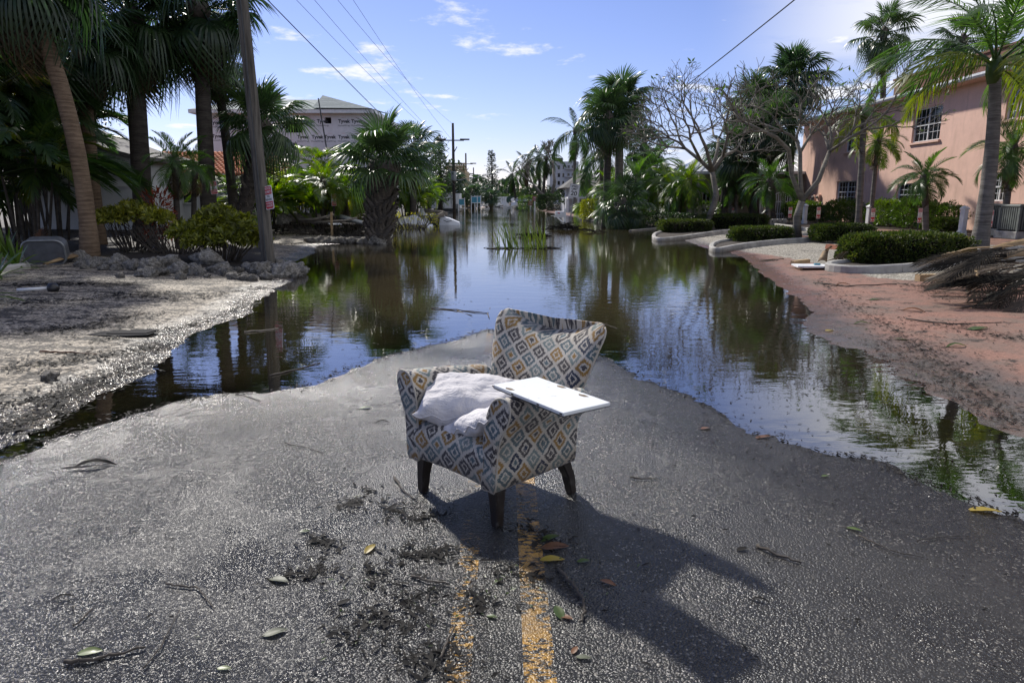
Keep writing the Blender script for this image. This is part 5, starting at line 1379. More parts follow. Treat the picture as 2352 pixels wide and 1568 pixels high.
# pink inn building ------------------------------------------------------
XW = 20.0
YA, YB = 17.0, PX(1838, 400, XW).y
ze = PX(2300, 176, XW).z
pink = thing('pink_building', 'two-storey pink stucco building with white gutter and paned windows', 'building', (XW, (YA + YB) / 2, 0))
oy = (YA + YB) / 2
to3 = lambda u, y, z: Vector((y, u - oy, z))     # wall faces -X
ops = []
for x0, x1, ya, yb in ((1936, 1977, 287, 348), (2084, 2147, 250, 326), (2289, 2345, 205, 275), (1925, 1969, 416, 466), (2064, 2122, 421, 474), (2275, 2317, 396, 462)):
    a, b = PX(x1, 400, XW).y, PX(x0, 400, XW).y; xm = (x0 + x1) / 2
    ops.append((a, b, PX(xm, yb, XW).z, PX(xm, ya, XW).z))
wall_open(YA, YB, -0.3, ze, ops, 0.22, to3).build('wall', MT['pink_stucco'], pink)
for i, o in enumerate(ops):
    window(pink, *o, to3, 0.14, 2, 2, (3, 2), 'pink_stucco')
# end wall, eave, gutter, roof, parapet
MB().add([(0, YB - oy, -0.3), (12, YB - oy, -0.3), (12, YB - oy, ze), (0, YB - oy, ze)], [(3, 2, 1, 0)]).build('end_wall', MT['pink_stucco'], pink)
MB().box((0.30, YA - oy, -0.3), (12, YB - oy - 0.02, ze - 0.05)).build('core', MT['void'], pink)  # unseen solid body added behind the wall to block light
MB().box((-0.62, YA - oy - 0.3, ze), (12, YB - oy + 0.5, ze + 0.10)).build('soffit', MT['pink_stucco'], pink)
gp = [(-0.64, ze + 0.02), (-0.74, ze + 0.03), (-0.79, ze + 0.10), (-0.79, ze + 0.19), (-0.74, ze + 0.20), (-0.64, ze + 0.19)]
gv = [(x, YA - oy - 0.3, z) for x, z in gp] + [(x, YB - oy + 0.5, z) for x, z in gp]
MB().add(gv, [(i, i + 6, (i + 1) % 6 + 6, (i + 1) % 6) for i in range(6)] + [(5, 4, 3, 2, 1, 0), (6, 7, 8, 9, 10, 11)]).build('gutter', MT['white_paint'], pink)
MB().add([(-0.62, YA - oy, ze + 0.20), (-0.62, YB - oy + 0.5, ze + 0.20), (1.6, YB - oy + 0.5, ze + 0.75), (1.6, YA - oy, ze + 0.75)], [(3, 2, 1, 0)]).build('roof', MT['roof_grey'], pink)
zp = PX(2060, 196, 21.6).z
yp = PX(2055, 190, 21.6).y
MB().box((1.6, YA - oy, ze + 0.11), (1.95, yp - oy, zp + 0.25)).build('parapet', MT['brown_stucco'], pink)
MB().box((1.52, YA - oy, zp + 0.252), (2.05, yp - oy + 0.06, zp + 0.35)).build('parapet_cap', MT['brown_stucco'], pink)
for yy in (28.2, 38.5):
    MB().tube([(-0.74, yy - oy, ze + 0.05), (-0.30, yy - oy, ze - 0.35), (-0.07, yy - oy, ze - 0.5), (-0.07, yy - oy, 0.3)], 0.045, 8).build('downpipe', MT['pink_stucco'], pink)
# electric meters
for i in range(5):
    mt_ = MB().box((-0.16, 0, 0), (-0.002, 0.30, 0.42)).build('meter_box', MT['pink_stucco'], pink, loc=(0, YB - oy - 3.6 + i * 0.62 + (0.35 if i > 1 else 0), PX(1850, 462, XW).z))
    MB().lathe([(0.085, 0), (0.085, 0.09), (0.06, 0.12)], 10).build('meter_dial', MT['metal_grey'], mt_, loc=(-0.16, 0.15, 0.26), rot=(0, R(-90), 0))
# air conditioners
def aircon(label, loc):
    t = thing('air_conditioner', label, 'air conditioner', loc, R(4))
    MB().box((-0.52, -0.52, -0.1), (0.52, 0.52, 0.16), bev=0.02).build('pad', MT['concrete'], t)
    MB().box((-0.40, -0.40, 0.17), (0.40, 0.40, 1.0)).build('core', MT['black_plastic'], t)
    MB().box((-0.45, -0.45, 0.98), (0.45, 0.45, 1.08), bev=0.03).build('top_cover', MT['ac_green'], t)
    for a in range(4):
        for k in range(9):
            x = -0.38 + 0.095 * k
            o = MB().box((x - 0.028, -0.445, 0.22), (x + 0.028, -0.415, 0.975)).build('louvre', MT['ac_green'], t); o.rotation_euler = (0, 0, a * math.pi / 2)
    for sx in (-1, 1):
        for sy in (-1, 1): MB().box((sx * 0.435 - 0.03, sy * 0.435 - 0.03, 0.165), (sx * 0.435 + 0.03, sy * 0.435 + 0.03, 0.978)).build('corner_post', MT['ac_green'], t)
pa = PX(2338, 545, 17.9); aircon('grey-green air conditioner on a concrete pad by the pink wall, not hidden by the palm', (pa.x, pa.y, hz(pa.x, pa.y) + 0.08))
pa = PX(2298, 540, 18.6); aircon('grey-green air conditioner half hidden behind the queen palm trunk', (pa.x, pa.y, hz(pa.x, pa.y) + 0.08))

# house in building wrap -----------------------------------------------------
YH = 46.0
hx0, hx1 = BY(484, YH).x, BY(856, YH).x
zh = PY(700, 262, YH).z
hs = thing('wrapped_house', 'two-storey house under repair in white printed building wrap with membrane-covered roof', 'house', (0, YH, 0))
th3 = lambda u, y, z: Vector((u, y, z))
def hop(x0, x1, y0, y1): return (PY(x0, 300, YH).x, PY(x1, 300, YH).x, PY(700, y1, YH).z, PY(700, y0, YH).z)
ho = [hop(655, 695, 269, 305), hop(747, 762, 270, 284), hop(508, 538, 266, 276), hop(604, 623, 346, 377), hop(516, 545, 345, 380), hop(700, 722, 380, 420)]
wall_open(hx0, hx1, 0, zh, ho, 0.25, th3).build('wall', MT['wrap'], hs)
MB().add([(hx1, 0, 0), (hx1, 11, 0), (hx1, 11, zh), (hx1, 0, zh)], [(0, 1, 2, 3)]).build('side_wall', MT['wrap'], hs)
MB().add([(hx0, 0, 0), (hx0, 11, 0), (hx0, 11, zh), (hx0, 0, zh)], [(3, 2, 1, 0)]).build('side_wall', MT['wrap'], hs)
for a, b, c, d in ho: MB().box((a - 0.05, 0.26, c - 0.05), (b + 0.05, 0.30, d + 0.05)).build('opening_shade', MT['void'], hs)  # black panels; the darkness of the unlit rooms is in their colour
MB().box((hx0 + 0.1, 0.4, 0), (hx1 - 0.1, 10.9, zh - 0.1)).build('core', MT['void'], hs)
ov = 0.55
rz0 = zh + 0.02; xr0, xr1 = PY(560, 230, YH + 5.5).x, PY(728, 230, YH + 5.5).x; rzz = PY(650, 229, YH + 5.5).z
MB().box((hx0 - ov, -ov, zh), (hx1 + ov, 11 + ov, zh + 0.22)).build('fascia', MT['white_paint'], hs)
rv = [(hx0 - ov - .02, -ov - .02, zh + 0.22), (hx1 + ov + .02, -ov - .02, zh + 0.22), (hx1 + ov + .02, 11 + ov, zh + 0.22), (hx0 - ov - .02, 11 + ov, zh + 0.22), (xr0, 5.5, rzz), (xr1, 5.5, rzz)]
rf = MB().add(rv, [(0, 1, 5, 4), (1, 2, 5), (2, 3, 4, 5), (3, 0, 4)]).build('roof', MT['membrane'], hs)
pk = PY(741, 219, YH + 1.5); pk.y -= YH
w2 = PY(706, 246, YH + 1.2); w2.y -= YH
e2 = PY(853, 264, YH - 0.7); e2.y -= YH
m2 = PY(800, 240, YH + 3.5); m2.y -= YH
MB().add([pk, Vector((w2.x + 0.8, -ov - .04, zh + 0.30)), Vector((e2.x, e2.y, zh + 0.26)), m2, Vector((pk.x, 5.5, pk.z - 0.1)), Vector((hx1 + ov, 5.5, zh + 0.6))], [(1, 2, 0), (2, 3, 0), (0, 3, 4), (3, 2, 5), (3, 5, 4), (1, 0, 4)]).build('loose_membrane', MT['membrane'], rf)
MB().box((PY(622, 229, YH + 5).x, 4.2, rzz - 1.2), (PY(645, 229, YH + 5).x, 5.0, PY(630, 214, YH + 4.5).z)).build('chimney', MT['brick_brown'], rf)
for x, y, s in ((710, 279, 1), (741, 279, 1), (696, 315, 1), (729, 315, 1), (758, 315, 1), (495, 282, 1), (500, 313, 1), (545, 348, 1), (640, 315, 1), (600, 315, 1), (790, 279, 1), (670, 330, 1), (820, 279, 1), (790, 315, 1), (820, 315, 1), (560, 282, 1), (590, 282, 1), (570, 315, 1), (530, 315, 1), (640, 348, 1), (680, 348, 1), (720, 348, 1), (755, 348, 1), (790, 348, 1)):
    p = PY(x, y, YH)
    lettering(hs, 'Tyvek', 0.30, p.x, p.z, -0.006, 'sign_black', bold=0.010)
    lettering(hs, 'HomeWrap.', 0.16, p.x, p.z - 0.26, -0.006, 'dark_metal')
    lettering(hs, '-------', 0.12, p.x, p.z + 0.24, -0.006, 'sign_red')
sp_ = thing('scaffold_pole', 'thin dark leaning pole in front of the wrapped house', 'pole', (PY(744, 330, 44.5).x, 44.5, 0))
d0 = PY(731, 226, 44.5) - Vector((sp_.location.x, 44.5, 0)); MB().tube([(0.6, 0, 0), (0.25, 0, d0.z * 0.5), d0], [0.05, 0.045, 0.04], 6).build('pole', MT['dark_metal'], sp_)
# white garage and tiled house
YG = 30.5
ga = thing('garage', 'low white stucco garage with a sloping dark roof edge behind the palms', 'garage', (0, YG, 0))
gl, gm, gr_ = PY(40, 330, YG), PY(207, 338, YG), PY(298, 363, YG)
poly = [(gl.x, -0.3), (gr_.x, -0.3), (gr_.x, gr_.z), (gm.x, gm.z), (gl.x, gm.z + 1.1)]
def xz(poly, y0, y1):
    n = len(poly); vs = [(x, y0, z) for x, z in poly] + [(x, y1, z) for x, z in poly]
    return MB().add(vs, [tuple(range(n)), tuple(range(2 * n - 1, n - 1, -1))] + [(i, n + i, n + (i + 1) % n, (i + 1) % n) for i in range(n)])
xz(poly, 0, 6).build('wall', MT['white_stucco'], ga)
xz([(gl.x, gm.z + 1.13), (gm.x, gm.z + 0.03), (gr_.x + 0.5, gr_.z - 0.10), (gr_.x + 0.5, gr_.z + 0.08), (gm.x, gm.z + 0.20), (gl.x, gm.z + 1.3)], -0.4, 6.3).build('roof', MT['roof_grey'], ga)
xz([(gl.x, gm.z + 1.06), (gm.x, gm.z - 0.04), (gr_.x + 0.45, gr_.z - 0.17), (gr_.x + 0.45, gr_.z - 0.36), (gm.x, gm.z - 0.24), (gl.x, gm.z + 0.8)], -0.06, -0.003).build('bargeboard', MT['white_paint'], ga)
MB().box((gl.x, -0.05, PY(250, 429, YG).z), (gr_.x, -0.004, PY(250, 425, YG).z)).build('ledge', MT['white_stucco'], ga)
v0, v1 = PY(263, 403, YG), PY(291, 377, YG)
ve = MB().box((v0.x, -0.12, v0.z), (v1.x, -0.004, v1.z)).build('vent_box', MT['metal_grey'], ga)
MB().box((v0.x + 0.08, -0.14, v0.z + 0.07), (v1.x - 0.08, -0.122, v1.z - 0.07)).build('vent_grille', MT['raw_timber'], ve)
YO = 35.0
oh = thing('tiled_house', 'white house with an orange barrel-tile roof behind the palm trunks', 'house', (0, YO, 0))
o0, o1 = BY(302, YO).x, BY(556, YO).x; oz = PY(400, 404, YO).z; orz = PY(500, 352, YO + 5).z
MB().box((o0, 0, -0.3), (o1, 10, oz)).build('wall', MT['white_stucco'], oh)
for x in (380, 420):
    p = PY(x, 440, YO); window(oh, p.x - 0.5, p.x + 0.5, p.z - 0.6, p.z + 0.6, th3, -0.05, 2, 1, None)
rf = MB().add([(o0 - 0.5, -0.6, oz), (o1 + 0.5, -0.6, oz), (o1 + 0.5, 5, orz), (o0 - 0.5, 5, orz), (o1 + 0.5, 10.6, oz), (o0 - 0.5, 10.6, oz)], [(0, 1, 2, 3), (3, 2, 4, 5), (1, 4, 2), (0, 3, 5)]).build('roof', MT['orange_tile'], oh)
tile = MB()
L_ = math.hypot(5.6, orz - oz)
x = o0 - 0.4; mb = MB()
for k in range(14):
    a, b = k / 14, (k + 1.12) / 14
    pa_, pb_ = Vector((0, -0.6 + 5.6 * a, oz + (orz - oz) * a + 0.05)), Vector((0, -0.6 + 5.6 * b, oz + (orz - oz) * b + 0.015))
    mb.tube([pa_, pb_], [0.10, 0.085], 6)
tcol = mb.mesh(True); tcol.materials.append(MT['orange_tile'])
nT = int((o1 - o0 + 0.9) / 0.24)
for k in range(nT): obj('tile_row', tcol, None, rf, (o0 - 0.4 + k * 0.24, 0, 0))
# round orange "cash" like sign on the garage side
rs = thing('round_sign', 'round faded orange sign on the wall behind the palm trunks', 'sign', PY(418, 430, YO - 0.25))
MB().lathe([(0.42, 0), (0.42, 0.04)], 24).build('disc', MT['raw_timber'], rs, rot=(R(90), 0, 0))
# beige house, porch frame, gate ------------------------------------------------
YE = 50.0
be = thing('beige_house', 'low beige house with pale metal roof and porch posts behind the parking bays', 'house', (0, YE, 0))
e0, e1, e2x = BY(1560, YE).x, BY(1668, YE).x, BY(1850, YE).x; ez = PY(1700, 398, YE).z
wo = (PY(1613, 450, YE).x, PY(1633, 450, YE).x, PY(1620, 488, YE).z, PY(1620, 443, YE).z)
wall_open(e0, e1, -0.3, ez, [wo], 0.2, th3).build('wall', MT['green_stucco'], be)
window(be, *wo, th3, 0.12, 2, 1, None)
MB().add([(e0, 0, -0.3), (e0, 9, -0.3), (e0, 9, ez), (e0, 0, ez)], [(3, 2, 1, 0)]).build('side_wall', MT['green_stucco'], be)
MB().box((e1, -1.2, -0.3), (e2x, 8, ez)).build('wing_wall', MT['beige_stucco'], be)
n = 34
for k in range(n):
    xx = e1 + (e2x - e1) * (k + 0.5) / n
    MB().box((xx - 0.02, -1.225, -0.2), (xx + 0.02, -1.203, ez - 0.02)).build('batten', MT['beige_stucco'], be)
MB().box((e0 + 0.3, 0.5, -0.3), (e1 - 0.01, 8.9, ez - 0.05)).build('core', MT['void'], be)
rf = MB().add([(e0 - 0.6, -2.0, ez + 0.02), (e2x + 0.5, -2.0, ez + 0.02), (e2x + 0.5, 9, ez + 0.02), (e0 - 0.6, 9, ez + 0.02), (e0 + 3.2, 3.5, ez + 1.9), (e2x - 0.5, 3.5, ez + 1.9)], [(0, 1, 5, 4), (1, 2, 5), (2, 3, 4, 5), (3, 0, 4), (3, 2, 1, 0)]).build('roof', MT['metal_roof'], be)
for k in range(18):
    t = k / 17; x0 = e0 - 0.4 + (e2x - e0 + 0.7) * t; x1 = e0 + 3.2 + (e2x - 0.5 - e0 - 3.2) * t
    MB().tube([(x0, -2.0, ez + 0.05), (x1, 3.5, ez + 1.93)], 0.035, 4).build('roof_seam', MT['white_paint'], rf)
MB().box((e0 - 0.62, -2.1, ez - 0.12), (e2x + 0.5, -2.01, ez + 0.06)).build('fascia', MT['white_paint'], be)
for x in (1608, 1669):
    p = PY(x, 450, YE - 2.6)
    MB().box((p.x - 0.17, -2.75, -0.3), (p.x + 0.17, -2.45, ez - 0.15)).build('porch_post', MT['beige_stucco'], be)
MB().box((PY(1608, 450, YE - 2.6).x - 0.1, -2.72, PY(1640, 471, YE - 2.6).z - 0.25), (PY(1669, 450, YE - 2.6).x + 0.1, -2.5, PY(1640, 471, YE - 2.6).z + 0.05)).build('porch_rail', MT['beige_stucco'], be)
gt = thing('garden_gate', 'white arched picket gate between the beige house and the pink building', 'gate', BY(1778, 46.5))
for k in range(13):
    x = -0.9 + k * 0.15; hh_ = 1.25 + (0.45 * math.cos((x - 0.35) / 0.62 * 1.4) if abs(x - 0.35) < 0.62 else -0.05)
    MB().box((x - 0.025, -0.02, 0.0), (x + 0.025, 0.02, hh_)).build('picket', MT['white_paint'], gt)
MB().tube([(0.35 + 0.62 * math.cos(a), -0.03, 1.25 + 0.5 * math.sin(a)) for a in [math.pi * i / 10 for i in range(11)]], 0.04, 6).build('arch', MT['white_paint'], gt)
for z in (0.3, 1.1): MB().box((-1.0, -0.045, z), (1.0, -0.021, z + 0.08)).build('rail', MT['white_paint'], gt)
for x in (-1.05, -0.3, 1.05): MB().box((x - 0.06, -0.06, 0), (x + 0.06, 0.06, 1.5)).build('post', MT['white_paint'], gt)
# far buildings -------------------------------------------------------------
def block(name, label, x0, x1, ytop, Y, D, mat, wins, seed=1, par=0.0):
    a, b = BY(x0, Y).x, BY(x1, Y).x; z = PY((x0 + x1) / 2, ytop, Y).z
    t = thing(name, label, 'building', (0, Y, 0))
    o = [(PY(p, 400, Y).x, PY(q, 400, Y).x, PY((x0 + x1) / 2, s, Y).z, PY((x0 + x1) / 2, r, Y).z) for p, q, r, s in wins]
    wall_open(a, b, -0.5, z, o, 0.3, th3).build('wall', MT[mat], t)
    MB().box((a + 0.02, 0.5, -0.5), (b - 0.02, D, z - 0.02)).build('core', MT[mat], t)
    for u0, u1, c, d in o: MB().box((u0 - 0.02, 0.28, c - 0.02), (u1 + 0.02, 0.34, d + 0.02)).build('window', MT['glass'], t)
    return t, a, b, z
cw = []
for r_ in (380, 398, 416, 434):
    for x in (1270, 1281, 1292, 1303, 1313): cw.append((x, x + (5.5 if x in (1281, 1303) else 4), r_, r_ + 9))
ct, a, b, z = block('condominium', 'white flat-roofed apartment block far behind the leafless tree', 1262, 1326, 371, 165, 14, 'condo_white', cw)
MB().box((a + 1, 3, z), (a + 3.2, 6, z + 1.0)).build('roof_unit', MT['dark_metal'], ct)
for r_ in (389, 407, 425): MB().box((PY(1298, 400, 165).x, -0.9, PY(1290, r_, 165).z), (b, -0.003, PY(1290, r_, 165).z + 0.22)).build('balcony', MT['condo_white'], ct)
cw = [(x, x + 3, 408, 420) for x in (1034, 1041, 1048)] + [(x, x + 3, 428, 438) for x in (1034, 1041, 1048)]
ct, a, b, z = block('cream_building', 'cream building with a balustraded roof behind the far utility pole', 1026, 1070, 390, 118, 12, 'cream_stucco', cw)
MB().box((a - 0.3, -0.4, z), (b + 0.3, 0.3, z + 0.25)).build('cornice', MT['cream_stucco'], ct)
for k in range(22): MB().lathe([(0.06, 0), (0.11, 0.25), (0.05, 0.5), (0.08, 0.7)], 6).build('baluster', MT['cream_stucco'], ct, True, loc=(a + (b - a) * (k + 0.5) / 22, -0.1, z + 0.25))
MB().box((a - 0.2, -0.25, z + 0.95), (b + 0.2, 0.05, z + 1.1)).build('handrail', MT['cream_stucco'], ct)
wh, a, b, z = block('balcony_house', 'white raised house with balcony railings behind the speed limit sign', 1300, 1392, 432, 76, 9, 'condo_white', [(1312, 1320, 441, 452), (1334, 1342, 441, 452), (1352, 1360, 462, 480), (1374, 1382, 441, 452)])
zb = PY(1340, 452, 74).z
MB().box((a, -2.2, zb - 0.2), (b, -0.01, zb)).build('balcony_floor', MT['white_paint'], wh)
for k in range(30): MB().box((a + (b - a) * k / 29 - 0.03, -2.2, zb), (a + (b - a) * k / 29 + 0.03, -2.15, zb + 0.95)).build('baluster', MT['white_paint'], wh)
MB().box((a, -2.24, zb + 0.95), (b, -2.1, zb + 1.05)).build('handrail', MT['white_paint'], wh)
for k in range(5): MB().box((a + (b - a) * k / 4 - 0.1, -2.2, -0.4), (a + (b - a) * k / 4 + 0.1, -2.0, zb - 0.2)).build('column', MT['white_paint'], wh)
MB().add([(a - 0.6, -2.8, z), (b + 0.6, -2.8, z), (b + 0.6, 9, z), (a - 0.6, 9, z), (a + 1.5, 3, z + 1.6), (b - 1.5, 3, z + 1.6)], [(0, 1, 5, 4), (1, 2, 5), (2, 3, 4, 5), (3, 0, 4), (3, 2, 1, 0)]).build('roof', MT['roof_grey'], wh)
block('grey_house', 'pale grey house mostly hidden behind the palm grove', 1480, 1600, 388, 78, 9, 'condo_white', [(1500, 1510, 410, 425), (1560, 1570, 410, 425)])

# kerbs and parking islands ----------------------------------------------------
m = Mat('kerb_concrete'); c = m.coord('Object'); n = m.noise(c, 3, 6, 0.65); n2 = m.noise(c, 60, 4, 0.6); s = m.node('ShaderNodeSeparateXYZ'); m.l.new(m.pos(), s.inputs[0])
stn = m.rng(m.math('ADD', s.outputs[2], m.math('MULTIPLY', n, 0.10)), 0.06, 0.17, 1, 0)
m.set(base=m.mix(m.math('MULTIPLY', stn, 0.65), m.mix(m.rng(n, 0.3, 0.7), (0.24, 0.23, 0.21), (0.40, 0.385, 0.35)), (0.10, 0.085, 0.06)), rough=0.85, normal=m.bump(n2, 0.5, 0.006)); MT['kerb'] = m.m
def smooth_path(pts, step=0.12):
    P = [Vector((p[0], p[1], 0)) for p in pts]; o = []
    for i in range(len(P) - 1):
        p0, p1, p2, p3 = P[max(i - 1, 0)], P[i], P[i + 1], P[min(i + 2, len(P) - 1)]
        k = max(2, int((p2 - p1).length / step))
        for j in range(k):
            f = j / k; o.append(0.5 * ((2 * p1) + (p2 - p0) * f + (2 * p0 - 5 * p1 + 4 * p2 - p3) * f * f + (3 * p1 - p0 - 3 * p2 + p3) * f ** 3))
    return o + [P[-1]]
def kerb(pts, w_=0.17, h_=0.16, bed=None, sec=2.3, closed=False):
    path = smooth_path(pts)
    root = bpy.data.objects.new('kerb', None); C.objects.link(root); tag(root, kind='structure')
    zz = np.maximum(height(np.array([p.x for p in path]), np.array([p.y for p in path])), -0.02)
    prof = [(-w_ / 2, -0.25), (-w_ / 2 * 0.92, h_ * 0.7), (-w_ / 2 * 0.55, h_), (w_ / 2 * 0.6, h_), (w_ / 2 * 0.9, h_ * 0.85), (w_ / 2, -0.25)]
    i = 0; step = max(2, int(sec / 0.12))
    while i < len(path) - 1:
        j = min(i + step, len(path) - 1)
        seg = path[i:j + 1]; mb = MB(); vs = []
        for k, p in enumerate(seg):
            a = seg[min(k + 1, len(seg) - 1)] - seg[max(k - 1, 0)]; a.normalize(); nn = Vector((-a.y, a.x, 0))
            q = p + (a * 0.006 if k == 0 else (-a * 0.006 if k == len(seg) - 1 else Vector()))
            for u, v in prof: vs.append(q + nn * u + Vector((0, 0, zz[i + k] + v if v > 0 else zz[i + k] + v)))
        fs = []
        for k in range(len(seg) - 1):
            for e in range(5): fs.append((k * 6 + e, k * 6 + e + 1, k * 6 + 7 + e, k * 6 + 6 + e))
        fs += [(0, 1, 2, 3, 4, 5)[::-1], tuple(range(len(seg) * 6 - 6, len(seg) * 6))]
        mb.add(vs, [f[::-1] for f in fs]).build('kerb_section', MT['kerb'], root)
        i = j
    if bed:
        V = [(p.x, p.y, float(z) + 0.09) for p, z in zip(path, zz)]
        o = obj('planting_bed', rawmesh(V, [tuple(range(len(V)))]), MT['bed']); tag(o, kind='structure')
    return path
m = Mat('mulch_bed'); p = m.pos(); n = m.noise(p, 22, 5, 0.7)
m.set(base=m.ramp(n, [(0.35, (0.016, 0.012, 0.009)), (0.6, (0.05, 0.036, 0.025)), (0.75, (0.13, 0.10, 0.07))]), rough=0.9, normal=m.bump(n, 0.8, 0.03)); MT['bed'] = m.m
kerb([(14.4, 17.3), (10.1, 15.1), (7.9, 14.15), (7.15, 14.12), (6.85, 14.6), (7.05, 15.15), (7.7, 15.6), (10, 16.75), (14, 18.9)], bed=True)
def gp2(*L): return [tuple(G(*q).xy) for q in L]
kerb(gp2((1960, 559), (1812, 566), (1749, 570), (1672, 577), (1646, 579), (1634, 574), (1648, 566), (1700, 561)) + [(12.2, 26.6)], bed=True)
kerb(gp2((1760, 537), (1690, 540), (1620, 546), (1560, 551), (1516, 554), (1502, 549), (1512, 541), (1560, 535)) + [(13.2, 36.2)], bed=True)
kerb([(13.0, 27.4), (13.1, 30.5), (13.6, 34.0), (13.9, 38)])
kerb(gp2((-60, 652), (20, 640), (62, 632)), 0.2, 0.12)
kerb(gp2((1447, 531), (1500, 526), (1560, 522)), 0.16, 0.08)
# wheel stops, bollards, parking signs
def wheel_stop(label, loc, rz):
    t = thing('wheel_stop', label, 'wheel stop', loc, rz, 'wheel stops in the gravel bays')
    xz([(-0.09, 0), (0.09, 0), (0.055, 0.13), (-0.055, 0.13)], -0.85, 0.85).build('block', MT['terracotta'], t)
    MB().box((-0.054, -0.12, 0.131), (0.054, 0.12, 0.134)).build('number_patch', MT['sign_white'], t)
for lb, x, y, rz in (('terracotta wheel stop under the bare frangipani limbs', 1850, 549, 20), ('terracotta wheel stop near the small spotlight', 1806, 542, 20), ('terracotta wheel stop behind the large clipped hedge', 1955, 574, 25), ('terracotta wheel stop at the head of the far gravel bay', 1735, 534, 20)):
    wheel_stop(lb, GG(x, y), R(rz))
def bollard(label, x, ybase, X, hgt=1.12):
    p = PX(x, ybase, X); t = thing('bollard', label, 'bollard', (p.x, p.y, hz(p.x, p.y)), 0.2, 'white bollards')
    MB().box((-0.13, -0.13, -0.1), (0.13, 0.13, 0.16), bev=0.02).build('base', MT['white_paint'], t)
    MB().box((-0.10, -0.10, 0.162), (0.10, 0.10, hgt - 0.16), bev=0.012).build('shaft', MT['white_paint'], t)
    MB().box((-0.125, -0.125, hgt - 0.158), (0.125, 0.125, hgt - 0.09), bev=0.015).build('collar', MT['white_paint'], t)
    MB().add([(-0.12, -0.12, hgt - 0.088), (0.12, -0.12, hgt - 0.088), (0.12, 0.12, hgt - 0.088), (-0.12, 0.12, hgt - 0.088), (0, 0, hgt)], [(0, 1, 4), (1, 2, 4), (2, 3, 4), (3, 0, 4), (3, 2, 1, 0)]).build('cap', MT['white_paint'], t)
for lb, x, y, X in (('white bollard next to the queen palm trunk', 2206, 556, 17.2), ('white bollard beside the slender queen palm', 1992, 533, 17.0), ('white bollard beside the bare frangipani fork', 1846, 522, 16.6), ('white bollard behind the far clipped hedge', 1702, 507, 16.6)): bollard(lb, x, y, X)
def parking_sign(label, x, yc, X, num, txt='Siesta Key Inn'):
    p = PX(x, yc, X); gz = hz(p.x, p.y)
    t = thing('parking_sign', label, 'sign', (p.x, p.y, gz), R(34), 'reserved parking signs'); zc_ = p.z - gz
    MB().box((-0.022, 0.004, -0.2), (0.022, 0.034, zc_ + 0.2)).build('post', MT['dark_metal'], t)
    pl = plate('plate', [(a, b + zc_) for a, b in rrect(0.33, 0.56, 0.03)], -0.002, 0.002, 'sign_white', t)
    plate('red_panel', [(-0.145, 0.12), (0.145, 0.12), (0.145, 0.235), (0.115, 0.262), (-0.115, 0.262), (-0.145, 0.235)], -0.005, -0.003, 'sign_red', pl, zc_)
    plate('red_panel', [(-0.145, -0.26), (0.145, -0.26), (0.145, -0.085), (-0.145, -0.085)], -0.005, -0.003, 'sign_red', pl, zc_)
    lettering(pl, 'RESERVED', 0.058, 0, zc_ + 0.215, -0.0065, 'sign_white', sx=0.85, bold=0.001); lettering(pl, 'PARKING FOR', 0.05, 0, zc_ + 0.155, -0.0065, 'sign_white', sx=0.8, bold=0.001)
    lettering(pl, num, 0.075, 0, zc_ + 0.055, -0.0035, 'sign_black'); lettering(pl, txt, 0.05, 0, zc_ - 0.03, -0.0035, 'sign_black', sx=0.85)
    mb = MB(); 
    for ax_, w_ in ((-0.07, 0.10), (0.08, 0.09)):
        xz([(ax_ - w_ / 2, -0.225), (ax_ + w_ / 2, -0.235), (ax_ + w_ / 2, -0.20), (ax_ + w_ / 4, -0.165), (ax_ - w_ / 4, -0.16), (ax_ - w_ / 2, -0.19)], -0.0068, -0.0055).build('tow_pictogram', MT['sign_white'], pl, loc=(0, 0, zc_))
for i, (x, y, X, num, lb) in enumerate(((2276, 502, 16.1, '22', 'reserved parking sign half behind the queen palm trunk'), (2113, 495, 15.9, '21', 'reserved parking sign numbered 21 beside the pygmy date palm'), (2005, 494, 15.3, '10', 'reserved parking sign next to the bollard and slender queen palm'), (1880, 489, 15.2, '19', 'reserved parking sign between the frangipani bollard and the clipped hedge'),
        (1815, 488, 15.0, '18', 'reserved parking sign left of the three-limbed frangipani'), (1758, 486, 14.6, '17', 'reserved parking sign behind the island pygmy date palm trunk'), (1684, 487, 14.8, '16', 'reserved parking sign above the long clipped hedge'), (1650, 483, 14.6, '15', 'reserved parking sign beside the frangipani trunk'), (1619, 487, 14.8, '14', 'reserved parking sign in front of the beige porch post'))):
    parking_sign(lb, x, y, X, num)
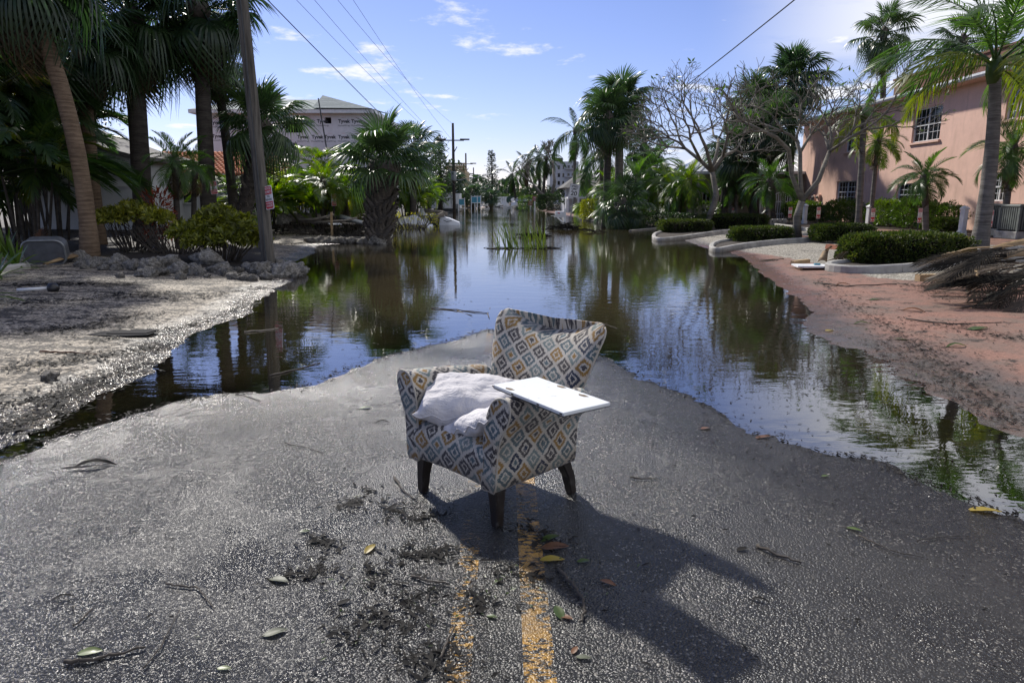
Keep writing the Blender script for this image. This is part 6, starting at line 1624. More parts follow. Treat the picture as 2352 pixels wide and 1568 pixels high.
def trespass(label, parent_loc, rz, tilt, s=1.0, lean=0.0):
    t = thing('trespassing_sign', label, 'sign', parent_loc, rz); t.rotation_euler = (0, tilt, rz); t.scale = (s, s, s)
    pl = plate('plate', rrect(0.30, 0.52, 0.035), -0.003, 0.003, 'sign_white', t)
    plate('red_panel', [(-0.135, 0.07), (0.135, 0.07), (0.135, 0.215), (0.105, 0.245), (-0.105, 0.245), (-0.135, 0.215)], -0.006, -0.004, 'sign_red', pl)
    plate('red_panel', [(-0.135, -0.215), (-0.105, -0.245), (0.105, -0.245), (0.135, -0.215), (0.135, -0.085), (-0.135, -0.085)], -0.006, -0.004, 'sign_red', pl)
    for tx_, sz, z, mt, sx in (('PRIVATE', 0.075, 0.195, 'sign_white', 0.75), ('PROPERTY', 0.075, 0.12, 'sign_white', 0.68), ('NO', 0.08, 0.025, 'sign_black', 0.8), ('TRESPASSING', 0.062, -0.045, 'sign_black', 0.62), ('VIOLATORS WILL', 0.045, -0.13, 'sign_white', 0.68), ('BE PROSECUTED', 0.045, -0.185, 'sign_white', 0.68)):
        lettering(pl, tx_, sz, 0, z, -0.0075 if mt == 'sign_white' else -0.0045, mt, sx=sx, bold=0.0015)
    for z in (0.232, -0.232): MB().lathe([(0.008, 0), (0.006, 0.004)], 8).build('bolt', MT['metal_grey'], pl, loc=(0, -0.003, z), rot=(R(90), 0, 0))
    return t
# utility poles -------------------------------------------------------------
b = GG(618, 612); t0 = PY(556, 0, b.y - 0.2) - b; t0 = t0 * (8.2 / t0.z)
pole = thing('utility_pole', 'weathered wooden utility pole with a no trespassing sign beside the lime shrub', 'utility pole', b)
MB().tube([t0 * -0.03, t0 * 0.0, t0 * 0.3, t0 * 0.6, t0], [0.155, 0.15, 0.138, 0.125, 0.10], 16).build('shaft', MT['pole_wood'], pole, True)
MB().tube([t0 * 0.005 + Vector((0.01, -0.153, 0)), t0 * 0.45 + Vector((0.01, -0.135, 0)), t0 * 0.99 + Vector((0.01, -0.105, 0))], 0.012, 6).build('ground_wire', MT['dark_metal'], pole)
MB().box((-0.9, -0.22, -0.06), (0.9, -0.11, 0.06)).build('crossarm', MT['pole_wood'], pole, loc=t0 * 0.94)
sg = PY(616, 454, b.y - 0.19)
trespass('red and white private property no trespassing sign on the wooden utility pole', Vector((sg.x + 0.02, sg.y - 0.02, sg.z)), R(-36), R(-7), 1.0)
trespass('red and white no trespassing sign on the dark palm trunk beside the tiled house', PY(491, 431, 24.05), R(-10), R(-4), 0.85)
for x, y, Y, lb in ((903, 451, 43, 'small no trespassing sign on a post beyond the stout cabbage palm'), (932, 449, 43, 'small no trespassing sign beside the pygmy date palm beyond the stout cabbage palm'), (767, 459, 30.2, 'no trespassing sign seen edge-on in the driftwood garden')):
    p = PY(x, y, Y); o = trespass(lb, p, R(60) if x == 767 else 0, 0, 1.0)
    MB().box((-0.04, 0.004, -p.z - 0.2), (0.04, 0.06, 0.2)).build('post', MT['bark_dark'], o)
def far_pole(label, x, ytop, Y, h_=10.6, trans=True, lean=0.0):
    b = BY(x, Y, 0); zt = PY(x, ytop, Y).z
    t = thing('utility_pole', label, 'utility pole', b, 0, 'far utility poles')
    MB().tube([(0, 0, -0.4), (lean * 0.5, 0, zt * 0.5), (lean, 0, zt)], [0.20, 0.17, 0.13], 10).build('shaft', MT['bark_dark'], t, True)
    ar = MB().box((-1.25, -0.22, -0.06), (1.25, -0.12, 0.06)).build('crossarm', MT['dark_metal'], t, loc=(lean, 0, zt - 1.9))
    for xx in (-1.3, 1.3): MB().tube([(xx * 0.62, -0.17, 0.10), (xx * 1.45, -0.17, 0.10)], [0.10, 0.09], 8).build('insulator', MT['dark_metal'], ar)
    if trans:
        tr_ = MB().lathe([(0.30, 0), (0.32, 0.1), (0.32, 0.95), (0.28, 1.05)], 12).build('transformer', MT['metal_grey'], t, True, loc=(lean + 0.05, -0.42, zt - 6.4))
        for xx in (-0.12, 0.12): MB().lathe([(0.04, 0), (0.06, 0.1), (0.03, 0.25)], 6).build('bushing', MT['dark_metal'], tr_, loc=(xx, 0, 1.05))
    MB().tube([(lean * 0.5, -0.2, zt - 3.4), (lean + 0.45, -0.2, zt - 2.6)], 0.05, 6).build('fuse_switch', MT['dark_metal'], t)
    return Vector((b.x + lean, b.y, zt))
p2_ = far_pole('far utility pole with a grey transformer beside the white box trailer', 1044, 283, 81)
p3_ = far_pole('smaller utility pole with a transformer behind the first far pole', 1072, 352, 128)
p4_ = far_pole('leaning utility pole down the street behind the transformer poles', 1089, 385, 175, trans=False)
p5_ = far_pole('farthest utility pole with short crossarms down the street', 1098, 402, 225, trans=False)
p6_ = far_pole('tilted utility pole between the transformer poles', 1080, 378, 140, trans=False, lean=-1.2)
def wire(label, P, r, sag):
    a, b = Vector(P[0]), Vector(P[-1]); pts = []
    for k in range(len(P) - 1):
        p, q = Vector(P[k]), Vector(P[k + 1])
        for i in range(16):
            f = i / 16; pts.append(p.lerp(q, f) - Vector((0, 0, sag * 4 * f * (1 - f))))
    pts.append(b)
    o = MB().tube(pts, r, 5).build('power_line', MT['black_plastic']); tag(o, label, 'power line', 'overhead lines')
def back(p, q, k): return p + (p - q).normalized() * k
q = PY(1044, 318, 81)
wl = [((638, 0), 34, Vector((-6.6, 81, p2_.z - 6.9)), 0.024, 0.5, 'thick black overhead cable sloping down behind the stout cabbage palm'), ((712, 0), 36, p2_ + Vector((-1.7, -0.2, -1.75)), 0.011, 0.7, 'thin overhead wire next to the thick cable'),
      ((742, 0), 36, p2_ + Vector((-1.6, -0.2, -1.75)), 0.011, 0.5, 'thin overhead wire in the middle of the bundle'), ((818, 0), 40, p2_ + Vector((0, 0, -0.1)), 0.011, 1.2, 'thin sagging overhead wire reaching the pole top'), ((836, 0), 40, p2_ + Vector((-0.2, -0.2, -1.75)), 0.011, 0.9, 'thin sagging overhead wire reaching the crossarm')]
for (x, y), Y, e, r, sag, lb in wl:
    a = PY(x, y, Y); wire(lb, [back(a, e, 34), a, e] if False else [back(a, e, 34), e], r, sag)
wire('overhead cable from the far transformer pole across the street', [p2_ + Vector((0.2, 0, -6.3)), PY(1165, 382, 190)], 0.03, 0.6)
wire('lower overhead cable along the far poles', [p2_ + Vector((0.2, 0, -7.6)), p3_ + Vector((0, 0, -4.5)), p4_ + Vector((0, 0, -3.5)), PY(1180, 410, 230)], 0.035, 0.4)
wire('overhead service cable crossing the twin cabbage palms on the right', [back(PY(1795, 0, 24), PY(1310, 385, 84), 14), PY(1310, 385, 84)], 0.022, 0.55)
wire('broken wire drooping between the dark conifer and the far pole', [PY(960, 384, 80), PY(1012, 420, 80), p2_ + Vector((0, 0, -8.2))], 0.02, 0.3)
# ------------------------------------------------------------------ rocks, wreckage, litter
m = Mat('limestone'); c = m.coord('Object'); n = m.noise(c, 4, 6, 0.7); pit = m.vor(c, 14, 'Distance')
m.set(base=m.mix(m.rng(n, 0.35, 0.7), (0.13, 0.12, 0.10), (0.46, 0.43, 0.38)), rough=0.9, normal=m.bump(m.math('ADD', m.math('MULTIPLY', pit, 0.6), n), 1.0, 0.06)); MT['limestone'] = m.m
def rock_mesh(seed, flat=0.75):
    bm = bmesh.new(); bmesh.ops.create_icosphere(bm, subdivisions=3, radius=1.0)
    for v in bm.verts:
        d = v.co.normalized()
        q = mnoise.noise(d * 1.3 + Vector((seed, 0, 0))) * 0.40 + mnoise.noise(d * 3.1 + Vector((0, seed, 0))) * 0.34 + mnoise.noise(d * 6.5 + Vector((0, 0, seed))) * 0.24
        v.co = d * (0.9 + q); v.co.z *= flat
    me = bpy.data.meshes.new('rock'); bm.to_mesh(me); bm.free(); me.shade_smooth(); me.materials.append(MT['limestone']); return me
RM = [rock_mesh(i * 3.7 + 1, 0.65 + 0.08 * (i % 4)) for i in range(6)]
rr = random.Random(4)
def rock(label, p, s, grp):
    o = obj('rock', rr.choice(RM)); o.location = (p.x, p.y, p.z + s * 0.35); o.rotation_euler = (rr.uniform(-.4, .4), rr.uniform(-.4, .4), rr.uniform(0, 6.28)); o.scale = (s * rr.uniform(0.9, 1.3), s, s * rr.uniform(0.8, 1.1))
    tag(o, label, 'rock', grp)
RK = [(150, 592, .16), (166, 598, .2), (186, 594, .24), (204, 604, .22), (222, 603, .2), (186, 612, .16), (215, 614, .2), (243, 606, .18), (262, 612, .2), (276, 604, .26), (296, 614, .2), (313, 619, .22), (335, 610, .16), (343, 622, .3), (365, 614, .26), (341, 634, .24), (372, 630, .17),
      (277, 637, .11), (415, 626, .28), (440, 622, .2), (452, 630, .2), (415, 640, .14), (480, 606, .36), (505, 624, .24), (520, 632, .2), (545, 626, .14), (570, 620, .2), (596, 626, .3), (619, 616, .2), (636, 624, .24), (655, 634, .34), (676, 626, .26), (690, 630, .2), (612, 640, .18), (640, 612, .2), (560, 638, .14), (530, 640, .12)]
RK = [(x, y, s * 0.8) for x, y, s in RK] + [(160 + i * 15 + rr.uniform(-5, 5), 604 + i * 0.9 + rr.uniform(-6, 16), rr.uniform(.06, .13)) for i in range(36)]
for x, y, s in RK: rock('pitted grey limestone rock in the border below the lime shrubs', GG(x, y), s, 'limestone border rocks')
rock('smooth dark grey boulder in the limestone border', GG(386, 612), 0.28, None)
for i in range(17):
    x = 700 + i * 11.5 + rr.uniform(-4, 4); rock('small pale rock edging the driftwood garden', GG(x, 553 + i * 0.35 + rr.uniform(-2, 2)), rr.uniform(0.12, 0.22), 'rocks edging the driftwood garden')
for i in range(7): rock('wet pale rock at the water edge beside the sunken debris', BY(900 + i * 12, 38.5 + rr.uniform(-.4, .4)), rr.uniform(0.18, 0.30), 'rocks beside the sunken debris')
for i in range(14): rock('small pale rock at the foot of the palms by the speed limit sign', BY(1335 + i * 4.5, 54 - i * 0.9), rr.uniform(0.16, 0.26), 'rocks below the speed limit sign')

# leaf and stick litter ------------------------------------------------------
leafmat('litter_green', (0.05, 0.085, 0.015), (0.12, 0.16, 0.03), 0.2, 0.4); leafmat('litter_yellow', (0.30, 0.22, 0.03), (0.42, 0.34, 0.05), 0.2, 0.45); leafmat('litter_brown', (0.13, 0.06, 0.028), (0.22, 0.10, 0.04), 0.15, 0.5); leafmat('litter_dark', (0.012, 0.011, 0.010), (0.028, 0.024, 0.02), 0.05, 0.75, spec=0.15); leafmat('litter_pale', (0.09, 0.10, 0.065), (0.15, 0.16, 0.11), 0.15, 0.5, spec=0.3)
def leaf_mesh(seed, L=1.0, W_=0.42, curl=0.05, roll=0.15):
    g = random.Random(seed); V = []; F = []; n = 9
    for i in range(n):
        t = i / (n - 1); hw = W_ / 2 * math.sin(math.pi * min(1, t * 0.96 + 0.03)) ** 0.75 * (1.05 - 0.25 * t)
        for j, s in enumerate((-1, -0.5, 0, 0.5, 1)):
            V.append((L * (t - 0.5), s * hw, curl * math.sin(t * math.pi * 1.1 + g.uniform(-.05, .05)) + roll * hw * abs(s) ** 1.5 + g.uniform(-.01, .01)))
    for i in range(n - 1):
        for j in range(4): F.append((i * 5 + j, i * 5 + 5 + j, i * 5 + 6 + j, i * 5 + 1 + j))
    me = rawmesh(V, F, True); return me
LM = [leaf_mesh(1), leaf_mesh(2, 1, 0.5, 0.03, 0.18), leaf_mesh(3, 1, 0.22, 0.12, 0.4), leaf_mesh(4, 1, 0.36, 0.04, 0.1)]
stem_m = MB().tube([(-0.75, 0, 0.02), (-0.5, 0, 0.01), (0.45, 0, 0.02)], [0.012, 0.016, 0.006], 5).mesh()
stem_m.materials.append(MT['twig'])
def put_leaf(x, y, s, rz, kind, mat, label, grp=None):
    p = GG(x, y); o = obj('fallen_leaf', mm_(LM[kind], mat)); o.location = (p.x, p.y, max(p.z, 0) + 0.006); o.rotation_euler = (rr.uniform(-.1, .1), rr.uniform(-.12, .05), R(rz)); o.scale = (s, s, s)
    tag(o, label, 'leaf', grp)
    obj('midrib', stem_m, None, o)
LV = [(222, 1072, .24, 20, 2, 'litter_dark', 'long curled dark leaf on the glistening asphalt'), (207, 1500, .085, 10, 1, 'litter_green', 'round green leaf trapped under a dark palm strip'), (640, 1334, .10, -20, 0, 'litter_pale', 'pale wet leaf with visible veins beside leaf clumps'), (632, 1455, .09, 25, 1, 'litter_pale', 'muddy pale leaf on the asphalt below the small puddle'),
      (515, 1538, .05, 0, 1, 'litter_green', 'small green leaf at the end of a thin twig'), (1268, 1287, .115, 10, 0, 'litter_yellow', 'large yellow leaf below the armchair front leg'), (1262, 1238, .10, 25, 0, 'litter_green', 'green leaf in the armchair shadow beside the yellow line'), (1275, 1258, .13, 5, 1, 'litter_brown', 'big brown leaf in the armchair shadow'),
      (1397, 1340, .075, -35, 0, 'litter_brown', 'single orange-brown leaf on bare asphalt'), (1228, 1252, .07, 80, 0, 'litter_dark', 'dark leaf tucked beside the brown leaf'), (1340, 1290, .06, 10, 1, 'litter_green', 'dark green leaf beyond the large yellow leaf'), (1283, 1408, .09, 100, 1, 'litter_green', 'green and white leaf lying on the yellow line'),
      (1300, 1420, .06, -30, 1, 'litter_brown', 'brown leaf beside the green leaf on the yellow line'), (1320, 1495, .045, 60, 1, 'litter_brown', 'small brown leaf right of the yellow line'), (1340, 1512, .055, -10, 1, 'litter_pale', 'mottled pale leaf right of the yellow line'), (840, 938, .10, 15, 1, 'litter_green', 'bright green leaf left of the armchair'), (880, 972, .11, 5, 2, 'litter_dark', 'dark curled leaf left of the armchair'),
      (2260, 1175, .16, -15, 0, 'litter_yellow', 'large tan leaf near the puddle margin'), (1962, 1217, .075, -40, 3, 'litter_green', 'small green leaf with a long thin twig'), (1895, 1095, .05, 10, 1, 'litter_green', 'round green leaf near the shallow puddle'), (1705, 1263, .06, 20, 1, 'litter_dark', 'round dark leaf on the right-hand lane'), (1145, 1335, .05, 45, 0, 'litter_green', 'small green leaf between the yellow lines'),
      (1130, 1418, .045, -20, 1, 'litter_green', 'pale green leaf between the worn yellow lines'), (850, 1262, .09, 70, 0, 'litter_yellow', 'green and yellow leaf standing in the dark leaf clump'), (822, 1142, .05, 0, 1, 'litter_pale', 'pale round leaf in front of the left chair leg'), (790, 1385, .06, 30, 1, 'litter_dark', 'dark leaf left of the worn yellow line'), (700, 1222, .05, 20, 1, 'litter_green', 'small green leaf left of the dark leaf clump'),
      (1905, 760, .13, 20, 1, 'litter_yellow', 'yellow leaf on the pink pavement edge'), (2196, 795, .24, 8, 2, 'litter_green', 'long light green leaf on the pink pavement near the dead fronds'), (2070, 780, .18, -20, 3, 'litter_green', 'green leaf in the wrack line'), (2245, 755, .3, 10, 3, 'litter_green', 'flat green leaf close to the palm boot'), (1980, 745, .2, -10, 2, 'litter_green', 'green strip leaf on the wrack line'),
      (1935, 655, .3, 5, 2, 'litter_brown', 'brown curled leaf on the pink pavement near the white board'), (2010, 688, .22, 10, 3, 'litter_green', 'olive leaf on the pink pavement'), (2100, 715, .3, -30, 2, 'litter_brown', 'brown bent leaf beside the dark wrack'), (1752, 1005, .12, 10, 3, 'litter_brown', 'floating brown leaf in the shallow right-hand water'), (1620, 985, .09, 30, 1, 'litter_brown', 'floating brown leaf near the armchair side'), (1486, 1300, .05, 15, 2, 'litter_dark', 'thin dark leaf in the armchair shadow'),
      (147, 1375, .08, 20, 2, 'litter_dark', 'dark curled leaf on the glistening left lane'), (1745, 1380, .07, -20, 2, 'litter_dark', 'dark strip leaf on the right-hand lane'), (2490 - 1005, 1530, .05, -30, 2, 'litter_dark', 'dark curled leaf near the bottom of the right-hand lane')]
for q in LV: put_leaf(*q)
def stick(pts, r, label, mat='twig', z=0.008, cat='stick', grp=None, name='stick', forks=()):
    P = [GG(*p) for p in pts]; P = [Vector((p.x, p.y, max(p.z, -0.005) + z)) for p in P]
    b = P[0].copy(); t = thing(name, label, cat, b, 0, grp)
    n = len(P)
    Q = []
    for i in range(n - 1):
        for k in range(5): Q.append(P[i].lerp(P[i + 1], k / 5) - b + Vector((rr.uniform(-1, 1), rr.uniform(-1, 1), rr.uniform(-.2, 1))) * r * 0.7)
    Q.append(P[-1] - b)
    MB().tube(Q, [r * 0.75 * (1 - 0.5 * i / len(Q)) * rr.uniform(0.75, 1.2) for i in range(len(Q))], 6).build('stem', MT[mat], t, True)
    for k, q in forks:
        e = GG(*q); MB().tube([P[k] - b, P[k].lerp(e, 0.5) - b + Vector((0, 0, 0.012)), Vector((e.x, e.y, max(e.z, 0) + 0.01)) - b], [r * 0.6, r * 0.5, r * 0.25], 5).build('side_twig', MT[mat], t, True)
SK = [([(145, 1528), (190, 1522), (250, 1510), (335, 1490)], .011, 'dark palm strip with torn end on the left lane'), ([(380, 1345), (410, 1350), (455, 1352), (470, 1375), (490, 1398)], .006, 'bent brown twig with side shoots on the left lane'), ([(170, 1440), (190, 1425), (213, 1402)], .006, 'short dark stick on the left lane'), ([(905, 1100), (925, 1130), (955, 1150)], .009, 'crooked twig by the left chair leg'),
      ([(1285, 1312), (1320, 1350), (1338, 1385), (1342, 1410), (1330, 1430)], .010, 'long crooked dark stick right of the yellow line'), ([(1972, 1232), (2010, 1252), (2060, 1272), (2122, 1283)], .005, 'thin wavy twig trailing from a small green leaf'), ([(2105, 1244), (2160, 1236), (2225, 1233)], .004, 'thin straight twig near the tan leaf'), ([(1740, 1258), (1790, 1280), (1840, 1296)], .011, 'dark flat bark strip on the right lane'),
      ([(1448, 1100), (1475, 1103), (1510, 1102)], .008, 'short dark twig right of the armchair'), ([(945, 1325), (980, 1338), (1030, 1345)], .008, 'dark twig near the worn yellow line'), ([(1010, 1520), (1030, 1470), (1045, 1440)], .007, 'dark twig pointing up the yellow line'), ([(330, 1540), (370, 1490), (415, 1400)], .004, 'thin curved twig on the lower left lane'), ([(655, 1020), (700, 1030), (745, 1042)], .005, 'thin twig left of the armchair legs'),
      ([(1870, 650), (1940, 658), (2060, 652)], .02, 'long dark stick on the pink pavement'), ([(620, 866), (680, 852), (735, 836)], .012, 'dark twig sticking out of the left-hand water'), ([(2080, 735), (2180, 745), (2300, 740)], .012, 'long grey twig below the dead fronds'), ([(540, 905), (575, 915), (600, 925)], .006, 'small curved twig at the left-hand water edge')]
for pts, r, lb in SK: stick(pts, r, lb)
# forked palm stalk and other floating things
stick([(990, 718), (1050, 721), (1120, 726)], 0.014, 'floating dark stalk with a flared forked end behind the armchair', z=0.012, forks=((2, (1126, 716)), (2, (1124, 736)), (1, (1085, 731))))
stick([(1370, 745), (1395, 752), (1420, 760)], 0.006, 'thin floating twig beside the armchair back', z=0.006)
def reed(label, x0, x1, y, Y, n, hmax, seed, grp=None):
    g = random.Random(seed); b = BY((x0 + x1) / 2, Y, 0); t = thing('floating_reeds', label, 'plant', b, 0, grp)
    for i in range(n):
        x = (BY(x0, Y, 0).x + (BY(x1, Y, 0).x - BY(x0, Y, 0).x) * g.random()) - b.x; y = g.uniform(-.35, .35); L = hmax * g.uniform(.4, 1); ln = g.uniform(-.75, .15)
        P = np.array([[[x, y, -0.08], [x + ln * L * .3, y, L * .45], [x + ln * L * .62, y, L * .8], [x + ln * L, y, L]]])
        V, F = nstrips(P, np.array([[.016, .013, .009, .002]]), np.array([[0.8, 0.6, 0]])); obj('blade', npmesh(V, F), MT['reed_green'], t)
    mb = MB()
    for i in range(40):
        x = g.uniform(BY(x0 - 50, Y, 0).x, BY(x1 + 15, Y, 0).x) - b.x; y = g.uniform(-.3, .3); a = g.uniform(-.5, .5); l_ = g.uniform(.1, .45)
        mb.tube([(x, y, 0.0), (x + l_ * math.cos(a), y + l_ * math.sin(a), g.uniform(.01, .07))], [.012, .004], 4)
    mb.build('floating_stalks', MT['litter_dark'], t)['kind'] = 'stuff'
reed('green reed tuft floating on its side in the middle of the flooded street', 1140, 1262, 574, 22.3, 62, 1.05, 3)
def raft(label, x0, x1, Y, n, hh_, seed):
    g = random.Random(seed); b = BY((x0 + x1) / 2, Y, 0); t = thing('debris_raft', label, 'debris', b); mb = MB(); w_ = (BY(x1, Y, 0).x - BY(x0, Y, 0).x) / 2
    for i in range(n):
        x = g.gauss(0, .42) * w_; y = g.gauss(0, .3); a = g.uniform(0, 6.28); l_ = g.uniform(.2, .8); z = max(0.0, hh_ * (1 - abs(x / w_)) * g.random())
        mb.tube([(x, y, z), (x + l_ * .5 * math.cos(a), y + l_ * .3 * math.sin(a), z + g.uniform(0, .12)), (x + l_ * math.cos(a), y + l_ * .5 * math.sin(a), max(0, z + g.uniform(-.1, .1)))], [.018, .015, .005], 4)
    o = mb.build('stalks', MT['dead_dark'], t); o['kind'] = 'stuff'
raft('dark mound of floating palm debris in front of the mailbox', 1266, 1336, 36.0, 150, .35, 5)
raft('thin dark mat of floating palm debris behind the reed tuft', 1202, 1248, 29.5, 60, .12, 6)
raft('small floating raft of stalks near the far island kerb', 1355, 1372, 33, 14, .1, 8)
# leaf litter that nobody could count
def litter(name, curves, n, smin, smax, seed, mat, spread, z=0.004):
    g = np.random.default_rng(seed); P = []
    for c in curves:
        q = [GG(*p) for p in c[0]]; k = int(n * c[1])
        for i in range(k):
            s = g.random() * (len(q) - 1); j = int(s); p = q[j].lerp(q[j + 1], s - j)
            r_ = abs(g.normal(0, 1)) * spread * c[2]; a = g.uniform(0, 6.28)
            P.append((p.x + r_ * math.cos(a), p.y + r_ * math.sin(a) * 0.8))
    P = np.array(P); zz = height(P[:, 0], P[:, 1]); P = P[zz > -0.004]; zz = zz[zz > -0.004]
    n_ = len(P); L = g.uniform(smin, smax, n_) * (0.45 + 0.05 * P[:, 1]); az = g.uniform(0, 6.28, n_); W_ = L * g.uniform(0.07, 0.36, n_)
    d = np.stack([np.cos(az), np.sin(az), g.normal(0, .12, n_)], 1); s = np.stack([-np.sin(az), np.cos(az), g.normal(0, .18, n_)], 1)
    c = np.stack([P[:, 0], P[:, 1], zz + z + L * 0.08], 1)
    V = np.stack([c - d * L[:, None] / 2, c + s * W_[:, None] / 2 + [0, 0, .002], c + d * L[:, None] / 2, c - s * W_[:, None] / 2], 1).reshape(-1, 3)
    i = np.arange(n_) * 4; F = np.concatenate([np.stack([i, i + 1, i + 2], 1), np.stack([i, i + 2, i + 3], 1)])
    o = obj(name, npmesh(V, F), MT[mat]); tag(o, kind='stuff'); return o
WR = [([(1880, 640), (1935, 690), (2010, 732), (2075, 770), (2130, 810)], .30, 1.0), ([(2100, 790), (2180, 840), (2250, 900), (2340, 990)], .28, 1.0), ([(2150, 740), (2250, 760), (2352, 780)], .14, 1.0), ([(2060, 650), (2130, 660), (2180, 690)], .10, .8), ([(2020, 780), (2140, 860), (2240, 940)], .18, 1.3)]
o = litter('leaf_litter', WR, 3600, .03, .085, 1, 'litter_dark', .28); tag(o, 'dark wrack line of rotted leaves along the pink pavement', 'leaf litter')
LG = [([(0, 700), (150, 690), (330, 672), (470, 680)], .14, 1.2), ([(0, 655), (150, 650), (300, 652)], .14, .9), ([(230, 780), (330, 765), (470, 740), (590, 700), (640, 690)], .12, .6), ([(0, 850), (120, 830), (270, 815), (380, 790)], .16, .8), ([(0, 930), (130, 910), (250, 860), (350, 830)], .16, .7), ([(0, 990), (80, 960), (200, 890)], .14, .7), ([(640, 560), (700, 556), (760, 553)], .07, .8), ([(250, 670), (420, 690), (600, 660)], .08, .6), ([(60, 760), (200, 750), (330, 720)], .12, .9)]
o = litter('leaf_litter', LG, 5000, .04, .13, 2, 'litter_dark', .38); tag(o, 'dark streaks of rotted leaves over the pale shell verge', 'leaf litter')
RD = [([(850, 1120), (830, 1150), (790, 1165)], .10, .5), ([(880, 1170), (960, 1190), (1000, 1185)], .12, .6), ([(900, 1265), (960, 1280), (1010, 1260), (1010, 1285)], .16, .5), ([(720, 1240), (745, 1250), (740, 1320)], .10, .4), ([(640, 1325), (700, 1320), (750, 1310)], .08, .35), ([(830, 1300), (850, 1330), (930, 1390), (1000, 1350)], .14, .5), ([(780, 1460), (850, 1420), (900, 1430), (960, 1440)], .14, .6), ([(1000, 1480), (1040, 1530), (990, 1540), (880, 1480)], .16, .6), ([(1140, 1300), (1200, 1320), (1240, 1330)], .08, .5), ([(1180, 1210), (1240, 1230), (1290, 1260)], .08, .5), ([(1080, 1360), (1110, 1400)], .06, .5)]
o = litter('leaf_litter', RD, 1150, .03, .11, 3, 'litter_dark', .17); tag(o, 'dark shredded leaf clumps on the asphalt in front of the armchair', 'leaf litter')
SC = [([(100, 1200), (600, 1250), (900, 1500)], .2, 6.0), ([(1400, 1200), (1800, 1300), (2200, 1500)], .25, 6.0), ([(1450, 950), (1700, 1050), (2100, 1180)], .25, 3.0), ([(900, 860), (1100, 800), (1300, 830)], .15, 2.5), ([(700, 1000), (900, 920)], .1, 3)]
o = litter('leaf_litter', SC, 900, .02, .06, 4, 'litter_dark', .14); tag(o, 'fine dark bark and leaf crumbs scattered over the whole road', 'leaf litter')
SCG = [([(1900, 700), (2100, 800), (2300, 900)], .5, 3), ([(50, 900), (300, 760), (500, 720)], .2, 3), ([(700, 1300), (1000, 1400), (1300, 1300)], .3, 1.2)]
o = litter('leaf_litter', SCG, 340, .02, .06, 5, 'litter_green', .3); tag(o, 'small green leaf scraps scattered among the dark wrack', 'leaf litter')
o = litter('leaf_litter', [(NB[i:i + 2], 1.0 / 25, 1.0) for i in range(len(NB) - 1)], 1500, .03, .09, 6, 'litter_dark', .09); tag(o, 'thin scum line of dark leaf scraps along the water edge on the road', 'leaf litter')
# floating specks on the shallow water
g = np.random.default_rng(9); P = np.array([tuple(G(x, y).xy) for x, y in zip(g.uniform(1400, 2300, 420), g.uniform(840, 1150, 420))] + [tuple(G(x, y).xy) for x, y in zip(g.uniform(650, 1300, 160), g.uniform(680, 900, 160))])
P = P[height(P[:, 0], P[:, 1]) < 0]; n_ = len(P); L = g.uniform(.01, .045, n_) * (0.5 + 0.12 * P[:, 1]); az = g.uniform(0, 6.28, n_)
c = np.stack([P[:, 0], P[:, 1], np.full(n_, .004)], 1); d = np.stack([np.cos(az), np.sin(az), 0 * az], 1) * L[:, None] / 2; s = np.stack([-np.sin(az), np.cos(az), 0 * az], 1) * L[:, None] * .16
V = np.stack([c - d, c + s, c + d + [0, 0, .004], c - s], 1).reshape(-1, 3); i = np.arange(n_) * 4
tag(obj('floating_specks', npmesh(V, np.stack([i, i + 1, i + 2, i + 3], 1)), MT['litter_dark']), 'dark specks floating on the shallow water beside the armchair', 'leaf litter', kind='stuff')

# heap of dead fronds at the right ------------------------------------------------
barkmat('boot_tan', (0.16, 0.10, 0.05), (0.36, 0.26, 0.14), 3, 0.6)
def dead_frond(label, p, az, el, s, mesh, mat, grp):
    o = bpy.data.objects.new('dead_palm_frond', mm_(mesh, mat)); C.objects.link(o)
    o.matrix_world = Matrix.Translation(p) @ Matrix.Rotation(az, 4, 'Z') @ Matrix.Rotation(-el, 4, 'Y') @ Matrix.Rotation(rr.uniform(-.6, .6), 4, 'X') @ Matrix.Scale(s, 4)
    tag(o, label, 'palm frond', grp)
for i in range(44):
    q = GG(rr.uniform(2250, 2470), rr.uniform(630, 712)); q.z += rr.uniform(.08, .80)
    dead_frond('blackened dead palm frond in the heap beside the large clipped hedge', q, R(180 + rr.uniform(-40, 48)), R(rr.uniform(-20, 2)), rr.uniform(.48, .80), rr.choice(DEADF), 'dead_dark' if i % 3 else 'dead_leaf', 'heap of dead palm fronds')
dead_frond('dry brown palm frond fallen in the gravel bay behind the kerb nose', GG(1950, 612) + Vector((0.2, 0.3, .45)), R(215), R(-28), .62, DEADF[1], 'dead_leaf', None)
dead_frond('small dry frond lying on the pale gravel', GG(1800, 597) + Vector((0, 0, .04)), R(200), R(-2), .45, DEADF[0], 'dead_leaf', None)
dead_frond('rust coloured frond behind the grey tub', GG(90, 590) + Vector((0, 0, .1)), R(120), R(30), .7, DEADF[2], 'litter_brown', None)
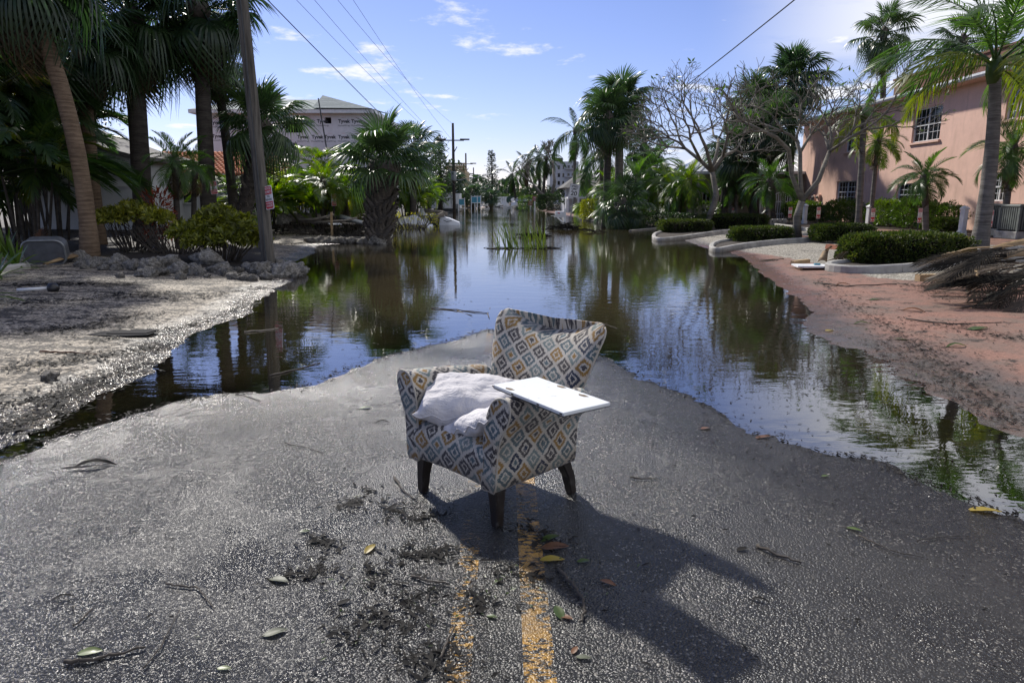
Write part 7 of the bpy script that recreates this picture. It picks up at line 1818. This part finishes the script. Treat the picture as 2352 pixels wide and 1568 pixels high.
def boot(label, pts, w0, w1):
    """broad channelled palm leaf base"""
    P = [Vector(p) for p in pts]; n = len(P); V = []; F = []
    for i, p in enumerate(P):
        a = (P[min(i + 1, n - 1)] - P[max(i - 1, 0)]).normalized(); s = a.cross(Vector((0, 0, 1))).normalized(); u = s.cross(a); w_ = w0 + (w1 - w0) * i / (n - 1)
        for k in range(7):
            t = -1 + k / 3; V.append(p + s * t * w_ + u * (w_ * 0.55 * (1 - t * t)))
        for k in range(7):
            t = 1 - k / 3; V.append(p + s * t * w_ * 0.97 + u * (w_ * 0.55 * (1 - t * t) - 0.022))
    for i in range(n - 1):
        for k in range(14): F.append((i * 14 + k, i * 14 + (k + 1) % 14, i * 14 + 14 + (k + 1) % 14, i * 14 + 14 + k))
    F += [tuple(range(13, -1, -1)), tuple(range(n * 14 - 14, n * 14))]
    tag(obj('palm_leaf_base', rawmesh(V, F, True), MT['boot_tan']), label, 'palm leaf base')
boot('long tan palm leaf base arching over the dead frond heap', [PY(2205, 625, 15.0), PY(2250, 590, 15.2), PY(2300, 566, 15.4), PY(2352, 556, 15.6), PY(2420, 560, 15.8)], .05, .17)
boot('brown palm leaf base on top of the dead frond heap', [PY(2265, 600, 14.4), PY(2320, 586, 14.5), PY(2400, 582, 14.6)], .08, .16)
boot('split palm leaf base lying in front of the heap', [PY(2250, 768, 9.4), PY(2310, 745, 9.4), PY(2400, 700, 9.6)], .14, .06)
boot('long flat brown palm stalk below the heap', [PY(2180, 752, 9.9), PY(2270, 745, 9.7), PY(2400, 728, 9.6)], .03, .10)
boot('yellow palm leaf base below the grey tub', [GG(103, 612) + Vector((0, 0, .06)), GG(140, 606) + Vector((0, 0, .12)), GG(172, 600) + Vector((0, 0, .14))], .04, .10)
rock('dark coconut lying below the dead frond heap', GG(2290, 690), .12, None)
stick([(2195, 625), (2215, 640), (2232, 660), (2240, 690)], .03, 'pale curved root in the dead frond heap', 'raw_timber', .35)
stick([(2160, 640), (2230, 618), (2320, 612)], .03, 'pale bare branch across the dead frond heap', 'raw_timber', .45)
tm = thing('timber', 'short end of pale timber sticking out of the dead fronds', 'timber', GG(2105, 655), R(12)); MB().box((0, -.06, .08), (.9, .06, .2)).build('plank', MT['raw_timber'], tm)
# white board with blue scrap by the kerb nose
pb = GG(1870, 617); bw = thing('white_board', 'white board with a blue scrap lying on the pink pavement by the kerb nose', 'board', pb, R(-8)); MB().box((-.42, -.28, .05), (.42, .28, .085)).build('panel', MT['white_paint'], bw)
MB().box((.0, -.02, .087), (.12, .06, .12)).build('blue_scrap', MT['blue_panel'], bw); MB().box((-.36, -.2, -.02), (-.30, .2, .049)).build('batten', MT['raw_timber'], bw); MB().box((.30, -.2, -.02), (.36, .2, .049)).build('batten', MT['raw_timber'], bw)
tm = thing('timber', 'short pale timber offcut leaning on the white board', 'timber', GG(1835, 612), R(38)); MB().box((-.3, -.045, .06), (.4, .045, .15)).build('plank', MT['raw_timber'], tm)
boot('dark curled palm sheath standing beside the white board', [GG(1888, 610) + Vector((0, 0, .1)), GG(1893, 604) + Vector((0, 0, .28)), GG(1905, 606) + Vector((0, 0, .42))], .10, .03)
# left: grey tub, pipe, shingle, lumps
pt = GG(108, 606); tb = thing('plastic_tub', 'upturned dark grey plastic tub with a pale rim among the left-hand plants', 'tub', pt, R(20)); tb.rotation_euler = (R(14), 0, R(18))
r_ = [(a, b + 0.28) for a, b in rrect(.82, .56, .18, 6)]; plate('shell', r_, -.02, .30, 'grey_plastic', tb)
MB().tube([Vector((x, -.03, z)) for x, z in r_] + [Vector((r_[0][0], -.03, r_[0][1]))], .022, 6, False).build('rim', MT['metal_grey'], tb, True)
pp = GG(95, 668); pc_ = thing('pipe_fitting', 'white pipe with a black knob end on the shell verge', 'pipe', pp, R(14)); MB().tube([(-.34, 0, .035), (.1, 0, .05)], .026, 10).build('pipe', MT['white_paint'], pc_, True); MB().lathe([(.03, 0), (.085, .03), (.09, .12), (.03, .17)], 12).build('knob', MT['black_plastic'], pc_, True, loc=(.09, 0, .05), rot=(0, R(90), 0))
simple('shingle', (0.035, 0.034, 0.034), 0.95, 0.3, 12, 0.4, 0.004, spec=0.1)
sh = GG(285, 766); s_ = thing('roof_shingle', 'torn dark roofing shingle lying flat on the shell verge', 'shingle', sh, R(4))
MB().prism([(-.36, -.12), (-.2, -.17), (.12, -.20), (.34, -.17), (.36, .02), (.30, .12), (.05, .10), (-.05, .16), (-.30, .06)], .006, .016).build('sheet', MT['shingle'], s_); MB().prism([(-.15, -.1), (.3, -.12), (.36, .1), (.1, .16)], .018, .026).build('torn_layer', MT['shingle'], s_)
rock('dark lump of mud on the shell verge', GG(112, 868), .07, None)
stick([(95, 808), (150, 812), (222, 816)], .016, 'brown seed pod lying on the shell verge', 'litter_brown', .012)
stick([(560, 768), (600, 765), (640, 760)], .012, 'pale stick at the left-hand water edge', 'driftwood', .01)
# driftwood garden
dr = random.Random(12)
for i in range(16):
    x = dr.uniform(625, 850); Y = dr.uniform(28.5, 33.5); b = BY(x, Y); L = dr.uniform(1.0, 2.8); a = dr.uniform(-.5, .5); z = dr.uniform(.25, .6)
    o = MB().tube([(-L / 2 * math.cos(a), -L / 2 * math.sin(a), z), (0, 0, z + dr.uniform(-.05, .12)), (L / 2 * math.cos(a), L / 2 * math.sin(a), z + dr.uniform(-.2, .25))], [.07, .06, .04], 6).build('driftwood', MT['driftwood'], None, True, loc=b); tag(o, 'grey driftwood pole in the wrecked garden between the two cabbage palms', 'driftwood', 'driftwood poles')
for lb, x, Y, L, r, tilt, mat in (('thick pale log lying behind the pygmy date palm trunk', 690, 30.5, 1.9, .19, 0.02, 'driftwood'), ('broken grey awning panel tilted beside the stout cabbage palm', 800, 30.5, 1.7, .12, -0.28, 'metal_grey')):
    b = BY(x, Y); o = MB().tube([(-L / 2, 0, .62 - tilt * L / 2), (0, 0, .62), (L / 2, 0, .62 + tilt * L / 2)], [r, r, r * 0.9], 10).build('log' if r > .15 else 'awning_panel', MT[mat], None, True, loc=b); tag(o, lb, 'log' if r > .15 else 'panel')
b = BY(652, 29.8); o = obj('stump', RM[2], None); o.location = (b.x, b.y, b.z + .55); o.scale = (.32, .3, .36); tag(o, 'orange-brown stump in front of the pale log', 'stump')
for i, (x, Y, w_, h_, rz, tl, mt) in enumerate(((705, 31.5, 1.5, .9, .3, .9, 'dark_metal'), (770, 29, .5, .02, .5, .1, 'white_paint'), (745, 31, .9, .02, -.3, .2, 'white_paint'), (790, 32, 1.2, .02, .2, .25, 'tarp_white'), (762, 28.2, .09, 1.0, 0, 1.5, 'raw_timber'))):
    b = BY(x, Y); t = thing('debris_board', ['dark slanting sheet leaning in the wrecked garden', 'small white board in the wrecked garden', 'white plank in the wrecked garden', 'torn white sheet in the wrecked garden', 'raw wooden stake standing in the wrecked garden'][i], 'board', (b.x, b.y, b.z + .45)); t.rotation_euler = (tl, 0, rz); MB().box((-w_ / 2, -h_ / 2 if h_ > .1 else -.2, -.015), (w_ / 2, h_ / 2 if h_ > .1 else .2, .015)).build('sheet', MT[mt], t)
# sunken debris past the stout palm
YD = 42.5
b = BY(994, YD, 0); t = thing('cabinet', 'black cabinet half sunk in the water with a grey board on top', 'cabinet', b); MB().box((-.42, -.3, -.3), (.42, .3, .42)).build('carcass', MT['black_plastic'], t); MB().box((-1.35, -.36, .44), (.75, .36, .56)).build('board', MT['metal_grey'], t)
b = BY(1032, YD, 0); t = thing('white_boat', 'upturned white plastic boat hull half sunk beside the black cabinet', 'boat', b)
MB().add([(-.62, -.5, -.2), (-.62, .5, -.2), (-.55, .4, .52), (-.5, -.35, .50), (.7, -.42, -.15), (.7, .42, -.15), (.62, .25, .16), (.62, -.3, .14), (.0, -.4, .40), (.0, .42, .42), (.0, -.52, -.2), (.0, .52, -.2)], [(0, 3, 2, 1), (3, 8, 9, 2), (8, 7, 6, 9), (0, 10, 8, 3), (10, 4, 7, 8), (4, 5, 6, 7), (1, 2, 9, 11), (11, 9, 6, 5)]).build('hull', MT['tarp_white'], t); MB().tube([(-.3, -.5, .28), (-.1, -.52, .2), (.2, -.5, .25)], .02, 5).build('strap', MT['black_plastic'], t)
for lb, pts, r in (('grey foam duct bent over the black cabinet', [(1000, 512, 41.8), (1003, 497, 41.8), (1018, 491, 42)], .13), ('long grey foam duct behind the black cabinet', [(975, 484, 43.4), (995, 486, 43.4), (1015, 488, 43.4), (1026, 492, 43.2)], .12)):
    P = [PY(*p) for p in pts]; o = MB().tube(P, r, 10).build('duct', MT['driftwood'], None, True); tag(o, lb, 'duct')
def crumple(label, x, Y, sx, sy, sz, seed, mat, cat='tarp'):
    b = BY(x, Y); n = 14; V = []; F = []
    for i in range(n + 1):
        for j in range(n + 1):
            u, v = -1 + 2 * i / n, -1 + 2 * j / n; e = max(0, 1 - u * u) ** .5 * max(0, 1 - v * v) ** .5
            V.append((u * sx / 2, v * sy / 2, sz * e * (.7 + .6 * mnoise.noise(Vector((u * 2 + seed, v * 2, 0)))) + .06 * mnoise.noise(Vector((u * 5, v * 5, seed))) - 0.1))
    for i in range(n):
        for j in range(n): F.append((i * (n + 1) + j, (i + 1) * (n + 1) + j, (i + 1) * (n + 1) + j + 1, i * (n + 1) + j + 1))
    o = obj('tarp', rawmesh(V, F, True), MT[mat]); o.location = b; tag(o, label, cat)
crumple('crumpled white tarp on the rocks behind the sparse shrub', 940, 39.5, 3.0, 1.4, .8, 3, 'tarp_white'); crumple('grey ribbed tarp draped into the water beside the black cabinet', 968, 40.2, 1.2, .8, .8, 8, 'metal_grey')
crumple('white bag heaped on top of the debris behind the cabinet', 966, 43.2, .9, .6, 1.15, 5, 'tarp_white', 'bag')
# white trailer
YT = 84; b = BY(1024, YT, 0); t = thing('box_trailer', 'white box trailer standing in flood water beside the far utility pole', 'trailer', b, R(0)); w_ = BY(1057, YT, 0).x - b.x; zt = PY(1040, 445, YT).z
MB().box((-w_, 0, .35), (w_, 3.2, zt), bev=.04).build('body', MT['white_paint'], t); MB().box((-w_ - .02, -.03, zt - .04), (w_ + .02, 3.23, zt + .05)).build('roof_trim', MT['white_trim'], t)
d = MB().box((-.15, -.03, .45), (.75, -.004, zt - .2)).build('door', MT['white_paint'], t); MB().box((.68, -.07, 1.0), (.72, -.032, 1.9)).build('door_bar', MT['metal_grey'], d); MB().tube([(-.15, -.03, .45), (-.15, -.03, zt - .2), (.75, -.03, zt - .2), (.75, -.03, .45)], .025, 4).build('door_frame', MT['metal_grey'], d)
MB().box((w_ - .65, -.035, .36), (w_ - .02, -.005, .9)).build('stone_guard', MT['metal_grey'], t); MB().box((-w_, -.02, zt - .45), (-w_ + .8, -.004, zt - .05)).build('red_stripe', MT['sign_red'], t); MB().box((-w_ + .3, .2, -.2), (w_ - .3, 3.0, .34)).build('undercarriage', MT['dark_metal'], t)
# framed blue boards on legs
for lb, x, Y in (('blue panel in a white frame leaning on the white trailer', 1061, 82), ('blue panel in a white frame standing in the far water', 1090, 98), ('second blue panel in a white frame beside the first in the far water', 1098, 100)):
    b = BY(x, Y, 0); t = thing('beach_sign', lb, 'sign', b); s = Y / 98; MB().box((-.38 * s, -.02, .95 * s), (.38 * s, .02, 1.75 * s)).build('panel', MT['blue_panel'], t)
    for xx in (-.42, .42): MB().box((xx * s - .045, -.04, -.3), (xx * s + .045, .04, 1.95 * s)).build('leg', MT['white_paint'], t)
    for z in (.9, 1.77): MB().box((-.375 * s, -.035, z * s), (.375 * s, .035, (z + .07) * s)).build('rail', MT['white_paint'], t)
simple('faded_red', (0.22, 0.05, 0.05), 0.6, 0.2, 5, 0)
# dumpster, red signs, end-of-street clutter
b = BY(1207, 106, 0); t = thing('dumpster', 'dark green dumpster at the flooded roadside', 'dumpster', b); MB().add([(-1.4, -.8, -.2), (1.4, -.8, -.2), (1.4, .9, -.2), (-1.4, .9, -.2), (-1.5, -.9, 1.1), (1.5, -.9, 1.1), (1.5, .9, 1.5), (-1.5, .9, 1.5)], [(0, 1, 5, 4), (1, 2, 6, 5), (2, 3, 7, 6), (3, 0, 4, 7), (3, 2, 1, 0)]).build('bin', MT['dumpster_green'], t); MB().add([(-1.55, -.95, 1.12), (1.55, -.95, 1.12), (1.55, .95, 1.54), (-1.55, .95, 1.54), (-1.55, -.95, 1.05), (1.55, -.95, 1.05)], [(0, 1, 2, 3), (4, 5, 1, 0)]).build('lid', MT['black_plastic'], t); MB().box((.1, -.93, .35), (.9, -.905, .85)).build('label', MT['sign_white'], t)
for lb, x, Y, z in (('low red notice on a white post beside the dumpster', 1218, 92, .95), ('higher red notice on a white post beside the dumpster', 1228, 90, 1.55)):
    b = BY(x, Y, 0); t = thing('notice_sign', lb, 'sign', b); MB().box((-.09, 0, -.3), (.09, .1, z + .3)).build('post', MT['white_paint'], t); pl = MB().box((-.30, -.03, z - .30), (.30, -.004, z + .30)).build('plate', MT['faded_red'], t)
    for k, tx_ in enumerate(('NO', 'PARKING')): lettering(pl, tx_, (.22 if k == 0 else .12), 0, z + .10 - .22 * k, -.034, 'sign_white')
b = BY(1168, 150, 0); t = thing('white_fence', 'white fence at the end of the flooded street', 'fence', b)
for k in range(9): MB().box((-2.4 + k * .55, -.03, -.2), (-2.4 + k * .55 + .5, .03, 1.9)).build('board', MT['white_paint'], t)
b = BY(1186, 146, 0); t = thing('oval_sign', 'green sign board with a white oval at the end of the flooded street', 'sign', b); xz(rrect(4.2, 1.5, .6), -.05, .05).build('board', MT['dumpster_green'], t, loc=(0, 0, 1.2)); plate('oval', [(1.2 * math.cos(a), .5 * math.sin(a)) for a in [2 * math.pi * i / 24 for i in range(24)]], -.09, -.06, 'sign_white', t, 1.25)
for x in (-1.8, 1.8): MB().box((x - .1, -.06, -.3), (x + .1, .06, .6)).build('leg', MT['white_paint'], t)
g = random.Random(31)
for i in range(26):
    x, Y = (g.uniform(1108, 1150), g.uniform(125, 150)) if i % 2 else (g.uniform(1178, 1200), g.uniform(100, 130)); b = BY(x, Y, 0); L = g.uniform(.6, 2.2)
    o = MB().box((-L / 2, -.3, 0), (L / 2, .3, g.uniform(.15, .6))).build('storm_debris', MT[g.choice(['white_paint', 'driftwood', 'dark_metal', 'white_paint', 'metal_grey'])], loc=(b.x, b.y, g.uniform(-.05, .5))); o.rotation_euler = (g.uniform(-.4, .4), g.uniform(-.4, .4), g.uniform(0, 3)); tag(o, 'broken board in the storm debris piled along the far street', 'board', 'storm debris down the street')
# mailbox
YM = 39.6; b = BY(1297, YM, 0); t = thing('mailbox', 'white mailbox on a bracketed post standing in the flood water', 'mailbox', b)
MB().box((-.06, -.06, -.4), (.06, .06, 1.02), bev=.012).build('post', MT['white_paint'], t); MB().box((-.62, -.05, .52), (-.061, .05, .60)).build('arm', MT['white_paint'], t); MB().tube([(-.05, 0, .18), (-.42, 0, .52)], .045, 6).build('brace', MT['white_paint'], t)
pr_ = [(-.10, 0), (.10, 0), (.10, .17), (.075, .235), (0, .262), (-.075, .235), (-.10, .17)]
V = [(-.56, y, z + .61) for y, z in pr_] + [(-.02 - .05, y, z + .61) for y, z in pr_]; bxm = MB().add(V, [tuple(range(7)), tuple(range(13, 6, -1))] + [(i, i + 7, (i + 1) % 7 + 7, (i + 1) % 7) for i in range(7)]).build('box', MT['white_trim'], t)
MB().box((-.80, -.10, .600), (-.565, .10, .615)).build('open_door', MT['white_trim'], bxm); MB().box((-.42, -.115, .74), (-.30, -.104, .79)).build('flag', MT['sign_red'], bxm); MB().box((-.33, -.115, .70), (-.305, -.104, .738)).build('flag_stem', MT['sign_black'], bxm)
# speed limit sign
YS = 41; b = BY(1308, YS, 0); top_ = PY(1319, 438, YS) - b; t = thing('speed_sign', 'white speed limit 20 sign on a leaning post in the flood water', 'sign', b)
dv = Vector((top_.x, top_.y, top_.z)); MB().tube([dv * -.2, dv * 1.2], .035, 6).build('post', MT['metal_grey'], t)
ho_ = bpy.data.objects.new('sign_face', None); C.objects.link(ho_); ho_.parent = t; ho_.location = top_ + Vector((0, -.05, 0)); ho_.rotation_euler = (0, R(8), 0)
pl = plate('plate', rrect(.60, .76, .05), -.004, .004, 'sign_white', t); pl.matrix_parent_inverse = Matrix(); pl.location = ho_.location; pl.rotation_euler = ho_.rotation_euler; bpy.data.objects.remove(ho_)
brd = [Vector((x, -.006, z)) for x, z in rrect(.56, .72, .04)]; MB().tube(brd + [brd[0]], .006, 4, False).build('border', MT['sign_black'], pl)
lettering(pl, 'SPEED', .155, 0, .235, -.0065, 'sign_black', sx=.95, bold=.004); lettering(pl, 'LIMIT', .155, 0, .085, -.0065, 'sign_black', sx=.95, bold=.004); lettering(pl, '20', .36, 0, -.17, -.0065, 'sign_black', sx=1.05, bold=.008)
# small fittings among the islands
for lb, x, y in (('small black spotlight beside the terracotta wheel stop', 1792, 536), ('small black spotlight by the pale stub pipe', 1610, 533)):
    t = thing('spotlight', lb, 'spotlight', GG(x, y), R(30)); MB().tube([(0, 0, 0), (0, 0, .2)], .015, 6).build('stake', MT['black_plastic'], t); MB().lathe([(.04, 0), (.07, .12), (.075, .16)], 10).build('head', MT['black_plastic'], t, loc=(0, 0, .22), rot=(R(60), 0, 0))
for lb, x, y in (('white stub pipe at the island edge', 1616, 531), ('white stub post by the wet grey apron', 1529, 520), ('short grey stump post standing in the water by the palms', 1395, 513)):
    t = thing('stub_post', lb, 'post', GG(x, y)); MB().lathe([(.06, -.1), (.06, .38), (.085, .40), (.085, .46), (.04, .5)], 10).build('pipe', MT['white_paint' if x != 1395 else 'driftwood'], t, True)
t = thing('picnic_clutter', 'dark folded chair and blue tarp under the pygmy palms by the beige house', 'debris', BY(1575, 44.5)); MB().box((-.9, -.3, .1), (.7, .3, .45)).build('crate', MT['black_plastic'], t); MB().add([(-.5, 0, .4), (-.1, .1, 1.3), (.15, .1, 1.4), (.1, 0, .5), (.3, .3, .4)], [(0, 1, 2, 3), (3, 2, 4)]).build('folded_cover', MT['black_plastic'], t); MB().box((.72, -.35, .05), (1.9, .3, .16)).build('blue_tarp', MT['blue_panel'], t)
t = thing('block_wall', 'low wall of pale concrete blocks behind the island pygmy palm', 'wall', BY(1748, 36.5), R(0))
for k in range(9):
    for j in range(2): MB().box((-1.2 + k * .27 + j * .12, -.1, j * .2), (-1.2 + k * .27 + .25 + j * .12, .1, j * .2 + .19), bev=.02).build('block', MT['concrete'], t)
